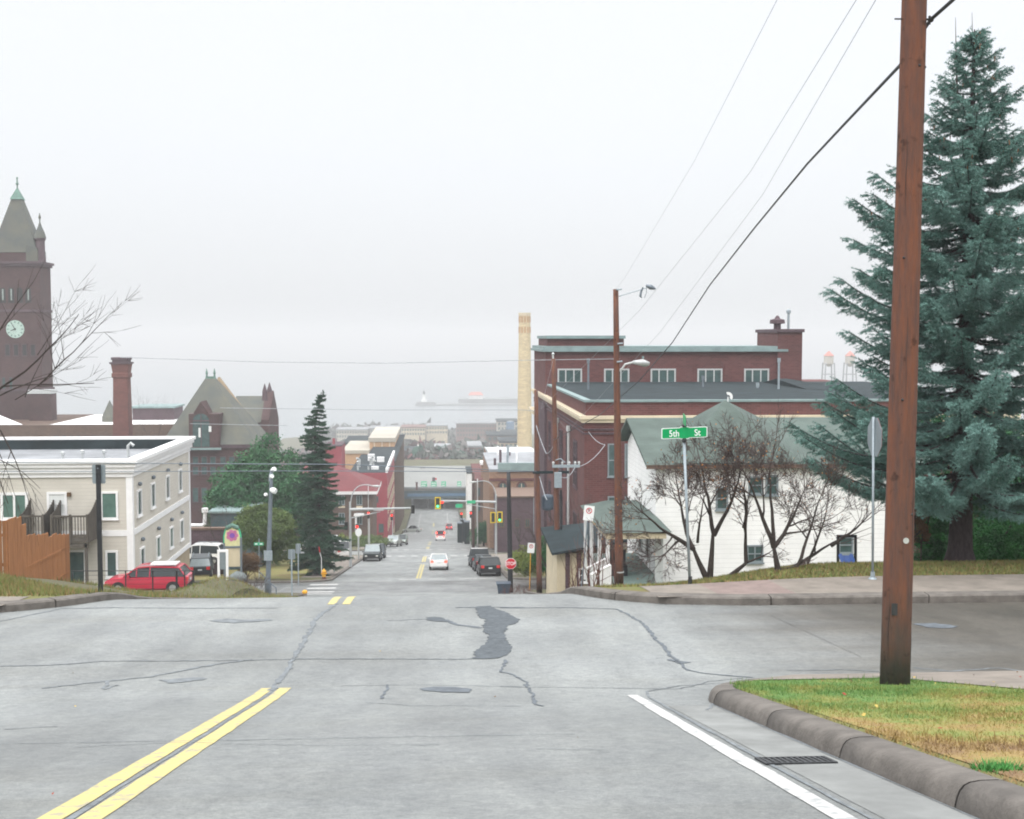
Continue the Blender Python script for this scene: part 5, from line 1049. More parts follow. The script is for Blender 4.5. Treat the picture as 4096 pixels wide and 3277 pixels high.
# ------------------------------------------------------------------ large dark brick building, right
def big_brick():
    Y = 80.0; xc = XA(2336, Y); xe = xc + 30; zc = ZA(1691, Y, 2336); zp = ZA(1601, Y, 2336); zb = B(Y) - 3; Yb = 123.0
    r = thing('brick_warehouse', (xc, Y, zb), 'huge dark red brick warehouse with cream stone belt and set back top storey', 'warehouse')
    b = MB(); b.box((xc, Y, zb), (xe, Yb, zc)); b.build('wall', 'brick_maroon', r)
    b = MB(); b.box((xc + .12, Y + .12, zc + .46), (xe, Yb - .1, zp - .15)); b.build('parapet_wall', 'brick_maroon', r)
    b = MB(); b.box((xc - .18, Y - .18, zc + .0005), (xe, Yb, zc + .24)); b.box((xc - .32, Y - .32, zc + .24), (xe, Yb + .1, zc + .46)); b.build('stone_belt', 'cream_stone', r)
    b = MB(); b.box((xc, Y, zp - .149), (xe, Y + .5, zp)); b.box((xc, Y + .5, zp - .149), (xc + .5, 108, zp)); b.build('coping', 'teal_flashing', r)
    b = MB(); xq = xe; b.face([(xc + .5, Y + .5, zp - .1), (xq, Y + .5, zp - .1), (xq, 109.9, zp + .1), (xc + .5, 109.9, zp + .1)]); b.build('roof', 'roof_dark', r, fix=False)
    # top storey
    Yt = 110.0; x1 = XA(3180, Yt); zt = ZA(1407, Yt, 2600); z1 = ZA(1540, Yt, 2600); b = MB(); b.box((xc, Yt, zc + .461), (x1, Yb, zt)); b.build('upper_storey', 'brick_maroon', r)
    b = MB(); b.box((xc - .35, Yt - .4, zt + .001), (XA(3140, Yt), Yb + .3, zt + .22)); b.box((xc - .2, Yt - .25, zt + .221), (XA(3138, Yt), Yb + .2, ZA(1385, Yt, 2600))); b.build('cornice', 'teal_flashing', r)
    b = MB(); b.box((xc + 1, Yt - .5, z1 - .35), (x1 - 3, Yt - .001, z1)); b.build('ledge', 'galv_pale', r)
    zr = ZA(1385, Yt, 2600); b = MB(); b.box((XA(2188, Yt + 2), Yt + 2, zr), (XA(2492, Yt + 2), Yb - 1, ZA(1368, Yt, 2300) + .3)); rh = b.build('roof_house', 'brick_maroon', r); b = MB(); zz = ZA(1368, Yt, 2300) + .301; b.box((XA(2183, Yt + 2), Yt + 1.6, zz), (XA(2496, Yt + 2), Yb - .6, zz + .28)); b.build('coping', 'teal_flashing', rh)
    for (a, c) in ((2230, 2328), (2416, 2517), (2602, 2703), (2789, 2889), (2976, 3076)): fwin(r, Yt, a, c, 1475, 1534, 'galv_pale', 'glass', 3, 1, .14)
    # stack at the end with vents
    a = P(3072, 1420, Yt + 3); c = P(3168, 1330, Yt + 3); b = MB(); b.box((a.x, Yt - .3, zr - 6), (c.x, Yt + 7, c.z)); st = b.build('stack', 'brick_maroon', r)
    b = MB(); b.box((a.x - .15, Yt - .5, c.z + .001), (c.x + .15, Yt + 7.2, c.z + .3)); b.build('cap', 'brick_plum', st)
    x = XA(3100, Yt + 3); b = MB(); b.lathe((x, Yt + 3, c.z + .3), [(.35, 0), (.35, .5), (.75, .55), (.7, .9), (.3, 1.0), (.1, 1.3)], 10); b.build('vent', 'brick_plum', st); x = XA(3144, Yt + 3); b = MB(); b.lathe((x, Yt + 3, c.z + .3), [(.12, 0), (.12, 1.5), (.22, 1.55), (.22, 1.8), (.05, 1.9)], 8); b.build('vent', 'galv', st)
    # dark hipped roof piece right of the top storey
    b = MB(); x0, x2 = XA(3150, 100), XA(3330, 100); zz = ZA(1545, 100, 3200); b.add([(x0, 95, zp + .02), (x2, 95, zp + .02), (x2, 109, zp + .02), (x0, 109, zp + .02), (x0, 104, zz + .5), (x0 + 1, 104, zz + .5)], [(0, 1, 5, 4), (1, 2, 5), (2, 3, 4, 5), (3, 0, 4)]); b.build('hip_roof', 'roof_dark', r)
    for px, y0, y1, Yv in ((2353, 1452, 1570, 96), (3114, 1450, 1580, 96), (2812, 1520, 1560, 100), (3030, 1548, 1575, 98)):
        p = P(px, y1, Yv); t = P(px, y0, Yv); b = MB(); b.tube([(p.x, Yv, zp - .1), (p.x, Yv, t.z)], .09, 6); b.tube([(p.x, Yv, t.z), (p.x, Yv, t.z + .35)], .14, 6); b.build('roof_vent', 'galv' if px > 3000 else 'steel_grey', r)
    # front wall windows (tall, with white jambs)
    for a, c in ((2430, 2462), (2498, 2512), (2560, 2600), (2700, 2740)):
        fwin(r, Y, a, c, 1775, 1908, 'sign_grey', 'glass', 1, 2, .09); fwin(r, Y, a, c, 1985, 2110, 'sign_grey', 'glass', 1, 2, .09)
    for z in (ZA(1722, Y, 2400), ZA(1738, Y, 2400)): b = MB(); b.box((xc - .05, Y - .07, z), (xe, Y - .001, z + .12)); b.box((xc - .07, Y, z), (xc - .001, Yb, z + .12)); b.build('brick_band', 'brick_plum', r)
    # side wall: bays, conduits and a recessed dark strip
    for yy in (84, 89, 94, 99, 104, 117):
        for (za, zb_) in ((zc - 5.0, 3.4), (zc - 10.4, 3.6)): window(r, (xc, yy, za), EY, NX, 2.2, zb_, 'brick_plum', 'glass', 3, 3, .12, .08)
    b = MB(); b.box((xc - .25, 108, zb), (xc - .001, 115, zc - .3)); b.build('recess', 'brick_plum', r)
    for yy in (88, 96.8): b = MB(); b.tube([(xc - .2, yy, zb + 3), (xc - .2, yy, zc - 1)], .1, 7); b.tube([(xc - .2, yy, zc - 1.2), (xc - .2, yy, zc - .8)], .18, 7); b.build('downpipe', 'galv_pale', r)
    b = MB(); b.box((xc - .6, 116, zc - 1.8), (xc - .001, 123, zc - 1.4)); b.build('canopy', 'cream_stone', r)
big_brick()
# ------------------------------------------------------------------ white house with green roof
def white_house():
    Y = 50.0; xl, xr = XA(2622, Y), XA(3640, Y); ze = ZA(1852, Y, 2700); zb = -12.6; Yr = 55.2; Yb = 57.5
    r = thing('white_house', (xl, Y, zb), 'white sided house with grey green shingle roof behind bare trees', 'house')
    b = MB(); b.box((xl, Y, zb), (xr, Yb, ze)); b.build('wall', 'white_wall', r)
    zr = ZA(1672, Yr, 2600); xrl = XA(2533, Yr); ov = .35
    b = MB(); o = ov; xR = xr + 1.0
    # main roof: front slope and a steeper back slope, with thickness
    def slab(pts, th): 
        q = [(p[0], p[1], p[2] - th) for p in pts]; n = len(pts); b.add(pts + q, [tuple(range(n)), tuple(range(2 * n - 1, n - 1, -1))] + [(k, (k + 1) % n, n + (k + 1) % n, n + k) for k in range(n)])
    fe = ze - .05
    slab([(xl - .45, Y - o, fe), (xR, Y - o, fe), (xR, Yr, zr), (xl - .45, Yr, zr)], .12); slab([(xl - .45, Yr + .001, zr), (xR, Yr + .001, zr), (xR, Yb + .5, ze + .35), (xl - .45, Yb + .5, ze + .35)], .12)
    rf = b.build('roof', 'shingle_green', r)
    b = MB(); b.prism([(xl, Y + .02, ze), (xl, Yb, ze), (xl, Yb, ze + .3), (xl, Yr, zr - .2)], (.12, 0, 0)); b.build('gable_wall', 'white_wall', r)
    b = MB(); b.box((xl - .46, Y - o - .04, fe - .17), (xR, Y - o - .001, fe - .0)); b.build('fascia', 'brick_brown', r)
    # peaked roof over the middle
    ap = P(2884, 1601, 53.4); l = P(2745, 1700, 51.6); q = P(3060, 1712, 51.6); bl = XA(2700, Y), XA(3120, Y)
    def onmain(px, yy, dz=.06):
        z = fe + (zr - fe) * (yy - (Y - o)) / (Yr - (Y - o)); return (XA(px, yy), yy, z + dz)
    b = MB(); A4 = (ap.x, 52.6, P(2884, 1601, 52.6).z); q4 = [onmain(2742, 54.6), onmain(2690, Y - o + .02), onmain(3215, Y - o + .02), onmain(3060, 54.6)]; bk = (ap.x, Yr + 1.6, zr - .3)
    b.add(q4 + [A4, bk], [(0, 1, 4), (1, 2, 4), (2, 3, 4), (3, 5, 4), (5, 0, 4)]); b.build('peak_roof', 'shingle_green', r)
    b = MB(); d = P(2912, 1588, 53.6); b.prism([(d.x + .22 * math.cos(t), 53.6, d.z + .22 * math.sin(t)) for t in np.linspace(-.6, 1.9, 7)] + [(d.x + .1 * math.cos(t), 53.6, d.z + .1 * math.sin(t)) for t in np.linspace(1.9, -.6, 5)], (0, .04, 0)); b.tube([(d.x, 53.6, ap.z - .5), (d.x, 53.6, d.z)], .025, 5); b.build('dish_aerial', 'white_trim', r)
    for a, c, y0, y1, cols in ((2862, 2912, 1948, 2040, 1), (2992, 3052, 1905, 1978, 1), (3060, 3112, 1900, 1982, 1), (2985, 3052, 2180, 2250, 2), (3352, 3412, 2145, 2215, 1), (3480, 3530, 1900, 1980, 1)):
        fwin(r, Y, a, c, y0, y1, 'sign_grey', 'glass', cols, 2, .07)
    # left end wall of the house: the porch side
    for yy in (51.2, 53.2): window(r, (xl, yy, -9.6), EY, NX, .8, 2.0, 'galv_pale', 'glass', 1, 2, .08, .06)
    # porch
    px0 = xl - 2.0; y0, y1 = 47.6, 55.2; zf = ZA(2300, 50, 2560); ze2 = ZA(2105, 49, 2560); zt = ZA(2010, 54, 2450)
    b = MB(); b.box((px0, y0, zf - 1.2), (xl - .01, y1, zf)); b.build('porch_floor', 'porch_floor', r)
    b = MB(); b.add([(px0 - .6, y0 - .3, ze2), (xl + .2, y0 - .3, ze2), (xl - .02, y1, ze2), (px0 - .6, y1, ze2), (px0 + .6, y0 + 1.9, zt), (xl - .02, y0 + 1.9, zt), (xl - .02, y1 - .5, zt), (px0 + .6, y1 - .5, zt)], [(0, 1, 5, 4), (1, 2, 6, 5), (3, 0, 4, 7), (2, 3, 7, 6), (4, 5, 6, 7), (3, 2, 1, 0)]); b.build('porch_roof', 'shingle_green', r)
    b = MB(); b.box((px0 - .45, y0 - .2, ze2 - .26), (xl - .02, y0 - .05, ze2 - .001)); b.box((px0 - .45, y0 - .05, ze2 - .26), (px0 - .3, y1, ze2 - .001)); b.build('porch_beam', 'cream_wall', r)
    for yy in (y0, y0 + 2.5, y0 + 5.2, y1 - .2): b = MB(); b.box((px0 - .42, yy, zf - 1.2), (px0 - .28, yy + .14, ze2 - .261)); b.build('porch_post', 'white_trim', r)
    b = MB(); b.box((xl - .35, y0 + .5, zf), (xl - .02, y0 + .58, ze2 - .27)); b.build('corner_board', 'galv_pale', r)
    b = MB(); b.box((xl - 1.9, y0 + 2.2, zf + .001), (xl - 1.2, y0 + 2.9, zf + .45)); b.box((xl - 1.9, y0 + 2.8, zf + .45), (xl - 1.2, y0 + 2.9, zf + 1.0)); b.build('porch_seat', 'black_paint', r)
    # stair with white rail down to the street
    st = thing('porch_stair', (px0, y0, zf - 2), 'white wooden stair rail climbing to the porch of the white house', 'stairs')
    s0 = P(2388, 2285, 45.5); b = MB()
    xa, za = px0 - .45, ZA(2245, 47, 2460) ; xb, zb2 = XA(2388, 46.5), ZA(2283, 46.5, 2388)
    for yy in (46.2, 47.5):
        b = MB(); b.tube([(xb - .25, yy, zb2 - .1), (xa, yy, za)], .06, 6); b.tube([(xb, yy, zb2 - .75), (xa, yy, za - .7)], .04, 6)
        for k in range(8): t = k / 7; x = xb + (xa - xb) * t; b.box((x - .03, yy - .03, zb2 + (za - zb2) * t - (1.6 if k in (0, 7) else .75)), (x + .03, yy + .03, zb2 + (za - zb2) * t))
        b.build('railing', 'white_trim', st)
    b = MB()
    for k in range(7): t = k / 6; x = xb + (xa - xb) * t; b.box((x, 46.25, zb2 - 1.9 + (zf - zb2 + 1.9) * t - .04), (x + .3, 47.45, zb2 - 1.9 + (zf - zb2 + 1.9) * t))
    b.build('steps', 'porch_floor', st)
    # low cream garage between pole and porch
    Yg = 60.0; a = P(2228, 2215, Yg); c = P(2420, 2215, Yg); r3 = thing('cream_garage', (a.x, Yg, a.z - 4), 'low cream garage with dark sloping roof below the brick warehouse', 'garage')
    b = MB(); b.box((a.x, Yg, -16), (c.x + 1.5, Yg + 6, a.z)); b.build('wall', 'cream_wall', r3); b = MB(); z1 = ZA(2120, Yg + 6, 2300); b.add([(a.x - .3, Yg - .5, a.z), (c.x + 1.8, Yg - .5, a.z + .75), (c.x + 1.8, Yg + 6.3, z1 + .4), (a.x - .3, Yg + 6.3, z1)] + [(a.x - .3, Yg - .5, a.z + .12), (c.x + 1.8, Yg - .5, a.z + .87), (c.x + 1.8, Yg + 6.3, z1 + .52), (a.x - .3, Yg + 6.3, z1 + .12)], [(0, 1, 2, 3), (7, 6, 5, 4), (0, 4, 5, 1), (1, 5, 6, 2), (2, 6, 7, 3), (3, 7, 4, 0)]); b.build('roof', 'roof_dark', r3)
    for px in (2262, 2308, 2352): b = MB(); x = XA(px, Yg); b.box((x, Yg - .06, -16), (x + .22, Yg - .001, a.z)); b.build('door_post', 'brick_plum', r3)
    fwin(r3, Yg, 2315, 2348, 2272, 2330, 'white_trim', 'glass', 2, 2, .07)
    # blue slide/awning by the far wall corner
    Ys = 27.6; a = P(3360, 2222, Ys); c = P(3420, 2282, Ys); r4 = thing('toy_slide', (a.x, Ys, H(a.x, Ys)), 'bright blue garden slide with dark frame by the white house wall', 'garden slide')
    b = MB(); pts = [P(3362, 2222, Ys), P(3405, 2222, Ys), P(3424, 2282, Ys - 1.2), P(3384, 2282, Ys - 1.2)]; pts = [tuple(p) for p in pts]; b.add(pts + [(p[0], p[1] + .05, p[2] - .06) for p in pts], [(0, 1, 2, 3), (7, 6, 5, 4), (0, 4, 5, 1), (1, 5, 6, 2), (2, 6, 7, 3), (3, 7, 4, 0)])
    for i, j in ((1, 2), (0, 3)): b.tube([pts[i], pts[j]], .05, 6)
    b.build('chute', 'blue_plastic', r4)
    for px in (3352, 3422): p = P(px, 2280, Ys + .1); t = P(px, 2140, Ys + .1); b = MB(); b.tube([(p.x, Ys + .1, H(p.x, Ys) - .1), (t.x, Ys + .1, t.z)], .035, 6); b.build('frame_post', 'black_paint', r4)
    b = MB(); p = P(3352, 2145, Ys + .1); q = P(3422, 2145, Ys + .1); b.tube([tuple(p), tuple(q)], .035, 6); b.build('crossbar', 'black_paint', r4)
white_house()
# ------------------------------------------------------------------ vehicles
mat('paint_red', (.42, .015, .045), .3, .05, 1, coat=.6, spec=.5); mat('paint_white', (.75, .75, .74), .35, .03, 1, coat=.5); mat('paint_black', (.012, .02, .022), .35, .2, 1, coat=.15, spec=.3)
mat('paint_navy', (.025, .036, .044), .35, .2, 1, coat=.2, spec=.3); mat('paint_silver', (.42, .46, .44), .35, .05, 1, metal=.3, coat=.4); mat('paint_green', (.22, .27, .24), .35, .1, 1, metal=.3, coat=.4)
def make_car(kind, paint, label, cat, group=None, L=4.6, Wd=1.8, Ht=1.7, brake=False, roof=None, glassm='car_glass'):
    """front of the car points to +Y"""
    r = thing('parked_car' if group else 'car', (0, 0, 0), label, cat, group); hw = Wd / 2; h = L / 2
    if kind == 'suv': low = [(-h, .42, .95, .80), (-h + .12, .30, 1.02, .94), (-h + 1.2, .22, 1.02, 1), (0, .20, 1.0, 1), (h - 1.15, .22, .98, 1), (h - .35, .26, .88, .95), (h - .02, .36, .70, .78)]; gh = [(-h + .10, 1.0, 0.96), (-h + .45, Ht - .06, .80), (-.2, Ht, .80), (.55, Ht - .06, .79), (1.25, .99, .93)]
    elif kind == 'truck': low = [(-h, .45, 1.05, .92), (-h + .1, .4, 1.08, .97), (-.4, .35, 1.08, 1), (h - 1.2, .3, 1.08, 1), (h - .3, .32, 1.0, .97), (h - .02, .4, .85, .86)]; gh = [(-.75, 1.06, .95), (-.6, Ht - .04, .82), (.1, Ht, .82), (.55, Ht - .05, .81), (1.2, 1.06, .93)]
    elif kind == 'van': low = [(-h, .4, 1.0, .95), (-h + .1, .3, 1.05, 1), (0, .25, 1.05, 1), (h - .9, .25, 1.0, 1), (h - .1, .3, .85, .9)]; gh = [(-h + .02, 1.03, .97), (-h + .12, Ht - .05, .86), (0, Ht, .86), (h - 1.5, Ht - .08, .84), (h - .6, 1.0, .93)]
    else: low = [(-h, .42, .86, .82), (-h + .14, .28, .96, .94), (-h + .9, .22, .96, 1), (0, .20, .93, 1), (h - 1.1, .22, .90, 1), (h - .3, .25, .78, .94), (h - .02, .34, .64, .76)]; gh = [(-h + .75, .95, .92), (-h + 1.35, Ht - .04, .76), (-.1, Ht, .76), (.3, Ht - .04, .75), (1.1, .91, .90)]
    b = MB(); n = 10; prev = None
    for i, (y, z0, z1, k) in enumerate(low):
        w = hw * k; zm = (z0 + z1) / 2; ring = [(-w * .86, z0), (-w, z0 + .12), (-w, zm + .08), (-w * .955, z1 - .04), (-w * .80, z1), (w * .80, z1), (w * .955, z1 - .04), (w, zm + .08), (w, z0 + .12), (w * .86, z0)]
        b.v += [(x, y, z) for x, z in ring]
    for i in range(len(low) - 1):
        for k in range(n): b.f.append((i * n + k, i * n + (k + 1) % n, (i + 1) * n + (k + 1) % n, (i + 1) * n + k)); b.mi.append(0)
    b.f.append(tuple(range(n))); b.f.append(tuple((len(low) - 1) * n + k for k in range(n))); b.mi += [0, 0]
    b.build('body', paint, r, smooth=False)
    # cabin: pillars and roof in paint, glass set between them
    g = MB(); 
    for (y, z, k) in gh: g.v += [(-hw * k, y, z), (hw * k, y, z)]
    base = [gh[0], gh[-1]]; zb = gh[0][1]; m = len(gh)
    g.f += [(2 * i, 2 * i + 1, 2 * i + 3, 2 * i + 2) for i in range(m - 1)]; g.mi += [0] * (m - 1)
    g.f += [tuple(2 * i for i in range(m)), tuple(2 * i + 1 for i in range(m))]; g.mi += [0, 0]; g.f.append((0, 1, 2 * m - 1, 2 * m - 2)); g.mi.append(0)
    g.build('windows', glassm, r)
    rb = MB(); top = gh[1:4]; e = .015
    vs = [(-hw * k - e, y, z + .004) for y, z, k in top] + [(hw * k + e, y, z + .004) for y, z, k in reversed(top)]; nn = len(vs); rb.add(vs + [(x, y, z + .045) for x, y, z in vs], [tuple(range(nn)), tuple(range(nn, 2 * nn))] + [(k, (k + 1) % nn, nn + (k + 1) % nn, nn + k) for k in range(nn)])
    rf = rb.build('roof', roof or paint, r)
    pb = MB()
    for sx in (-1, 1):
        for (i, j) in ((0, 1), (3, 4)):
            A, B2 = gh[i], gh[j]; pb.tube([(sx * hw * A[2], A[0], A[1]), (sx * hw * B2[2], B2[0], B2[1])], .045, 5)
        for yy in ([-.25, .5] if kind in ('suv', 'van') else [-.15]):
            kk = np.interp(yy, [gh[1][0], gh[3][0]], [gh[1][2], gh[3][2]]); pb.tube([(sx * hw * .965, yy, gh[0][1]), (sx * hw * kk, yy, np.interp(yy, [q[0] for q in gh], [q[1] for q in gh]))], .035, 5)
    pb.build('pillars', paint, r)
    if kind == 'suv':
        for sx in (-1, 1): q = MB(); q.tube([(sx * hw * .68, -h + .7, Ht + .03), (sx * hw * .68, -h + .75, Ht + .1), (sx * hw * .68, .3, Ht + .1), (sx * hw * .68, .38, Ht + .03)], .02, 5); q.build('roof_rail', 'galv', rf)
    if kind == 'truck': q = MB(); q.box((-hw * .85, -h + .12, 1.085), (hw * .85, -.85, 1.10)); q.build('bed_cover', 'rubber', r)
    wr = .34 if kind != 'sedan' else .31
    for sx in (-1, 1):
        for yy in (-h + .82, h - .85):
            t = MB(); vs = [(hw * .985, wr, 0)]; a = [(wr * math.cos(u), wr * math.sin(u)) for u in np.arange(16) * math.pi / 8]
            t.prism([(sx * (hw - .2), yy + x, wr + z) for x, z in a], (sx * .21, 0, 0)); ty = t.build('wheel', 'rubber', r)
            t = MB(); t.prism([(sx * (hw + .011), yy + x * .6, wr + z * .6) for x, z in a], (sx * .012, 0, 0)); t.build('rim', 'rim', ty)
            t = MB(); t.prism([(sx * (hw - .18), yy + x * 1.17, wr + z * 1.17) for x, z in a if z > -.12], (sx * .184, 0, 0)); t.build('wheel_arch', 'rubber', r)
    for sx in (-1, 1):
        q = MB(); q.box((sx * hw * .56, -h - .014, .72), (sx * hw * .86, -h + .05, .96)); q.build('taillight', 'brakelight' if brake else 'taillight', r)
        q = MB(); q.box((sx * hw * .50, h - .06, .56), (sx * hw * .74, h + .012, .68)); q.build('headlight', 'headlight', r)
        q = MB(); q.box((sx * hw * .99, .85, .98), (sx * (hw + .17), .98, 1.10)); q.build('mirror', paint, r)
    q = MB(); q.box((-hw * .86, -h - .06, .36), (hw * .86, -h + .06, .56)); q.build('bumper', 'rubber' if kind in ('suv', 'truck') else paint, r); q = MB(); q.box((-hw * .8, h - .1, .30), (hw * .8, h + .05, .48)); q.build('bumper', 'rubber', r)
    q = MB(); q.box((-.16, -h - .022, .66), (.16, -h + .05, .78)); q.build('number_plate', 'plate', r)
    q = MB(); q.box((-hw * .45, h - .05, .52), (hw * .45, h + .006, .66)); q.build('grille', 'rubber', r)
    return r
def put(r, x, y, heading, slope=True, dz=0.01):
    """heading in degrees, 0 = front to +Y (downhill)"""
    z = (B(y) if abs(x) < 8.2 else H(x, y)) + dz; s = math.atan((B(y + 1.2) - B(y - 1.2)) / 2.4) if slope else 0
    r.location = (x, y, z); f = math.cos(R_(heading)); r.rotation_euler = (s * f, -s * math.sin(R_(heading)) if abs(f) < .5 else 0, R_(heading)); r.rotation_mode = 'XYZ'
c = make_car('suv', 'paint_red', 'red wagon style car parked side on behind the black wire fence', 'car', L=4.75, Ht=1.52, roof='paint_red', glassm='car_glass')
p = P(596, 2364, 70.0); c.location = (p.x, 70.0, p.z - .03); c.rotation_euler = (0, R_(1.0), R_(90))
q = MB(); q.box((-.5, -1.7, 1.60), (.5, -.2, 1.68)); o = q.build('rack_highlight', 'paint_white', c);  # bright highlights on the roof rack, put in as a white slab
K = 'cars parked along the right kerb'
c = make_car('suv', 'paint_black', 'black car parked at the right kerb, nearest of three', 'car', K, L=4.5, Wd=1.95, Ht=1.62); put(c, 6.25, 107, 2)
c = make_car('sedan', 'paint_navy', 'dark navy car squeezed between the black car and the white topped pickup', 'car', K, L=4.6, Wd=1.85, Ht=1.5); put(c, 6.0, 114.5, 2)
c = make_car('truck', 'paint_navy', 'dark pickup with pale roof edge, farthest of the three at the right kerb', 'pickup truck', K, L=5.4, Wd=2.0, Ht=1.85, roof='paint_white'); put(c, 5.9, 122.5, 2)
c = make_car('sedan', 'paint_white', 'white sedan driving away with glowing tail lights', 'car', None, L=4.6, Wd=1.84, Ht=1.5, brake=True, glassm='car_glass_pale'); put(c, 1.75, 118, 0)
K = 'vehicles parked along the left kerb'
c = make_car('truck', 'paint_black', 'dark pickup facing uphill at the left kerb with pale cab roof', 'pickup truck', K, L=5.3, Wd=2.0, Ht=1.85, roof='paint_silver', glassm='car_glass_pale'); put(c, -5.95, 139, 180)
c = make_car('sedan', 'paint_navy', 'dark car tucked close behind the left kerb pickup', 'car', K); put(c, -5.7, 146, 180)
c = make_car('truck', 'paint_silver', 'silver pickup parked beyond the crosswalk on the left', 'pickup truck', K, L=5.2, Wd=1.9, Ht=1.75, glassm='car_glass_pale'); put(c, -5.5, 190, 172)
c = make_car('sedan', 'paint_green', 'grey green car just past the silver pickup', 'car', K); put(c, -4.5, 199, 178)
c = make_car('van', 'paint_white', 'white van with red upper panels and lit brake lights going downhill', 'van', None, L=4.8, Wd=1.9, Ht=2.0, brake=True, roof='paint_red'); put(c, 1.9, 238, 0)
q = MB()
for sx in (-1, 1): q = MB(); q.box((sx * .62, -2.44, 1.35), (sx * .90, -2.30, 1.8)); q.build('upper_lamp', 'brakelight', c)
q = MB(); q.box((-.6, -2.45, 1.05), (.6, -2.41, 1.3)); q.build('rear_panel', 'paint_red', c)
c = make_car('sedan', 'paint_red', 'small red car ahead of the white van near the bridge', 'car', None, brake=True); put(c, 4.2, 318, 0)
c = make_car('sedan', 'paint_silver', 'pale silver car turning across the street near the bridge', 'car', None, L=4.7); put(c, -5.2, 300, 80)
# cars off the street on the left
c = make_car('suv', 'paint_black', 'black hatchback with red tail lights parked behind the beige apartment corner', 'car', None, L=4.2, Ht=1.6, glassm='car_glass_pale'); p = P(806, 2296, 98.0); c.location = (p.x, 98.0, p.z); c.rotation_euler = (0, 0, R_(8))
c = make_car('suv', 'paint_white', 'white car hidden partly by the beige apartment corner', 'car'); p = P(800, 2252, 108.0); c.location = (p.x, 108, p.z); c.rotation_euler = (0, 0, R_(85))
c = make_car('sedan', 'paint_white', 'white car in the lot behind the thin spruce, left of the signal mast', 'car'); p = P(1368, 2216, 140.0); c.location = (p.x, 140, p.z - .1); c.rotation_euler = (0, 0, R_(12))
c = make_car('van', 'paint_white', 'white van behind the thin spruce trunk', 'van'); p = P(1275, 2200, 142.0); c.location = (p.x, 142, p.z - .1); c.rotation_euler = (0, 0, R_(95))
# ------------------------------------------------------------------ poles
def pole(px, ytop, ybot, Y, rt, rb, m, name, label, cat, lean=0, group=None, pxt=None):
    a = P(px, ybot, Y); t = P(pxt if pxt else px, ytop, Y); z0 = min(a.z, gz(a.x, Y)) - .15; r = thing(name, (a.x, Y, z0), label, cat, group); b = MB(); n = 8
    b.tube([Vector((a.x, Y, z0)).lerp(t, k / n) for k in range(n + 1)], [rb + (rt - rb) * k / n for k in range(n + 1)], 14); b.build('pole', m, r, smooth=True); return r, a, t
# the big near pole: base on the turf, top out of the frame
a = P(3578, 2768, 11.9); zt = 6.6; tt = P(3657, 0, 11.9)
near = thing('utility_pole', (a.x, 11.9, a.z - .05), 'huge reddish brown wooden utility pole rising from the kerb grass', 'utility pole')
u = (tt - a) / (tt.z - a.z); b = MB(); n = 16; H0 = zt - a.z; rb_, rt_ = .152, .108
b.tube([a + u * (H0 * k / n) - Vector((0, 0, .08)) for k in range(n + 1)], [rb_ + (rt_ - rb_) * k / n + random.Random(k).uniform(-.0015, .0015) for k in range(n + 1)], 24); pl = b.build('pole', 'pole_wood', near, smooth=True)
def onpole(z, side=-1, off=0.0, ang=0): 
    p = a + u * (z - a.z); rr_ = rb_ + (rt_ - rb_) * (z - a.z) / H0; return Vector((p.x + math.sin(ang) * (rr_ + off), p.y - math.cos(ang) * (rr_ + off), z))
z = P(3595, 2164, 11.75).z; q = onpole(z, ang=.12); b = MB(); b.prism([(q.x + .03 * math.cos(t), q.y - .006, q.z + .03 * math.sin(t)) for t in np.arange(12) * math.pi / 6], (0, .012, 0)); b.build('number_tag', 'galv_pale', near)
z = P(3550, 2440, 11.75).z; q = onpole(z, ang=-.55); b = MB(); b.prism([(q.x - .028, q.y - .006, q.z - .06), (q.x + .028, q.y - .016, q.z - .06), (q.x + .028, q.y - .016, q.z + .06), (q.x - .028, q.y - .006, q.z + .06)], (.002, .012, 0)); b.build('metal_plate', 'iron', near)
for px, py, ang in ((3625, 258, .2), (3690, 262, .9), (3600, 1030, -.6), (3560, 1600, -.4), (3630, 2060, .6)): z = P(px, py, 11.75).z; q = onpole(z, ang=ang); b = MB(); b.ball((q.x, q.y, q.z), .014, 8, 5); b.build('bolt', 'iron', near)
z = P(3700, 68, 11.8).z; q = onpole(z, ang=1.5); b = MB(); b.tube([(q.x - .05, q.y, q.z), (q.x + .035, q.y, q.z)], .012, 6); b.ball((q.x + .05, q.y, q.z), .03, 8, 6); b.tube([(q.x + .035, q.y, q.z + .035), (q.x + .035, q.y, q.z - .05)], .012, 6); br_ = b.build('cable_clamp', 'iron', near); q2 = onpole(z, ang=-1.5); b = MB(); b.tube([(q2.x + .03, q2.y, q2.z), (q2.x - .075, q2.y, q2.z)], .008, 6); b.build('through_bolt', 'iron', near)
clampP = Vector((q.x + .05, q.y, q.z))
for ang, z0, z1 in ((-.9, -3.3, -2.6), (.7, -2.2, -1.3), (-.2, -.6, .3), (1.0, -3.4, -3.0), (-.6, 1.2, 2.0)):   # long drying checks in the wood
    b = MB(); ps = [onpole(z0 + (z1 - z0) * k / 8, off=.0003, ang=ang + .03 * math.sin(k * 1.3)) for k in range(9)]; b.tube(ps, [.0008 + .0022 * math.sin(math.pi * k / 8) for k in range(9)], 4); b.build('wood_crack', 'black_paint', pl)
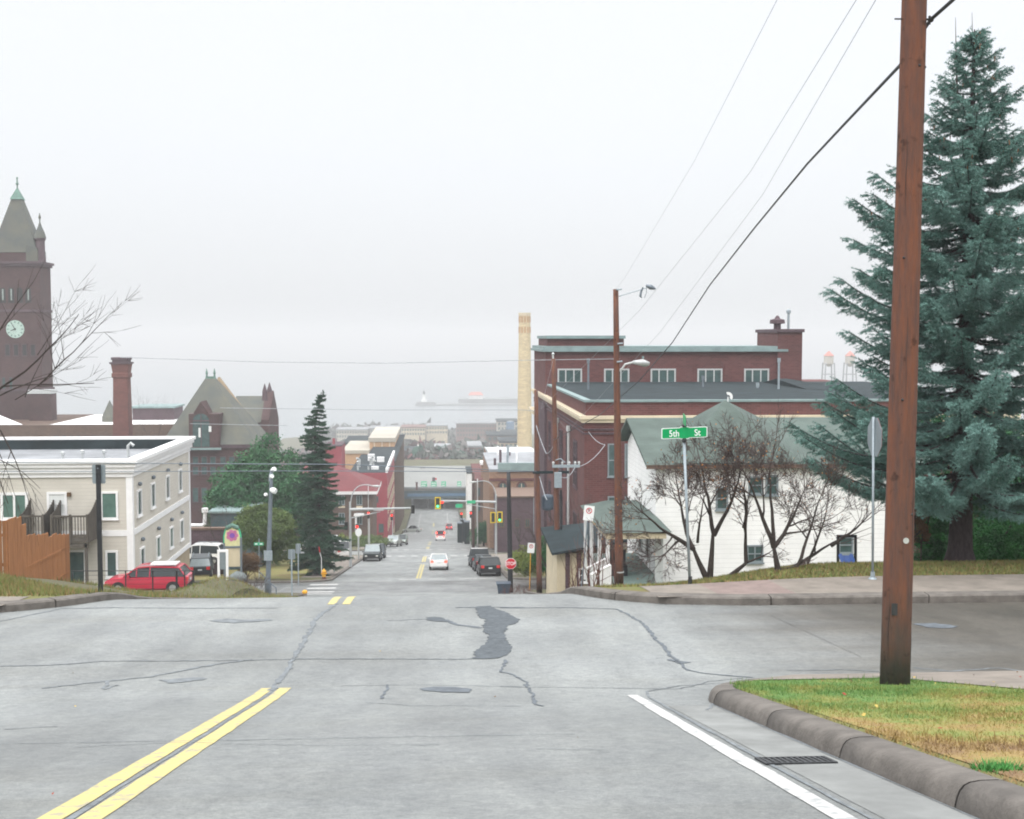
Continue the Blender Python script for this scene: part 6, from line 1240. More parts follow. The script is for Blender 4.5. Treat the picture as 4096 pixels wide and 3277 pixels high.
# second pole with two lamps
p2, a2, t2 = pole(2478, 1157, 2340, 40.0, .088, .150, 'pole_wood', 'utility_pole', 'slender wooden utility pole with two lamp arms before the white house porch', 'utility pole', pxt=2463)
Y = 40.0
def PT(px, py, y=Y): return P(px, py, y)
b = MB(); b.tube([PT(2470, 1490), PT(2488, 1475), PT(2500, 1458), PT(2535, 1449)], .035, 7); b.build('lamp_arm', 'galv_pale', p2)
b = MB(); s, e = PT(2530, 1450), PT(2598, 1452); b.tube([s, s.lerp(e, .25), s.lerp(e, .6), e + Vector((0, 0, -.03))], [.05, .085, .12, .06], 10); lh = b.build('street_lamp', 'galv_pale', p2, smooth=True); b = MB(); c_ = s.lerp(e, .7); b.ball((c_.x, c_.y, c_.z - .07), .11, 10, 6, (1.4, .8, .6)); b.build('lens', 'glass_pale', lh); b = MB(); c_ = PT(2572, 1436); b.tube([c_, c_ + Vector((0, 0, .09))], .035, 8); b.build('photocell', 'teal_flashing', lh)
b = MB(); b.tube([PT(2474, 1186), PT(2520, 1172), PT(2562, 1160), PT(2590, 1150)], .018, 6); b.build('lamp_arm', 'galv', p2)
b = MB(); s, e = PT(2584, 1142), PT(2622, 1156); b.tube([s, s.lerp(e, .5), e], [.04, .09, .03], 8); old = b.build('street_lamp', 'steel_grey', p2); b = MB(); b.tube([PT(2572, 1150), PT(2565, 1165), PT(2561, 1186), PT(2568, 1192)], [.03, .035, .04, .01], 7); b.tube([PT(2586, 1150), PT(2586, 1170), PT(2578, 1192)], .01, 5); b.build('hanging_bracket', 'steel_grey', old)
for px, py in ((2466, 1160), (2470, 1376), (2468, 1448)): c_ = PT(px, py); b = MB(); b.tube([c_ + Vector((-.02, -.13, 0)), c_ + Vector((.16, -.08, .02))], .03, 6); b.build('insulator', 'galv', p2)
b = MB(); c_ = PT(2478, 2290); b.lathe((c_.x, Y, c_.z), [(.152, 0), (.152, .04)], 14); b.build('band', 'galv_pale', p2)
# pair of poles down the right side, the nearer with transformer and crossarm
Y3 = 65.0; p3, a3, t3 = pole(2233, 1435, 2365, Y3, .115, .165, 'pole_wood', 'utility_pole', 'wooden utility pole with grey box and short crossarm above the mint cabinet', 'utility pole', pxt=2214)
q = P(2230, 1905, Y3); b = MB(); b.box((q.x - .19, Y3 - .42, P(0 + 2230, 1948, Y3).z), (q.x + .19, Y3 - .13, P(2230, 1888, Y3).z)); b.build('equipment_box', 'galv', p3)
b = MB(); q0, q1 = P(2208, 1852, Y3), P(2318, 1862, Y3); b.obox((q0.x, Y3 - .2, 0), EX, NY, 0, q1.x - q0.x, -.06, .06, q1.z - .09, q1.z + .06); arm = b.build('crossarm', 'galv', p3)
for k in (0, .35, .62, .85, 1): b = MB(); x = q0.x + .05 + (q1.x - q0.x - .1) * k; b.lathe((x, Y3 - .2, q1.z + .061), [(.05, 0), (.05, .06), (.07, .08), (.07, .13), (.03, .18)], 8); b.build('insulator', 'galv_pale', arm)
b = MB(); q = P(2222, 1840, Y3); b.tube([(q.x, Y3 - .15, q.z), (q.x + .25, Y3 - .25, q.z + .1), (q.x + .5, Y3 - .25, q.z - .12)], .03, 6); b.build('stay_arm', 'galv', p3)
b = MB(); q = P(2248, 2040, Y3); b.tube([P(2244, 1960, Y3 - .2), P(2246, 2180, Y3 - .2)], .06, 7); b.build('conduit', 'black_paint', p3); b = MB(); b.tube([P(2250, 2180, Y3 - .2), P(2256, 2350, Y3 - .2)], .05, 7); b.build('conduit', 'teal_flashing', p3)
b = MB(); q = P(2212, 1440, Y3); b.lathe((q.x, Y3, t3.z), [(.05, 0), (.05, .2), (.09, .25), (.02, .35)], 8); b.build('insulator', 'galv_pale', p3)
p4, a4, t4 = pole(2158, 1560, 2372, 72.0, .12, .175, 'pole_wood', 'utility_pole', 'plain wooden utility pole left of the one carrying the grey box', 'utility pole', pxt=2144)
b = MB(); q = P(2150, 1887, 72.0); b.box((q.x - .3, 71.75, q.z - .1), (q.x + 1.9, 71.86, q.z + .06)); b.build('crossarm', 'roof_dark', p4)
b = MB(); q = P(2190, 2010, 72.3); b.lathe((q.x, 72.3, q.z - .5), [(.1, 0), (.32, .06), (.36, .2), (.36, .85), (.3, .95), (.08, 1.0)], 12); b.build('transformer', 'bin_blue', p4)
# loose service cables hanging between the pair
def cable(pts, r, m, label, n=16, sag=0, cat='cable', group=None):
    P3 = [Vector(p) for p in pts]; Q = []
    for a_, b_ in zip(P3, P3[1:]):
        for k in range(n): t = k / n; q = a_.lerp(b_, t); q.z -= sag * 4 * t * (1 - t); Q.append(q)
    Q.append(P3[-1]); mb = MB(); mb.tube(Q, r, 5, caps=True); o = mb.build('power_line', m, None, smooth=True, fix=False); return tag(o, label, cat, group)
# the heavy cable: from behind, past the big pole clamp and down to the far poles
c0 = P(3815, 0, 11.2); cA = clampP; cB = P(3616, 250, 12.5)
hv = [P(3980, -170, 10.8), P(3812, 0, 11.4), cA, P(3600, 262, 13.0), P(3375, 500, 17.0), P(3230, 655, 20.5), P(3020, 910, 27.0), P(2840, 1140, 34.5), P(2690, 1370, 44.0), P(2560, 1520, 52.0), P(2400, 1660, 60.0), (t3.x, Y3 - .1, P(2230, 1760, Y3).z)]
cable(hv, .019, 'cable', 'thick dark cable slanting down behind the big pole toward the distant poles', n=6)
G = 'thin high wires slanting down from the upper right'
for (x0, y0, x1, y1, x2, y2, lab, tgt) in ((3108, 0, 2780, 640, 2500, 1110, 'thin high wire ending at the very top of the two lamp pole', None), (3425, 0, 3000, 690, 2560, 1240, 'middle thin wire of the three slanting down from the top edge', None), (3503, 0, 3050, 780, 2640, 1330, 'rightmost thin wire slanting down from the top edge', None)):
    end = t2 + Vector((0, -.1, 0)) if x0 == 3108 else None
    pts = [P(x0 + (x0 - x1) * .3, y0 - (y1 - y0) * .3, 10), P(x0, y0, 13), P(x1, y1, 24), P(x2, y2, 36 if end is None else 38)]
    pts += [end] if end else [P(x2 - (x1 - x2) * .9, y2 + (y2 - y1) * .72, 62), t3 if x0 == 3425 else t4]
    cable(pts, .003 if x0 == 3108 else .004, 'cable_pale', lab, n=6, group=G)
# level wires across the view
cable([P(480, 1430, 88), P(1050, 1448, 88), P(1540, 1453, 88), P(2070, 1442, 88), P(2480, 1436, 88)], .022, 'cable_pale', 'faint level wire highest across the lake', n=5)
cable([P(880, 1632, 95), P(1500, 1640, 95), P(2080, 1640, 95), P(2146, 1645, 95)], .022, 'cable_pale', 'faint level wire passing just above the harbour shore', n=5)
cable([P(760, 1695, 97), P(1150, 1703, 97)], .02, 'cable_pale', 'short faint wire between the school gable and the thin spruce', n=5)
cable([P(-60, 1850, 58), P(760, 1855, 58), P(1350, 1858, 58), P(1850, 1875, 62), P(2145, 1886, 71.7)], .022, 'steel_grey', 'upper of two level wires crossing before the beige apartment block', n=6)
cable([P(-60, 1886, 60), P(400, 1887, 60), P(760, 1886, 60), P(1200, 1884, 61), P(2140, 1887, 71.7)], .02, 'steel_grey', 'lower of two level wires crossing before the beige apartment block', n=6)
cable([(t4.x, 71.9, P(2150, 1700, 72).z), P(2185, 1815, 70.5), P(2215, 1780, 67), (t3.x + .1, Y3, P(2225, 1760, Y3).z)], .022, 'cable_pale', 'looping slack wire between the paired poles, higher one', n=6, sag=.12)
cable([(t4.x + .2, 71.9, P(2160, 1905, 72).z), P(2180, 1985, 70.5), P(2188, 2000, 70)], .022, 'cable_pale', 'slack wire dropping from the dark crossarm to the transformer', n=6)
cable([P(2240, 1905, 64.8), P(2300, 1870, 66), P(2420, 1780, 74), P(2338, 1700, 81.6)], .02, 'cable_pale', 'service wire running from the grey box pole to the warehouse corner', n=5, sag=.3)
# black pole with stop sign
Y5 = 82.0; p5, a5, t5 = pole(2042, 1888, 2362, Y5, .13, .19, 'black_paint', 'lamp_pole', 'tall plain black pole carrying the stop sign', 'pole', pxt=2034)
def octagon_sign(par, c, R0, y, nrm=-1):
    b = MB(); pts = [(c.x + R0 * math.cos(t), y, c.z + R0 * math.sin(t)) for t in np.arange(8) * math.pi / 4 + math.pi / 8]; b.prism(pts, (0, .02, 0)); w = b.build('sign_face', 'sign_white', par)
    b = MB(); pts = [(c.x + R0 * .94 * math.cos(t), y - .006, c.z + R0 * .94 * math.sin(t)) for t in np.arange(8) * math.pi / 4 + math.pi / 8]; b.prism(pts, (0, .005, 0)); b.build('red_field', 'sign_red', w); return w
q = P(2042, 2252, Y5); st = thing('stop_sign', (q.x, Y5 - .3, q.z), 'red octagonal stop sign fixed to the black pole at the lower crossing', 'stop sign'); w = octagon_sign(st, q, .40, Y5 - .3)
text_part('STOP', 'lettering', .33, (q.x, Y5 - .31, q.z), 'sign_white', st, sx=.86); b = MB(); b.box((q.x - .03, Y5 - .279, q.z - .2), (q.x + .03, Y5 - .17, q.z + .2)); b.build('bracket', 'galv', st)
# street name sign on its pole at the corner, with the crossing blade end-on above
Ys = 24.5; a6 = P(2760, 2340, Ys); t6 = P(2736, 1760, Ys); zg = gz(a6.x, Ys)
sn = thing('street_sign', (a6.x, Ys, zg - .05), 'green 5th St name sign on a tall galvanised post at the corner', 'street sign'); b = MB(); b.tube([Vector((a6.x, Ys, zg - .05)), t6], .030, 8); b.build('post', 'galv', sn, smooth=True)
b = MB(); b.tube([Vector((a6.x, Ys, zg - .02)), Vector((a6.x, Ys, zg + .16))], .042, 8); b.build('base_sleeve', 'iron', sn)
cs = P(2736, 1731, Ys); w2, h2 = .478, .118; tilt = R_(-2.2)
def sp(x, z, y=0): return (cs.x + x * math.cos(tilt) + z * math.sin(tilt) * 0, Ys - .045 + y, cs.z + z - x * math.sin(tilt))
def blade(W_, H_, bul, y, d, par, m, name):
    r_ = []; xs = [-W_, -W_ * .93, -.11, -.07, .07, .11, W_ * .93, W_]; zt_ = [H_ * .86, H_ * .94, H_ * .94, H_ + bul, H_ + bul, H_ * .94, H_ * .94, H_ * .86]
    b = MB(); b.prism([sp(x, z, y) for x, z in zip(xs, zt_)] + [sp(x, -z, y) for x, z in zip(xs[::-1], zt_[::-1])], (0, d, 0)); return b.build(name, m, par)
bl = blade(w2, h2, .012, 0, .012, sn, 'sign_white', 'blade'); blade(w2 - .016, h2 - .014, .01, -.004, .0035, bl, 'sign_green', 'green_field')
for s_, x_ in (('5th', -.215), ('St', .27)): text_part(s_, 'lettering', .19, sp(x_, -.012, -.006), 'sign_white', sn, rot=(90, -2.2 * 1, 0), sx=.86)
b = MB(); b.lathe((cs.x, Ys - .02, cs.z - .20), [(.035, 0), (.05, .02), (.05, .08), (.035, .09)], 10); b.lathe((cs.x, Ys - .02, cs.z + .115), [(.05, 0), (.05, .04), (.02, .06)], 10); b.build('bracket', 'iron', sn)
b = MB(); av = R_(81.5); b.obox((cs.x, Ys - .02, 0), (math.cos(av), math.sin(av), 0), (math.sin(av), -math.cos(av), 0), -.42, .42, -.006, .006, cs.z + .165, cs.z + .375); b.build('cross_blade', 'sign_green', sn)
# stop sign seen nearly edge-on beside the big pole
Ye = 24.0; a7 = P(3490, 2341, Ye); c7 = P(3492, 1748, Ye); zg = gz(a7.x, Ye); es = thing('stop_sign', (a7.x, Ye, zg), 'grey back of a stop sign seen almost edge on, left of the big pole', 'stop sign')
b = MB(); b.tube([Vector((a7.x, Ye, zg - .1)), P(3494, 1668, Ye)], .026, 7); b.build('post', 'galv', es, smooth=True); b = MB(); b.lathe((a7.x, Ye, zg), [(.10, 0), (.085, .02), (.05, .05), (.045, .16)], 8); b.build('base', 'galv', es)
ang = R_(90); Uo = Vector((math.cos(ang), math.sin(ang), 0)); No = Vector((math.sin(ang), -math.cos(ang), 0)); R8 = .43; b = MB(); b.prism([c7 + Uo * (R8 * math.cos(t)) + Vector((0, 0, R8 * math.sin(t))) + No * .03 for t in np.arange(8) * math.pi / 4 + math.pi / 8], No * .004); sf = b.build('sign_panel', 'sign_grey', es)
b = MB(); b.prism([c7 + Uo * (R8 * math.cos(t)) + Vector((0, 0, R8 * math.sin(t))) + No * .036 for t in np.arange(8) * math.pi / 4 + math.pi / 8], No * .002); b.build('red_face', 'sign_red', sf)
# no-parking signs
def nopark(px, py, Y, w, h, pbx, pby, tiltd, label, pm, yellow=False):
    c = P(px, py, Y); a_ = P(pbx, pby, Y); z0 = gz(a_.x, Y) - .1; r = thing('parking_sign', (a_.x, Y, z0), label, 'sign'); t = R_(tiltd)
    def T(x, z, y=0): return (c.x + x * math.cos(t) - z * math.sin(t), Y - .03 + y, c.z + x * math.sin(t) + z * math.cos(t))
    b = MB(); b.prism([T(x * w / 2, z * h / 2) for x, z in ((-.9, -1), (.9, -1), (1, -.93), (1, .93), (.9, 1), (-.9, 1), (-1, .93), (-1, -.93))], (0, .01, 0)); b.build('sign_panel', 'sign_white', r)
    b = MB(); k = 14; o = len(b.v); R1, R2 = w * .30, w * .22; vs = [T(R1 * math.cos(q), h * .17 + R1 * math.sin(q), -.004) for q in np.arange(k) * 2 * math.pi / k] + [T(R2 * math.cos(q), h * .17 + R2 * math.sin(q), -.004) for q in np.arange(k) * 2 * math.pi / k]; b.add(vs, [(i, (i + 1) % k, k + (i + 1) % k, k + i) for i in range(k)]); b.prism([T(-R1 * .72, h * .17 + R1 * .60, -.006), T(-R1 * .60, h * .17 + R1 * .72, -.006), T(R1 * .72, h * .17 - R1 * .60, -.006), T(R1 * .60, h * .17 - R1 * .72, -.006)], (0, .001, 0)); b.build('ring', 'sign_red', r)
    text_part('P', 'lettering', w * .42, T(0, h * .17, -.0015), 'lamp_dark', r, rot=(90, -tiltd, 0), ext=.0008)
    b = MB(); b.tube([Vector((a_.x, Y, z0)), Vector(T(0, -h * .48, .045))], .03, 6); b.build('post', pm, r); return r
nopark(2355, 2053, 46.0, .40, .58, 2322, 2345, -7, 'white no parking sign on a leaning dark post before the warehouse', 'steel_grey')
nopark(2124, 2192, 84.0, .50, .72, 2118, 2372, -5, 'small white no parking sign on a yellow post between pole and hedge', 'hydrant_yellow')
# mint cabinet, bin, hydrant, small street things
q = P(2262, 2330, 62.0); r = thing('utility_cabinet', (q.x, 62, gz(q.x, 62)), 'pale mint green utility cabinet at the foot of the wooden pole', 'utility cabinet'); zt_ = P(2262, 2298, 62).z; zb_ = P(2262, 2362, 62).z - .3; b = MB(); b.box((q.x - .22, 61.8, zb_), (q.x + .22, 62.2, zt_ - .08)); b.prism([(q.x - .24, 61.78, zt_ - .0799), (q.x + .24, 61.78, zt_ - .0799), (q.x + .14, 61.9, zt_), (q.x - .14, 61.9, zt_)], (0, .35, 0)); b.build('body', 'mint', r); b = MB(); b.box((q.x - .17, 61.785, zb_ + .45), (q.x + .17, 61.799, zt_ - .12)); b.build('door', 'mint', r)
Yb = 80.0; q = P(2014, 2350, Yb); z0 = P(2014, 2375, Yb).z - .2; zt_ = P(2014, 2335, Yb).z; r = thing('rubbish_bin', (q.x, Yb, z0), 'dark blue plastic bin standing beside the black pole', 'bin'); b = MB(); b.add([(q.x - .33, Yb - .3, z0), (q.x + .33, Yb - .3, z0), (q.x + .33, Yb + .3, z0), (q.x - .33, Yb + .3, z0), (q.x - .45, Yb - .4, zt_), (q.x + .45, Yb - .4, zt_), (q.x + .45, Yb + .4, zt_), (q.x - .45, Yb + .4, zt_)], [(0, 3, 2, 1), (4, 5, 6, 7), (0, 1, 5, 4), (1, 2, 6, 5), (2, 3, 7, 6), (3, 0, 4, 7)]); b.build('body', 'bin_blue', r); b = MB(); b.box((q.x - .49, Yb - .44, zt_ + .001), (q.x + .49, Yb + .44, zt_ + .08)); b.build('lid', 'bin_blue', r)
def hydrant():
    Y = 101.0; q = P(1296, 2318, Y); z = min(q.z, B(Y) + .15); r = thing('fire_hydrant', (q.x, Y, z), 'orange yellow fire hydrant with a tall marker flag on the sidewalk', 'fire hydrant'); s = 1.18
    b = MB(); b.lathe((q.x, Y, z), [(.20 * s, 0), (.20 * s, .05), (.13 * s, .06), (.12 * s, .22)], 12); b.build('base', 'brick_maroon', r); b = MB(); b.lathe((q.x, Y, z + .225), [(.13 * s, 0), (.13 * s, .42), (.17 * s, .44), (.17 * s, .48), (.13 * s, .52), (.09 * s, .60), (.04 * s, .63), (.04 * s, .69)], 12); b.build('barrel', 'hydrant_yellow', r, smooth=False)
    for d in ((-1, 0), (1, 0), (0, -1)): b = MB(); b.tube([(q.x + d[0] * .1, Y + d[1] * .1, z + .5), (q.x + d[0] * .24, Y + d[1] * .24, z + .5)], .075, 8); b.build('outlet', 'hydrant_yellow', r)
    b = MB(); b.tube([(q.x - .2, Y, z + .4), P(1286, 2235, Y), P(1278, 2205, Y)], .025, 5); fl = b.build('marker_rod', 'sign_white', r); b = MB(); b.tube([P(1279, 2210, Y - .01), P(1276, 2188, Y - .01)], .04, 5); b.build('flag_tip', 'sign_red', fl)
hydrant()
Y = 79.5; q = P(1219, 2366, Y); r = thing('kerb_marker', (q.x, Y, B(Y)), 'small yellow warning block at the crosswalk corner', 'kerb marker'); b = MB(); b.ball((q.x, Y, q.z - .05), .17, 10, 6, (1.1, .8, .9)); b.build('cap', 'hydrant_yellow', r); b = MB(); b.lathe((q.x, Y, q.z - .9), [(.13, 0), (.13, .75)], 8); b.build('base', 'concrete', r)
# floodlight pole, left
Yf = 66.0; pf, af, tf = pole(1070, 1880, 2378, Yf, .09, .15, 'steel_grey', 'floodlight_pole', 'grey green pole with white floodlights before the dark pine', 'light pole', pxt=1086)
for (x0, y0, x1, y1, r0) in ((1085, 1882, 1100, 1876, .13), (1081, 1908, 1090, 1905, .12), (1082, 1958, 1103, 1966, .17), (1070, 1980, 1060, 1978, .10)):
    b = MB(); s, e = P(x0, y0, Yf - .1), P(x1, y1, Yf - .25); b.tube([s, s.lerp(e, .5), e], [r0 * .5, r0, r0 * .9], 8); b.build('floodlight', 'sign_white', pf)
b = MB(); b.tube([P(1078, 1925, Yf), P(1079, 1900, Yf), P(1086, 1884, Yf)], .05, 6); b.build('bracket', 'galv', pf); b = MB(); q0, q1 = P(1056, 2243, Yf - .2), P(1089, 2202, Yf - .2); b.box((q0.x, Yf - .24, q0.z), (q1.x, Yf - .2, q1.z)); b.build('sign_back', 'galv', pf)
Yn = 92.0; q = P(1035, 2175, Yn); g = P(1034, 2300, Yn); r = thing('street_sign', (q.x, Yn, g.z), 'small green street name blade on a thin post by the pine', 'street sign'); b = MB(); b.tube([(q.x, Yn, g.z - .3), P(1036, 2155, Yn)], .035, 6); b.build('post', 'galv', r); b = MB(); q0, q1 = P(1016, 2182, Yn), P(1054, 2170, Yn); b.box((q0.x, Yn - .06, q0.z), (q1.x, Yn - .04, q1.z)); b.build('blade', 'sign_green_far', r)
b = MB(); b.box((q0.x + .08, Yn - .068, q0.z + .07), (q0.x + .27, Yn - .062, q1.z - .06)); b.box((q1.x - .27, Yn - .068, q0.z + .07), (q1.x - .08, Yn - .062, q1.z - .06)); b.build('lettering', 'sign_white', r)
back_sign(1168, 2198, 2376, 72.0, .42, .60, 'thin post with pale sign back beside the handrail at the crossing', pm='galv')
back_sign(1194, 2175, 2325, 96.0, .4, .8, 'slim grey post and panel standing on the lawn before the thin spruce', pm='galv')
back_sign(1337, 2148, 2290, 112.0, .35, .9, 'narrow white sign on a thin post beside the sidewalk', pm='galv', sm='sign_white')
r = thing('handrail', P(1080, 2350, 68.0), 'low dark handrail by the foot of the floodlight pole', 'handrail'); b = MB(); b.tube([P(1040, 2290, 68), P(1078, 2330, 68), P(1104, 2352, 68), P(1106, 2385, 68)], .03, 6); b.build('rail', 'steel_grey', r)
for px in (1060, 1084): b = MB(); b.tube([P(px, 2312 + (px - 1060) * 1.0, 68), P(px, 2390, 68)], .025, 5); b.build('post', 'steel_grey', r)
# two tall lamp posts in the distance left
def lamp_mast(px, ybase, ymast, Y, side, xend, signs, label, lamp_top, lamp_x, heads, pxt=None):
    a_ = P(px, ybase, Y); zg = B(Y) + .12; r = thing('signal_mast', (a_.x, Y, zg), label, 'traffic signal'); zm = P(px, ymast, Y).z; b = MB(); b.tube([(a_.x, Y, zg), (a_.x, Y, P(px, ymast - 30, Y).z)], [.16, .11], 10); b.build('pole', 'mast_grey', r)
    b = MB(); e = P(xend, ymast - 6, Y); b.tube([(a_.x, Y - .1, zm), (e.x, Y - .1, e.z)], [.15, .08], 8); b.build('mast_arm', 'mast_grey', r); b = MB(); b.tube([(a_.x, Y - .05, zm - .9), (a_.x + (e.x - a_.x) * .5, Y - .1, zm - .25)], .05, 6); b.build('brace', 'mast_grey', r)
    t0 = P(px, ymast - 25, Y); top = P((px + lamp_x) / 2, lamp_top, Y); end = P(lamp_x, lamp_top + 8, Y); b = MB(); pts = [t0]
    for k in range(1, 9): t = k / 8; pts.append(t0 * (1 - t) ** 2 + Vector((t0.x + (end.x - t0.x) * .1, Y, end.z + .6)) * 2 * t * (1 - t) + end * t * t)
    b.tube(pts, .055, 7); b.build('lamp_arm', 'mast_grey', r); b = MB(); b.tube([end, end + Vector((side * .45, 0, -.03)), end + Vector((side * .85, 0, -.06))], [.07, .13, .05], 8); lh = b.build('street_lamp', 'galv_pale', r)
    for (hx, hy0, hy1, kind) in heads:
        p0, p1 = P(hx, hy1, Y - .3), P(hx, hy0, Y - .3); hh = p1.z - p0.z; w = max(.17, hh * .19); b = MB(); yel = kind[0] == 'y'
        b.box((p0.x - w, Y - .45, p0.z), (p0.x + w, Y - .2, p1.z)); hd = b.build('signal_head', 'lamp_dark', r)
        if yel:
            b = MB()
            for (x0, x1, z0, z1) in ((-w - .12, -w - .001, p0.z - .12, p1.z + .12), (w + .001, w + .12, p0.z - .12, p1.z + .12), (-w - .001, w + .001, p1.z + .001, p1.z + .12), (-w - .001, w + .001, p0.z - .12, p0.z - .001)): b.box((p0.x + x0, Y - .47, z0), (p0.x + x1, Y - .42, z1))
            b.build('backplate', 'signal_yellow', hd)
        for i, cc in enumerate(('lamp_red' if kind[1] == 'r' else 'lamp_dark', 'lamp_dark', 'lamp_green' if kind[1] == 'g' else 'lamp_dark')): b = MB(); b.ball((p0.x, Y - .46, p1.z - hh * (1 + 2 * i) / 6), hh * .13, 10, 6, (1, .3, 1)); b.build('lens', cc, hd)
    for (x0, x1, y0, y1, m) in signs: p0, p1 = P(x0, y1, Y), P(x1, y0, Y); b = MB(); b.box((p0.x, Y - .28, p0.z), (p1.x, Y - .24, p1.z)); b.build('name_plate', m, r)
    return r
lamp_mast(1402, 2269, 2038, 122.0, 1, 1642, [(1495, 1535, 2030, 2042, 'galv_pale')], 'left signal mast reaching over the street with a curved lamp arm', 1936, 1490, [(1652, 2020, 2054, 'b0'), (1385, 2088, 2120, 'b0')])
lamp_mast(1984, 2215, 2008, 150.0, -1, 1748, [(1868, 1902, 2001, 2014, 'sign_green_far'), (1822, 1850, 2015, 2030, 'sign_green_far')], 'right signal mast with yellow framed signals and a curved lamp arm', 1920, 1905, [(1751, 1992, 2032, 'yg'), (1999, 2050, 2086, 'yg'), (1972, 2052, 2088, 'y0')])
G = 'red signals at the far crossing'
for (px, y0, y1, Y, pb, lab) in ((1768, 1998, 2018, 190, 2100, 'large red signal just right of the yellow framed one'), (1846, 2048, 2062, 205, 2130, 'red signal on the dark post row, leftmost'), (1883, 2045, 2060, 195, 2150, 'red signal touching the tall dark pole'), (1567, 2055, 2068, 190, 2130, 'red signal at the left kerb near the maroon block'), (1474, 2046, 2060, 175, 2160, 'upper red signal before the brown brick house'), (1428, 2100, 2114, 150, 2215, 'low red signal above the white round sign')):
    c_ = P(px, (y0 + y1) / 2, Y); zg = B(Y); r = thing('traffic_light', (c_.x, Y, zg), lab, 'traffic light', G); b = MB(); hh = 1.05
    if px != 1768: b.tube([(c_.x + .12, Y + .1, zg), (c_.x + .12, Y + .1, c_.z + .2)], .07, 6); b.build('post', 'galv_pale' if px < 1600 else 'black_paint', r)
    else: b.tube([(c_.x, Y + .15, c_.z), (c_.x + 5.5, Y + .15, c_.z + .1), (c_.x + 5.6, Y + .15, zg)], .07, 6); b.build('post', 'mast_grey', r)
    b = MB(); b.box((c_.x - .18, Y - .1, c_.z - .75), (c_.x + .18, Y + .1, c_.z + .32)); hd = b.build('signal_head', 'lamp_dark', r)
    for i, cc in enumerate(('lamp_red', 'lamp_dark', 'lamp_dark')): b = MB(); b.ball((c_.x, Y - .11, c_.z - .34 * i), (.17 if px != 1768 else .28) if i == 0 else .13, 10, 6, (1, .35, 1)); b.build('lens', cc, hd)
for (px, yt, yb, Y, rr_, m, lab) in ((1893, 1892, 2165, 175.0, .22, 'pole_wood_grey', 'very dark thick pole behind the right hand row of signals'), (1910, 1915, 2170, 180.0, .10, 'galv_pale', 'slim pale lamp post right of the thick dark pole'), (1473, 1938, 2150, 180.0, .06, 'galv_pale', 'thin pale rod standing before the brown brick house')): pole(px, yt, yb, Y, rr_ * .8, rr_, m, 'lamp_post', lab, 'pole')
q = P(1434, 2130, 140.0); r = thing('round_sign', (q.x, 140, B(140)), 'round white sign on a pale post beside the left signal mast', 'sign'); b = MB(); b.prism([(q.x + .38 * math.cos(t), 140, q.z + .5 * math.sin(t)) for t in np.arange(12) * math.pi / 6], (0, .05, 0)); b.build('sign_panel', 'sign_white', r); b = MB(); b.tube([(q.x, 140.1, B(140)), (q.x, 140.1, q.z)], .09, 6); b.build('post', 'galv_pale', r)
for i, (px, Y, hh) in enumerate(((1840, 212, 3.4), (1852, 222, 4.0), (1868, 200, 3.6))): q = P(px, 2100, Y); r = thing('awning_kiosk', (q.x, Y, B(Y)), ['dark narrow street kiosk, leftmost by the right kerb', 'dark tall street kiosk between two others by the right kerb', 'dark street kiosk nearest the thick dark pole'][i], 'kiosk', 'dark kiosks by the right kerb'); b = MB(); b.box((q.x - .45, Y, B(Y)), (q.x + .45, Y + 1.2, B(Y) + hh)); b.build('body', 'roof_dark', r); b = MB(); b.box((q.x - .5, Y - .15, B(Y) + hh + .001), (q.x + .5, Y + 1.3, B(Y) + hh + .2)); b.build('roof', 'steel_grey', r)
# ------------------------------------------------------------------ vegetation
def needles(name, S, per, nl, nw, m, parent, seed, jit=.35, mi=None):
    """S: (k, 6) foliage twigs; each gets PER needle sprays standing round it"""
    R = np.random.RandomState(seed); S = np.asarray(S); k = len(S); idx = np.repeat(np.arange(k), per); n = len(idx)
    p0, p1 = S[idx, :3], S[idx, 3:6]; t = R.rand(n, 1); d = p1 - p0; ln = np.linalg.norm(d, axis=1, keepdims=True) + 1e-6; d = d / ln
    base = p0 + (p1 - p0) * t; v = R.normal(size=(n, 3)); v -= d * (v * d).sum(1, keepdims=True); v /= np.linalg.norm(v, axis=1, keepdims=True) + 1e-6
    dirn = d * R.uniform(.35, 1.0, (n, 1)) + v * R.uniform(.5, 1.1, (n, 1)); dirn /= np.linalg.norm(dirn, axis=1, keepdims=True)
    L_ = nl * R.uniform(1 - jit, 1 + jit, (n, 1)); side = np.cross(dirn, R.normal(size=(n, 3))); side /= np.linalg.norm(side, axis=1, keepdims=True) + 1e-6
    w = nw * R.uniform(.6, 1.3, (n, 1)); V = np.stack([base - side * w, base + side * w, base + dirn * L_], 1); return soup(name, V, m, parent)
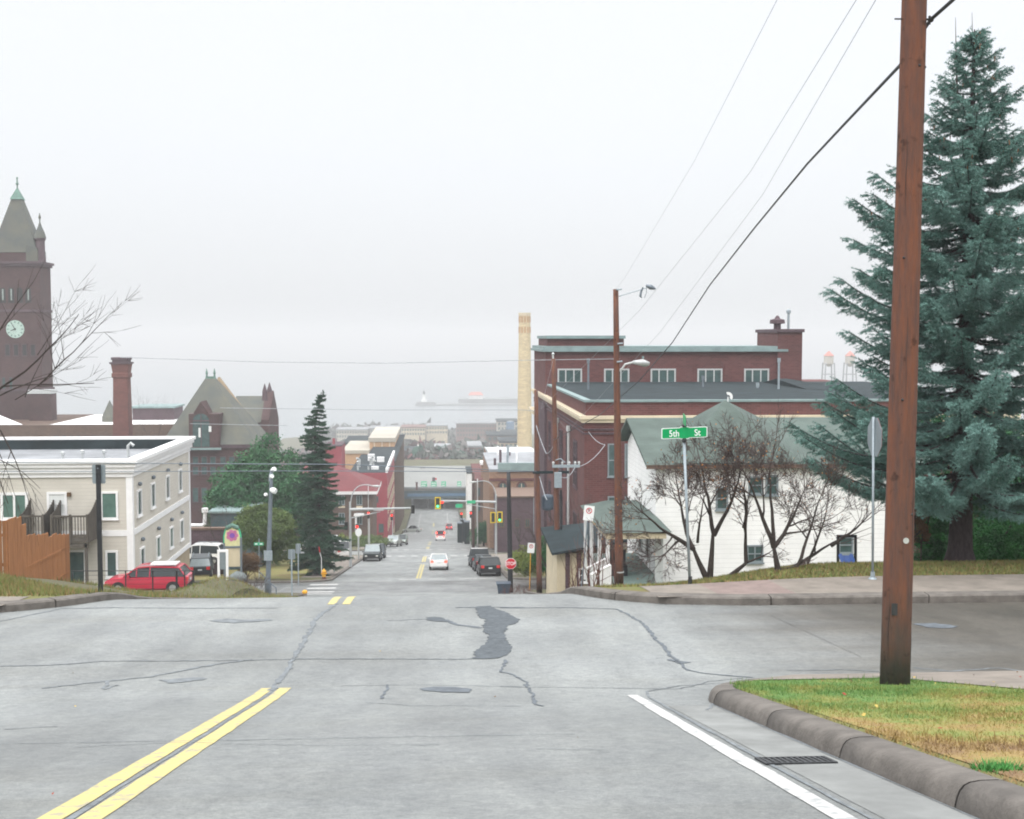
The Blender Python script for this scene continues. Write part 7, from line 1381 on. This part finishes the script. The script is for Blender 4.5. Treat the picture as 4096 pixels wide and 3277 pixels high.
def conifer(base, Ht, prof, label, name, seed, m, whorl=.30, nb=9, tw=.34, per=26, nl=.055, nw=.010, trunk_r=.27, start=.1, rise=lambda t: .15, curl=.35, ragged=.18, cat='tree', trunk_m='bark_spruce', lean=(0, 0), cones=0, flare=True, group=None, dens=1.0, keepf=None, bowtop=None, limb_m='bark_spruce', droop=0, lr=1.0):
    base = Vector(base); r = thing(name, base, label, cat, group); R = np.random.RandomState(seed); b = MB(); n = 12
    ax = lambda t: Vector((base.x + lean[0] * t + (bowtop(t) if bowtop else 0), base.y + lean[1] * t, base.z + Ht * t))
    pts = [ax(k / n) for k in range(n + 1)]; pts[0].z -= .2; rs = [trunk_r * (1 - k / n) ** .85 + .012 for k in range(n + 1)]
    if flare: pts.insert(1, base + Vector((0, 0, .02))); pts.insert(2, base + Vector((0, 0, .35))); rs = [trunk_r * 1.75, trunk_r * 1.45, trunk_r * 1.08] + rs[1:]
    b.tube(pts, rs, 12); b.build('trunk', trunk_m, r, smooth=True)
    twigs = []; limbs = []; cn = []
    h = start * Ht
    while h < Ht * .985:
        t = h / Ht; Lm = prof(t); c = ax(t); k0 = R.uniform(0, 6.28); nbr = max(4, int(nb * (.55 + .45 * min(1, Lm / prof(.25)))))
        for k in range(nbr):
            a = k0 + k * 6.283 / nbr + R.uniform(-.25, .25); Lb = Lm * R.uniform(1 - ragged, 1 + ragged * .5); 
            if keepf and not keepf(t, a): continue
            e0 = rise(t) + R.uniform(-.1, .1); hd = np.array([math.cos(a), math.sin(a), 0]); sd_ = np.array([-math.sin(a), math.cos(a), 0]); o = np.array([c.x, c.y, c.z + R.uniform(-.12, .12)])
            K = max(4, int(Lb / .16)); pp = []
            for i in range(K + 1):
                s_ = i / K; pp.append(o + hd * (Lb * s_) + np.array([0, 0, 1]) * (Lb * (math.tan(e0) * s_ + curl * (s_ ** 2.4) * .5 - .10 * math.sin(s_ * 3.14))))
            for i in range(K):
                r0 = (.010 + .010 * Lb * (1 - i / K)); limbs.append(list(pp[i]) + list(pp[i + 1]) + [r0, max(.004, r0 * .85)])
                s_ = i / K
                if s_ < .05 + .10 * (1 - t): continue
                for q in range(int(2 * dens + R.rand())):
                    for sgn in (-1, 1):
                        l_ = tw * (1.15 - s_ * .55) * min(1.15, .45 + Lb * .35) * R.uniform(.7, 1.25) * (1 if s_ > .25 else .8); ph = R.uniform(.5, 1.1)
                        dd = hd * math.cos(ph) + sd_ * sgn * math.sin(ph) + np.array([0, 0, R.uniform(-.42, .22) - droop * R.rand()]); p0 = pp[i] + (pp[i + 1] - pp[i]) * R.rand(); p1 = p0 + dd * l_; twigs.append(list(p0) + list(p1))
                        if l_ > .24 and R.rand() < .7:
                            for s2 in (-1, 1): ph2 = ph + s2 * .7; d2 = hd * math.cos(ph2) + sd_ * sgn * math.sin(ph2) + np.array([0, 0, R.uniform(-.5, .15)]); pm = p0 + dd * l_ * .45; twigs.append(list(pm) + list(pm + d2 * l_ * .5))
            for i in range(int(K * .2), K): twigs += [list(pp[i]) + list(pp[i + 1])] * 2
            tip = pp[-1]; twigs.append(list(tip) + list(tip + hd * tw * .45 + np.array([0, 0, .06])))
            if cones and t > .62 and R.rand() < .75:
                for q in range(R.randint(1, 4)): p = pp[max(0, K - 1 - R.randint(3))] + R.normal(0, .07, 3); cn.append([p[0], p[1], p[2], p[0] + R.uniform(-.02, .02), p[1], p[2] - R.uniform(.07, .12), .016, .009])
        for k in range(int(7 * dens * (t > .5)) ):
            a = R.uniform(0, 6.28); l_ = min(Lm * .7, tw) * R.uniform(.6, 1); z_ = c.z + R.uniform(-.2, .2); twigs.append([c.x, c.y, z_, c.x + math.cos(a) * l_, c.y + math.sin(a) * l_, z_ + l_ * R.uniform(-.1, .5)])
        h += whorl * (1 - .45 * t) * R.uniform(.8, 1.2)
    top = ax(1.0)
    for k in range(6): twigs.append([top.x, top.y, top.z - .55 + k * .08, top.x + R.uniform(-.12, .12), top.y + R.uniform(-.12, .12), top.z - .40 + k * .09])
    segs_mesh('limbs', limbs, trunk_m, r, n=5); needles('crown', twigs, per, nl, nw, m, r, seed + 1)
    if cn: tag(segs_mesh('cones', cn, 'cone', r, n=5), kind='stuff')
    return r, len(twigs)
# blue spruce by the big pole
sb = P(3838, 2316, 27.2); sb.z = gz(sb.x, 27.2)
def sprof(t):
    return float(np.interp(t, [0, .12, .20, .29, .36, .43, .48, .53, .62, .70, .77, .88, .94, 1.0], [2.6, 3.2, 3.85, 3.6, 2.55, 2.45, 2.85, 2.35, 2.25, 1.75, 1.15, .72, .42, .08])) * 1.08
Hs = P(3905, 118, 27.2).z - sb.z
rS, ns = conifer(sb, Hs, sprof, 'tall blue green spruce with cones near its top behind the big pole', 'spruce_tree', 21, 'needle_blue', whorl=.40, nb=9, per=34, tw=.40, nl=.055, nw=.0075, trunk_r=.26, start=.15, rise=lambda t: -.05 + .12 * t + .9 * max(0, t - .62), curl=.30, ragged=.26, lean=(P(3898, 130, 27.2).x - sb.x, 0), cones=1, dens=1.9, limb_m='bark_spruce', droop=.30)
# second leader and bare spikes at the top
b = MB(); tl = P(3822, 70, 27.2); b.tube([P(3830, 420, 27.2), P(3824, 200, 27.2), tl], [.025, .012, .004], 6); b.tube([P(3893, 260, 27.3), P(3888, 50, 27.3)], [.014, .004], 6); b.build('leader_shoots', 'twig', rS)
R = np.random.RandomState(4); tw2 = []
for k in range(60):
    f = k / 60; c_ = P(3824, 180 + f * 260, 27.2); a = R.uniform(0, 6.28); l = .10 + f * .38; tw2.append([c_.x, 27.2, c_.z, c_.x + math.cos(a) * l, 27.2 + math.sin(a) * l, c_.z + .05 + l * .25])
needles('leader_needles', tw2, 30, .055, .0085, 'needle_blue', rS, 77)
# thin leaning spruce far down the left side
tb = P(1268, 2220, 108.0); tb.z = H(tb.x, 108)
Ht_ = P(1310, 1562, 108).z - tb.z
def tprof(t): return float(np.interp(t, [0, .08, .16, .3, .45, .6, .75, .88, 1.0], [1.2, 2.3, 2.4, 2.05, 1.95, 1.75, 1.2, .6, .1]))
conifer(tb, Ht_, tprof, 'slender dark spruce with a crooked top on the lawn', 'spruce_tree', 5, 'needle_thin', whorl=.46, nb=7, per=14, tw=.5, nl=.12, nw=.03, trunk_r=.26, start=.08, rise=lambda t: -.42 + .25 * t, curl=.10, ragged=.5, dens=.8, bowtop=lambda t: .15 * math.sin(t * 5) + (max(0, t - .82) * 4.6))
# ------------------------------------------------------------------ leafy crowns made of many small clumps
def leafy(base, Ht, Rx, Rz, cz, label, name, seed, m, n_clump=420, leaf=.22, per=40, trunk_r=.2, cat='tree', squash=1, group=None, lobes=7, clump_r=.5, gaps=.0, stem=True, ry=None):
    base = Vector(base); r = thing(name, base, label, cat, group); R = np.random.RandomState(seed); ry = ry or Rx; c0 = np.array([base.x, base.y, base.z + cz])
    lob = [(R.normal(0, .34, 3) * [Rx, ry, Rz], R.uniform(.5, .78)) for _ in range(lobes)] + [(np.zeros(3), .7)]
    cl = []
    while len(cl) < n_clump:
        o, s_ = lob[R.randint(len(lob))]; v = R.normal(size=3); v /= np.linalg.norm(v); q = c0 + o + v * np.array([Rx, ry, Rz]) * s_ * R.uniform(.72, 1.0)
        if q[2] > base.z + .2: cl.append(q)
    cl = np.array(cl); n = n_clump * per; ctr = np.repeat(cl, per, 0); d = R.normal(size=(n, 3)); d /= np.linalg.norm(d, axis=1, keepdims=True); P0 = ctr + d * clump_r * (R.rand(n, 1) ** .5) * np.array([1, 1, .75])
    u = R.normal(size=(n, 3)); u /= np.linalg.norm(u, axis=1, keepdims=True); v = np.cross(u, R.normal(size=(n, 3))); v /= np.linalg.norm(v, axis=1, keepdims=True) + 1e-6; l = leaf * R.uniform(.5, 1.2, (n, 1))
    V = np.stack([P0 - u * l * .5, P0 + v * l * .28, P0 + u * l * .5, P0 - v * l * .28], 1)
    soup('crown', V, m, r, nv=4)
    if stem:
        sg = [[base.x, base.y, base.z - .3, base.x, base.y, base.z + cz * .55, trunk_r, trunk_r * .75]]
        for k in range(9): q = cl[R.randint(len(cl))]; m_ = np.array([base.x, base.y, base.z + cz * .5]); mid = (m_ + q) / 2 + R.normal(0, .15, 3); sg += [list(m_) + list(mid) + [trunk_r * .5, trunk_r * .3], list(mid) + list(q) + [trunk_r * .3, .03]]
        segs_mesh('trunk', sg, 'bark', r, n=6)
    return r
def at(px, py, Y): q = P(px, py, Y); q.z = gz(q.x, Y) if Y < 380 else q.z; return q
q = at(1060, 2200, 128.0); leafy(q, 10, 4.6, 6.0, P(1060, 1960, 128).z - q.z, 'large dark green pine crown behind the pole with floodlights', 'pine_tree', 31, 'leaf_dark', n_clump=900, leaf=.36, per=60, clump_r=.95, lobes=9)
q = at(965, 2200, 124.0); leafy(q, 8, 2.8, 3.8, P(965, 2010, 124).z - q.z, 'smaller dark green pine joined to the left of the large pine', 'pine_tree', 33, 'leaf_dark', n_clump=420, leaf=.34, per=56, clump_r=.8)
q = at(1165, 2200, 126.0); leafy(q, 8, 2.6, 4.6, P(1165, 2010, 126).z - q.z, 'dark green pine between the large pine and the slender spruce', 'pine_tree', 35, 'leaf_dark', n_clump=420, leaf=.34, per=56, clump_r=.85)
q = at(1075, 2270, 102.0); leafy(q, 5, 2.4, 2.5, P(1080, 2128, 102).z - q.z, 'rounded olive green tree with feathery crown behind the pole', 'willow_tree', 37, 'leaf_olive', n_clump=760, leaf=.17, per=72, clump_r=.45, lobes=8, trunk_r=.16)
q = at(985, 2310, 84.0); leafy(q, 1.4, .95, .75, P(990, 2255, 84).z - q.z, 'brown dried hedge bush beside the arched sign', 'dry_bush', 39, 'leaf_brown', n_clump=120, leaf=.12, per=50, clump_r=.28, trunk_r=.05, cat='bush')
q = at(2120, 2290, 92.0); leafy(q, 1.6, 1.7, 1.0, P(2120, 2250, 92).z - q.z, 'lime green bush between the pole pair and the sidewalk', 'shrub', 41, 'leaf_lime', n_clump=200, leaf=.16, per=46, clump_r=.35, trunk_r=.06, cat='bush')
q = at(2190, 2300, 90.0); leafy(q, 1.6, 1.5, 1.15, P(2235, 2260, 88).z - q.z, 'mid green bush behind the wooden poles', 'shrub', 43, 'leaf_hedge', n_clump=180, leaf=.16, per=46, clump_r=.38, trunk_r=.06, cat='bush')
q = at(1935, 2140, 182.0); leafy(q, 4, 2.0, 2.2, 2.2, 'dark street bush beside the right kerb before the arched building', 'shrub', 45, 'leaf_dark', n_clump=150, leaf=.28, per=40, clump_r=.6, cat='bush')
q = at(1480, 2150, 185.0); leafy(q, 1.2, 3.4, .8, .8, 'low green hedge before the brown brick house', 'hedge', 47, 'leaf_olive', n_clump=120, leaf=.28, per=36, clump_r=.5, cat='hedge', stem=False)
q = at(1400, 2150, 188.0); leafy(q, 1.2, 3.0, .9, .8, 'green hedge left of the signal mast at the brick house', 'hedge', 49, 'leaf_lime', n_clump=110, leaf=.28, per=36, clump_r=.5, cat='hedge', stem=False)
q = P(1640, 1950, 389.0); 
# bright arborvitae hedge behind the spruce
for i, (px, w_, h0, Y, lab) in enumerate(((3755, .75, 2065, 31.0, 'bright green cedar bush between the big pole and the spruce trunk'), (3960, 1.1, 2110, 30.5, 'bright green cedar bush just right of the spruce trunk'), (4075, .9, 2060, 31.5, 'bright green cedar bush farthest right behind the spruce'), (4180, 1.0, 2000, 31, 'cedar bush cut by the frame beyond the spruce'))):
    q = at(px, 2270, Y); hh = P(px, h0, Y).z - q.z; leafy(q, hh, w_, hh * .55, hh * .52, lab, 'cedar_bush', 51 + i, 'leaf_hedge', n_clump=260, leaf=.07, per=90, clump_r=.24, trunk_r=.05, cat='bush', group='cedar bushes behind the spruce')
q = at(4010, 1850, 34.0); leafy(q, 5, 2.0, 2.4, P(4010, 1930, 34).z - q.z, 'dark green leafy tree filling in behind the spruce', 'pine_tree', 61, 'leaf_dark', n_clump=420, leaf=.14, per=60, clump_r=.45, lobes=8)
q = at(3682, 2300, 27.5); leafy(q, 1.8, .20, .85, 1.0, 'dusky red narrow bush peeking out beside the big pole', 'narrow_bush', 63, 'leaf_brown', n_clump=70, leaf=.05, per=60, clump_r=.12, trunk_r=.02, cat='bush')
# ------------------------------------------------------------------ bare trees
def bare(base, label, name, seed, gen, m='bark', leaves=None, cat='tree', n=5, group=None, thin='twig', lf=.05, extra=None):
    """gen: list of (start, dir, length, radius, depth) for main limbs"""
    base = Vector(base); r = thing(name, base, label, cat, group); R = np.random.RandomState(seed); big = []; small = []; tips = []
    def grow(p, d, L_, rad, dep, up=.08, wob=.28, kids=3):
        K = 5; pts = [p]; dirs = [d]
        for i in range(K):
            d = d + R.normal(0, wob / K ** .5 * .6, 3) + np.array([0, 0, up / K]); d /= np.linalg.norm(d); p = p + d * L_ / K; pts.append(p); dirs.append(d)
        for i in range(K):
            r0 = rad * (1 - .55 * i / K); r1 = rad * (1 - .55 * (i + 1) / K); (big if r0 > .016 else small).append(list(pts[i]) + list(pts[i + 1]) + [r0, r1])
        if dep <= 0: tips.append(pts[-1]); return
        for c in range(kids):
            i = min(K, 1 + int(R.uniform(.25, 1.0) * K)); v = R.normal(size=3); v -= dirs[i] * v.dot(dirs[i]); v /= np.linalg.norm(v); an = R.uniform(.45, .95); nd = dirs[i] * math.cos(an) + v * math.sin(an); grow(pts[i], nd, L_ * R.uniform(.48, .74), max(.005, rad * (1 - .55 * i / K) * .62), dep - 1, up, wob, kids)
        grow(pts[-1], dirs[-1], L_ * .64, max(.005, rad * .45), dep - 1, up, wob, kids)
    for (p, d, L_, rad, dep, *o) in gen: d = np.array(d, float); d /= np.linalg.norm(d); grow(np.array(p, float), d, L_, rad, dep, *o)
    if big: segs_mesh('trunk', big, m, r, n=7)
    if small: segs_mesh('crown', small, thin, r, n=4)
    if leaves:
        idx = R.randint(len(tips), size=leaves[0]); T = np.array(tips)[idx] + R.normal(0, .06, (leaves[0], 3)); k = len(T); u = R.normal(size=(k, 3)); u /= np.linalg.norm(u, axis=1, keepdims=True); v = np.cross(u, R.normal(size=(k, 3))); v /= np.linalg.norm(v, axis=1, keepdims=True); l = lf
        soup('leaves', np.stack([T - u * l, T + v * l * .6, T + u * l, T - v * l * .6], 1), leaves[1], r, nv=4)
    return r
def V3(px, py, Y): return np.array(P(px, py, Y))
def limb(p0, p1, rad, dep, *o): d = p1 - p0; return (p0, d, float(np.linalg.norm(d)), rad, dep) + o
Ya = 26.2
A0 = at(2836, 2350, Ya); a0 = np.array(A0); a0[2] -= .1; f1, f2 = V3(2722, 2140, Ya), V3(2850, 2130, Ya + .3)
bare(A0, 'bare crab apple tree with a forked trunk behind the street sign post', 'apple_tree', 12, [limb(a0, V3(2775, 2200, Ya), .085, 0, .0, .05, 0), limb(a0, V3(2856, 2140, Ya), .085, 0, .0, .05, 0), limb(V3(2772, 2196, Ya), V3(2640, 2110, Ya - .4), .06, 5, .10, .35, 3), limb(V3(2775, 2200, Ya), V3(2700, 2040, Ya + .5), .055, 5, .15, .35, 3), limb(V3(2856, 2142, Ya), V3(2790, 1960, Ya + .3), .055, 5, .12, .35, 3), limb(V3(2856, 2142, Ya), V3(2930, 1970, Ya - .3), .055, 5, .1, .35, 3), limb(V3(2790, 2170, Ya), V3(2800, 2060, Ya - .4), .035, 3, .1, .35, 3)], leaves=(260, 'leaf_orange'), thin='twig', lf=.022)
A1 = at(2892, 2352, Ya + .2); a1_ = np.array(A1); a1_[2] -= .1
bare(A1, 'bare crab apple tree leaning right from beside the forked one', 'apple_tree', 14, [limb(a1_, V3(2985, 2248, Ya), .075, 0, .0, .1, 0), limb(V3(2984, 2250, Ya), V3(2968, 2080, Ya), .05, 3, .1, .35, 3), limb(V3(2984, 2250, Ya), V3(3080, 2215, Ya + .3), .03, 3, .1, .35, 3), limb(V3(2975, 2110, Ya), V3(3010, 1960, Ya - .3), .045, 5, .12, .35, 3)], leaves=(150, 'leaf_orange'), lf=.022)
A2 = at(3115, 2310, 25.9); a2_ = np.array(A2); a2_[2] -= .1; k1 = V3(3095, 2190, 25.9)
bare(A2, 'bare crab apple tree spreading wide between sign post and edge on stop sign', 'apple_tree', 16, [limb(a2_, k1, .085, 0, .0, .05, 0), limb(k1, V3(3010, 2010, 25.6), .06, 4, .12, .35, 3), limb(k1, V3(3180, 2050, 26.2), .055, 4, .12, .35, 3), limb(k1, V3(3070, 1940, 26.1), .05, 4, .12, .35, 3), limb(V3(3112, 2280, 25.9), V3(3190, 2270, 26), .035, 2, .2, .3, 3), limb(V3(3188, 2270, 26), V3(3260, 2080, 26), .045, 5, .1, .35, 3)], leaves=(160, 'leaf_orange'), lf=.022)
A3 = at(3170, 2300, 26.4); a3_ = np.array(A3)
bare(A3, 'low bare limb tree sweeping right toward the edge on stop sign', 'apple_tree', 18, [limb(a3_, V3(3330, 2185, 26.6), .05, 2, .05, .2, 2), limb(V3(3325, 2185, 26.6), V3(3440, 2080, 26.8), .04, 3, .1, .3, 3), limb(V3(3230, 2255, 26.5), V3(3310, 2080, 26.4), .035, 4, .1, .35, 3)], leaves=(60, 'leaf_orange'), lf=.02)
# big bare tree beyond the left edge, its limbs reaching into view
L0 = P(-330, 2330, 30.0); L0.z = gz(L0.x, 30); l0 = np.array(L0); k = V3(-330, 1700, 30)
bare(L0, 'large bare tree outside the left edge with limbs crossing the clock tower', 'bare_tree', 23, [limb(l0, k, .2, 0, .0, .05, 0), limb(V3(-320, 1820, 30), V3(150, 1545, 29.6), .05, 1, .02, .24, 3), limb(V3(150, 1545, 29.6), V3(330, 1370, 29.4), .022, 2, .0, .24, 3), limb(V3(320, 1380, 29.4), V3(440, 1265, 29.4), .012, 2, .0, .24, 3), limb(V3(100, 1590, 29.8), V3(160, 1400, 30), .014, 3, .02, .28, 3), limb(V3(150, 1420, 30), V3(265, 1240, 30), .011, 2, .0, .28, 3), limb(V3(60, 1600, 29.8), V3(240, 1480, 29.6), .012, 2, -.05, .2, 2), limb(V3(-160, 1600, 30), V3(20, 1330, 30), .035, 2, .05, .2, 2), limb(V3(-250, 1600, 29), V3(20, 1740, 28.6), .045, 1, -.5, .2, 2), limb(V3(0, 1720, 28.6), V3(130, 1920, 28.4), .02, 2, -.6, .15, 3), limb(V3(-40, 1730, 28.7), V3(40, 1900, 28.5), .016, 2, -.6, .2, 2), limb(V3(150, 1545, 29.6), V3(300, 1555, 29.5), .010, 2, .05, .2, 2)], thin='bark')
# brushy stems near the wooden poles and behind
for i, (px, py, Y, hh, lab) in enumerate(((2395, 2350, 44, 2.2, 'clump of reddish bare stems beside the leaning no parking sign'), (2345, 2352, 45, 1.9, 'clump of reddish bare stems between cabinet and no parking sign'), (2440, 2335, 47, 2.4, 'reddish bare stems against the white porch stair'), (2290, 2352, 50, 1.6, 'short reddish bare stems by the mint cabinet'))):
    q = at(px, py, Y); R = np.random.RandomState(i + 90); g_ = [(np.array([q.x + R.uniform(-.3, .3), Y + R.uniform(-.2, .2), q.z - .1]), (R.uniform(-.3, .3), R.uniform(-.2, .2), 1), hh * R.uniform(.6, .9), .022, 1, .05, .15, 2) for _ in range(7)]
    bare(q, lab, 'sumac_bush', i + 70, g_, m='twig_red', thin='twig_red', cat='bush', group='reddish bare stems along the right bank')
for i, (px, py, Y, hh, m_, lab) in enumerate(((2185, 2300, 86, 5.2, 'twig', 'bare tree in front of the plum brick block'), (890, 2200, 110, 6.5, 'twig', 'bare tree before the school hall wall'), (800, 2150, 120, 6.0, 'twig', 'bare tree touching the beige apartment corner'), (620, 1760, 186, 12, 'twig', 'hazy bare tree rising beside the brick chimney'), (2075, 2150, 150, 5.0, 'twig', 'bare sapling left of the black pole'), (1222, 2200, 118, 5, 'twig', 'bare sapling behind the slender spruce'), (2300, 2200, 76, 6.5, 'twig', 'bare tree with grey twigs in front of the warehouse side'))):
    q = at(px, py, Y) if Y != 186 else P(620, 1900, 186); qq = np.array(q); g_ = [(qq, (.05, 0, 1), hh * .35, .09, 0, 0, .05, 0)] + [(qq + np.array([0, 0, hh * (.25 + .1 * j / 5)]), (math.cos(j * 1.3), math.sin(j * 1.3), 1.5), hh * .38, .05, 3, .1, .3, 3) for j in range(5)]
    bare(q, lab, 'bare_tree', i + 200, g_, thin=m_, cat='tree', group='bare street trees')
# brown shrub by the bin, low brush on the corner
for (px, Y, lab) in ((2075, 78.5, 'low brown dried shrub at the foot of the black pole'),):
    q = P(px, 2362, Y); q.z = P(px, 2376, Y).z; R = np.random.RandomState(3); g_ = [(np.array([q.x + R.uniform(-1.1, 1.1), Y + R.uniform(-.4, .4), q.z - .15]), (R.uniform(-.8, .8), R.uniform(-.4, .4), 1), R.uniform(.25, .5), .012, 2, .05, .3, 3) for _ in range(26)]; bare(q, lab, 'dry_bush', 301, g_, m='twig_red', thin='twig_red', cat='bush')
q = P(1000, 2372, 64.0); q.z = gz(q.x, 64); R = np.random.RandomState(8); bare(q, 'tuft of dark dead stalks at the foot of the floodlight pole', 'dry_bush', 303, [(np.array([q.x + R.uniform(-.4, .9), 64 + R.uniform(-.3, .3), q.z - .1]), (R.uniform(-.6, .6), 0, 1), R.uniform(.3, .6), .012, 2, .05, .3, 3) for _ in range(22)], thin='twig', cat='bush')
# grass fringe on the banks beyond the crossing
def fringe():
    R = np.random.RandomState(9); V = []; mi = []
    def add(X, Y, h):
        z = gz(X, Y); th = R.uniform(0, 6.28); w = .012; V.extend([(X - math.cos(th) * w, Y - math.sin(th) * w, z), (X + math.cos(th) * w, Y + math.sin(th) * w, z), (X + R.uniform(-.05, .05), Y + R.uniform(-.05, .05), z + h)]); mi.append(int(R.choice([0, 1, 2], p=[.5, .3, .2])))
    for _ in range(26000): add(-R.uniform(4.9, 14), R.uniform(23.6, 31), R.uniform(.04, .16) * (1.4 if R.rand() < .1 else 1))
    for _ in range(26000): add(R.uniform(5.2, 17), R.uniform(24.4, 27.5), R.uniform(.02, .09))
    for _ in range(9000): add(-R.uniform(5.5, 14), R.uniform(40, 64), R.uniform(.05, .2))
    tag(soup('grass', np.array(V), ['bank_grass', 'bank_grass_dry', 'bank_grass_green'], mi=mi), 'rough autumn grass along the banks beyond the crossing', 'grass', kind='stuff')
mat('bank_grass', (.19, .19, .065), .9, .2, 2); mat('bank_grass_dry', (.24, .17, .08), .9, .2, 2); mat('bank_grass_green', (.11, .17, .05), .9, .2, 2)
fringe()
# the wooded harbour district, too many to count
def far_woods():
    R = np.random.RandomState(17); V = []; mi = []
    def crown(x, y, z, r0, h, m_, n=34):
        d = R.normal(size=(n, 3)); d /= np.linalg.norm(d, axis=1, keepdims=True); c = np.array([x, y, z + h * .5]); p = c + d * np.array([r0, r0, h * .5]) * R.uniform(.5, 1, (n, 1)); u = R.normal(size=(n, 3)) * r0 * .30; v = R.normal(size=(n, 3)) * r0 * .30
        V.append(np.stack([p - u, p + v, p + u, p - v], 1)); mi.extend([m_] * n)
    for _ in range(1100):
        y = 486 + 340 * R.rand() ** 1.5; px = R.uniform(1330, 2060); x = XA(px, y); z = H(30, y); crown(x, y, z - 1, R.uniform(2, 4.4) * (1 + .5 * (y > 600)), R.uniform(4.5, 9.5) * (1 + .6 * (y > 580)), int(R.choice([0, 0, 1, 2, 3])), 26)
    for _ in range(300):
        y = R.uniform(985, 1075); px = R.uniform(1290, 1860); crown(XA(px, y), y, -88, R.uniform(4, 7), R.uniform(8, 13) * (1 if px < 1780 else .6), int(R.choice([0, 1, 0])), 22)
    for _ in range(820):
        y = R.uniform(300, 900); px = R.choice([R.uniform(560, 1330), R.uniform(1100, 1380)]); x = XA(px, y); crown(x, y, gz(x, y) - 1, R.uniform(2, 4), R.uniform(4, 8), int(R.choice([0, 1, 3])), 22)
    tag(soup('far_woods', np.concatenate(V).reshape(-1, 3), ['far_trees', 'far_trees_grey', 'far_conifer', 'far_trees_red'], nv=4, mi=mi), 'distant hazy trees of the harbour district', 'trees', kind='stuff')
mat('far_trees_grey', (.13, .12, .115), .95, .2, .05); mat('far_conifer', (.03, .075, .055), .95, .2, .05); mat('far_trees_red', (.16, .07, .07), .95, .2, .05)
far_woods()
for i, (px, Y, yt, yb, lab) in enumerate(((1672, 560, 1778, 1858, 'pale slim mast standing among the far trees, left one'), (1770, 600, 1800, 1850, 'pale slim mast standing among the far trees, right one'))): pole(px, yt, yb, Y, .25, .5, 'white_building', 'flag_mast', lab, 'mast')
# ------------------------------------------------------------------ haze over the harbour
b = MB(); b.box((-5000, -25, -100), (5000, 8950, 31)); hz = b.build('haze', 'white_paint'); hz.data.materials.clear()
hm = bpy.data.materials.new('haze'); hm.use_nodes = True; ht = hm.node_tree; ht.nodes.clear()
ho = ht.nodes.new('ShaderNodeOutputMaterial'); hv = ht.nodes.new('ShaderNodeVolumePrincipled'); hv.inputs['Density'].default_value = 0.0006; hv.inputs['Color'].default_value = (.86, .87, .88, 1); hv.inputs['Anisotropy'].default_value = 0
ht.links.new(hv.outputs[0], ho.inputs['Volume']); hz.data.materials.append(hm); tag(hz, 'pale lake mist filling the air', 'haze', kind='stuff')
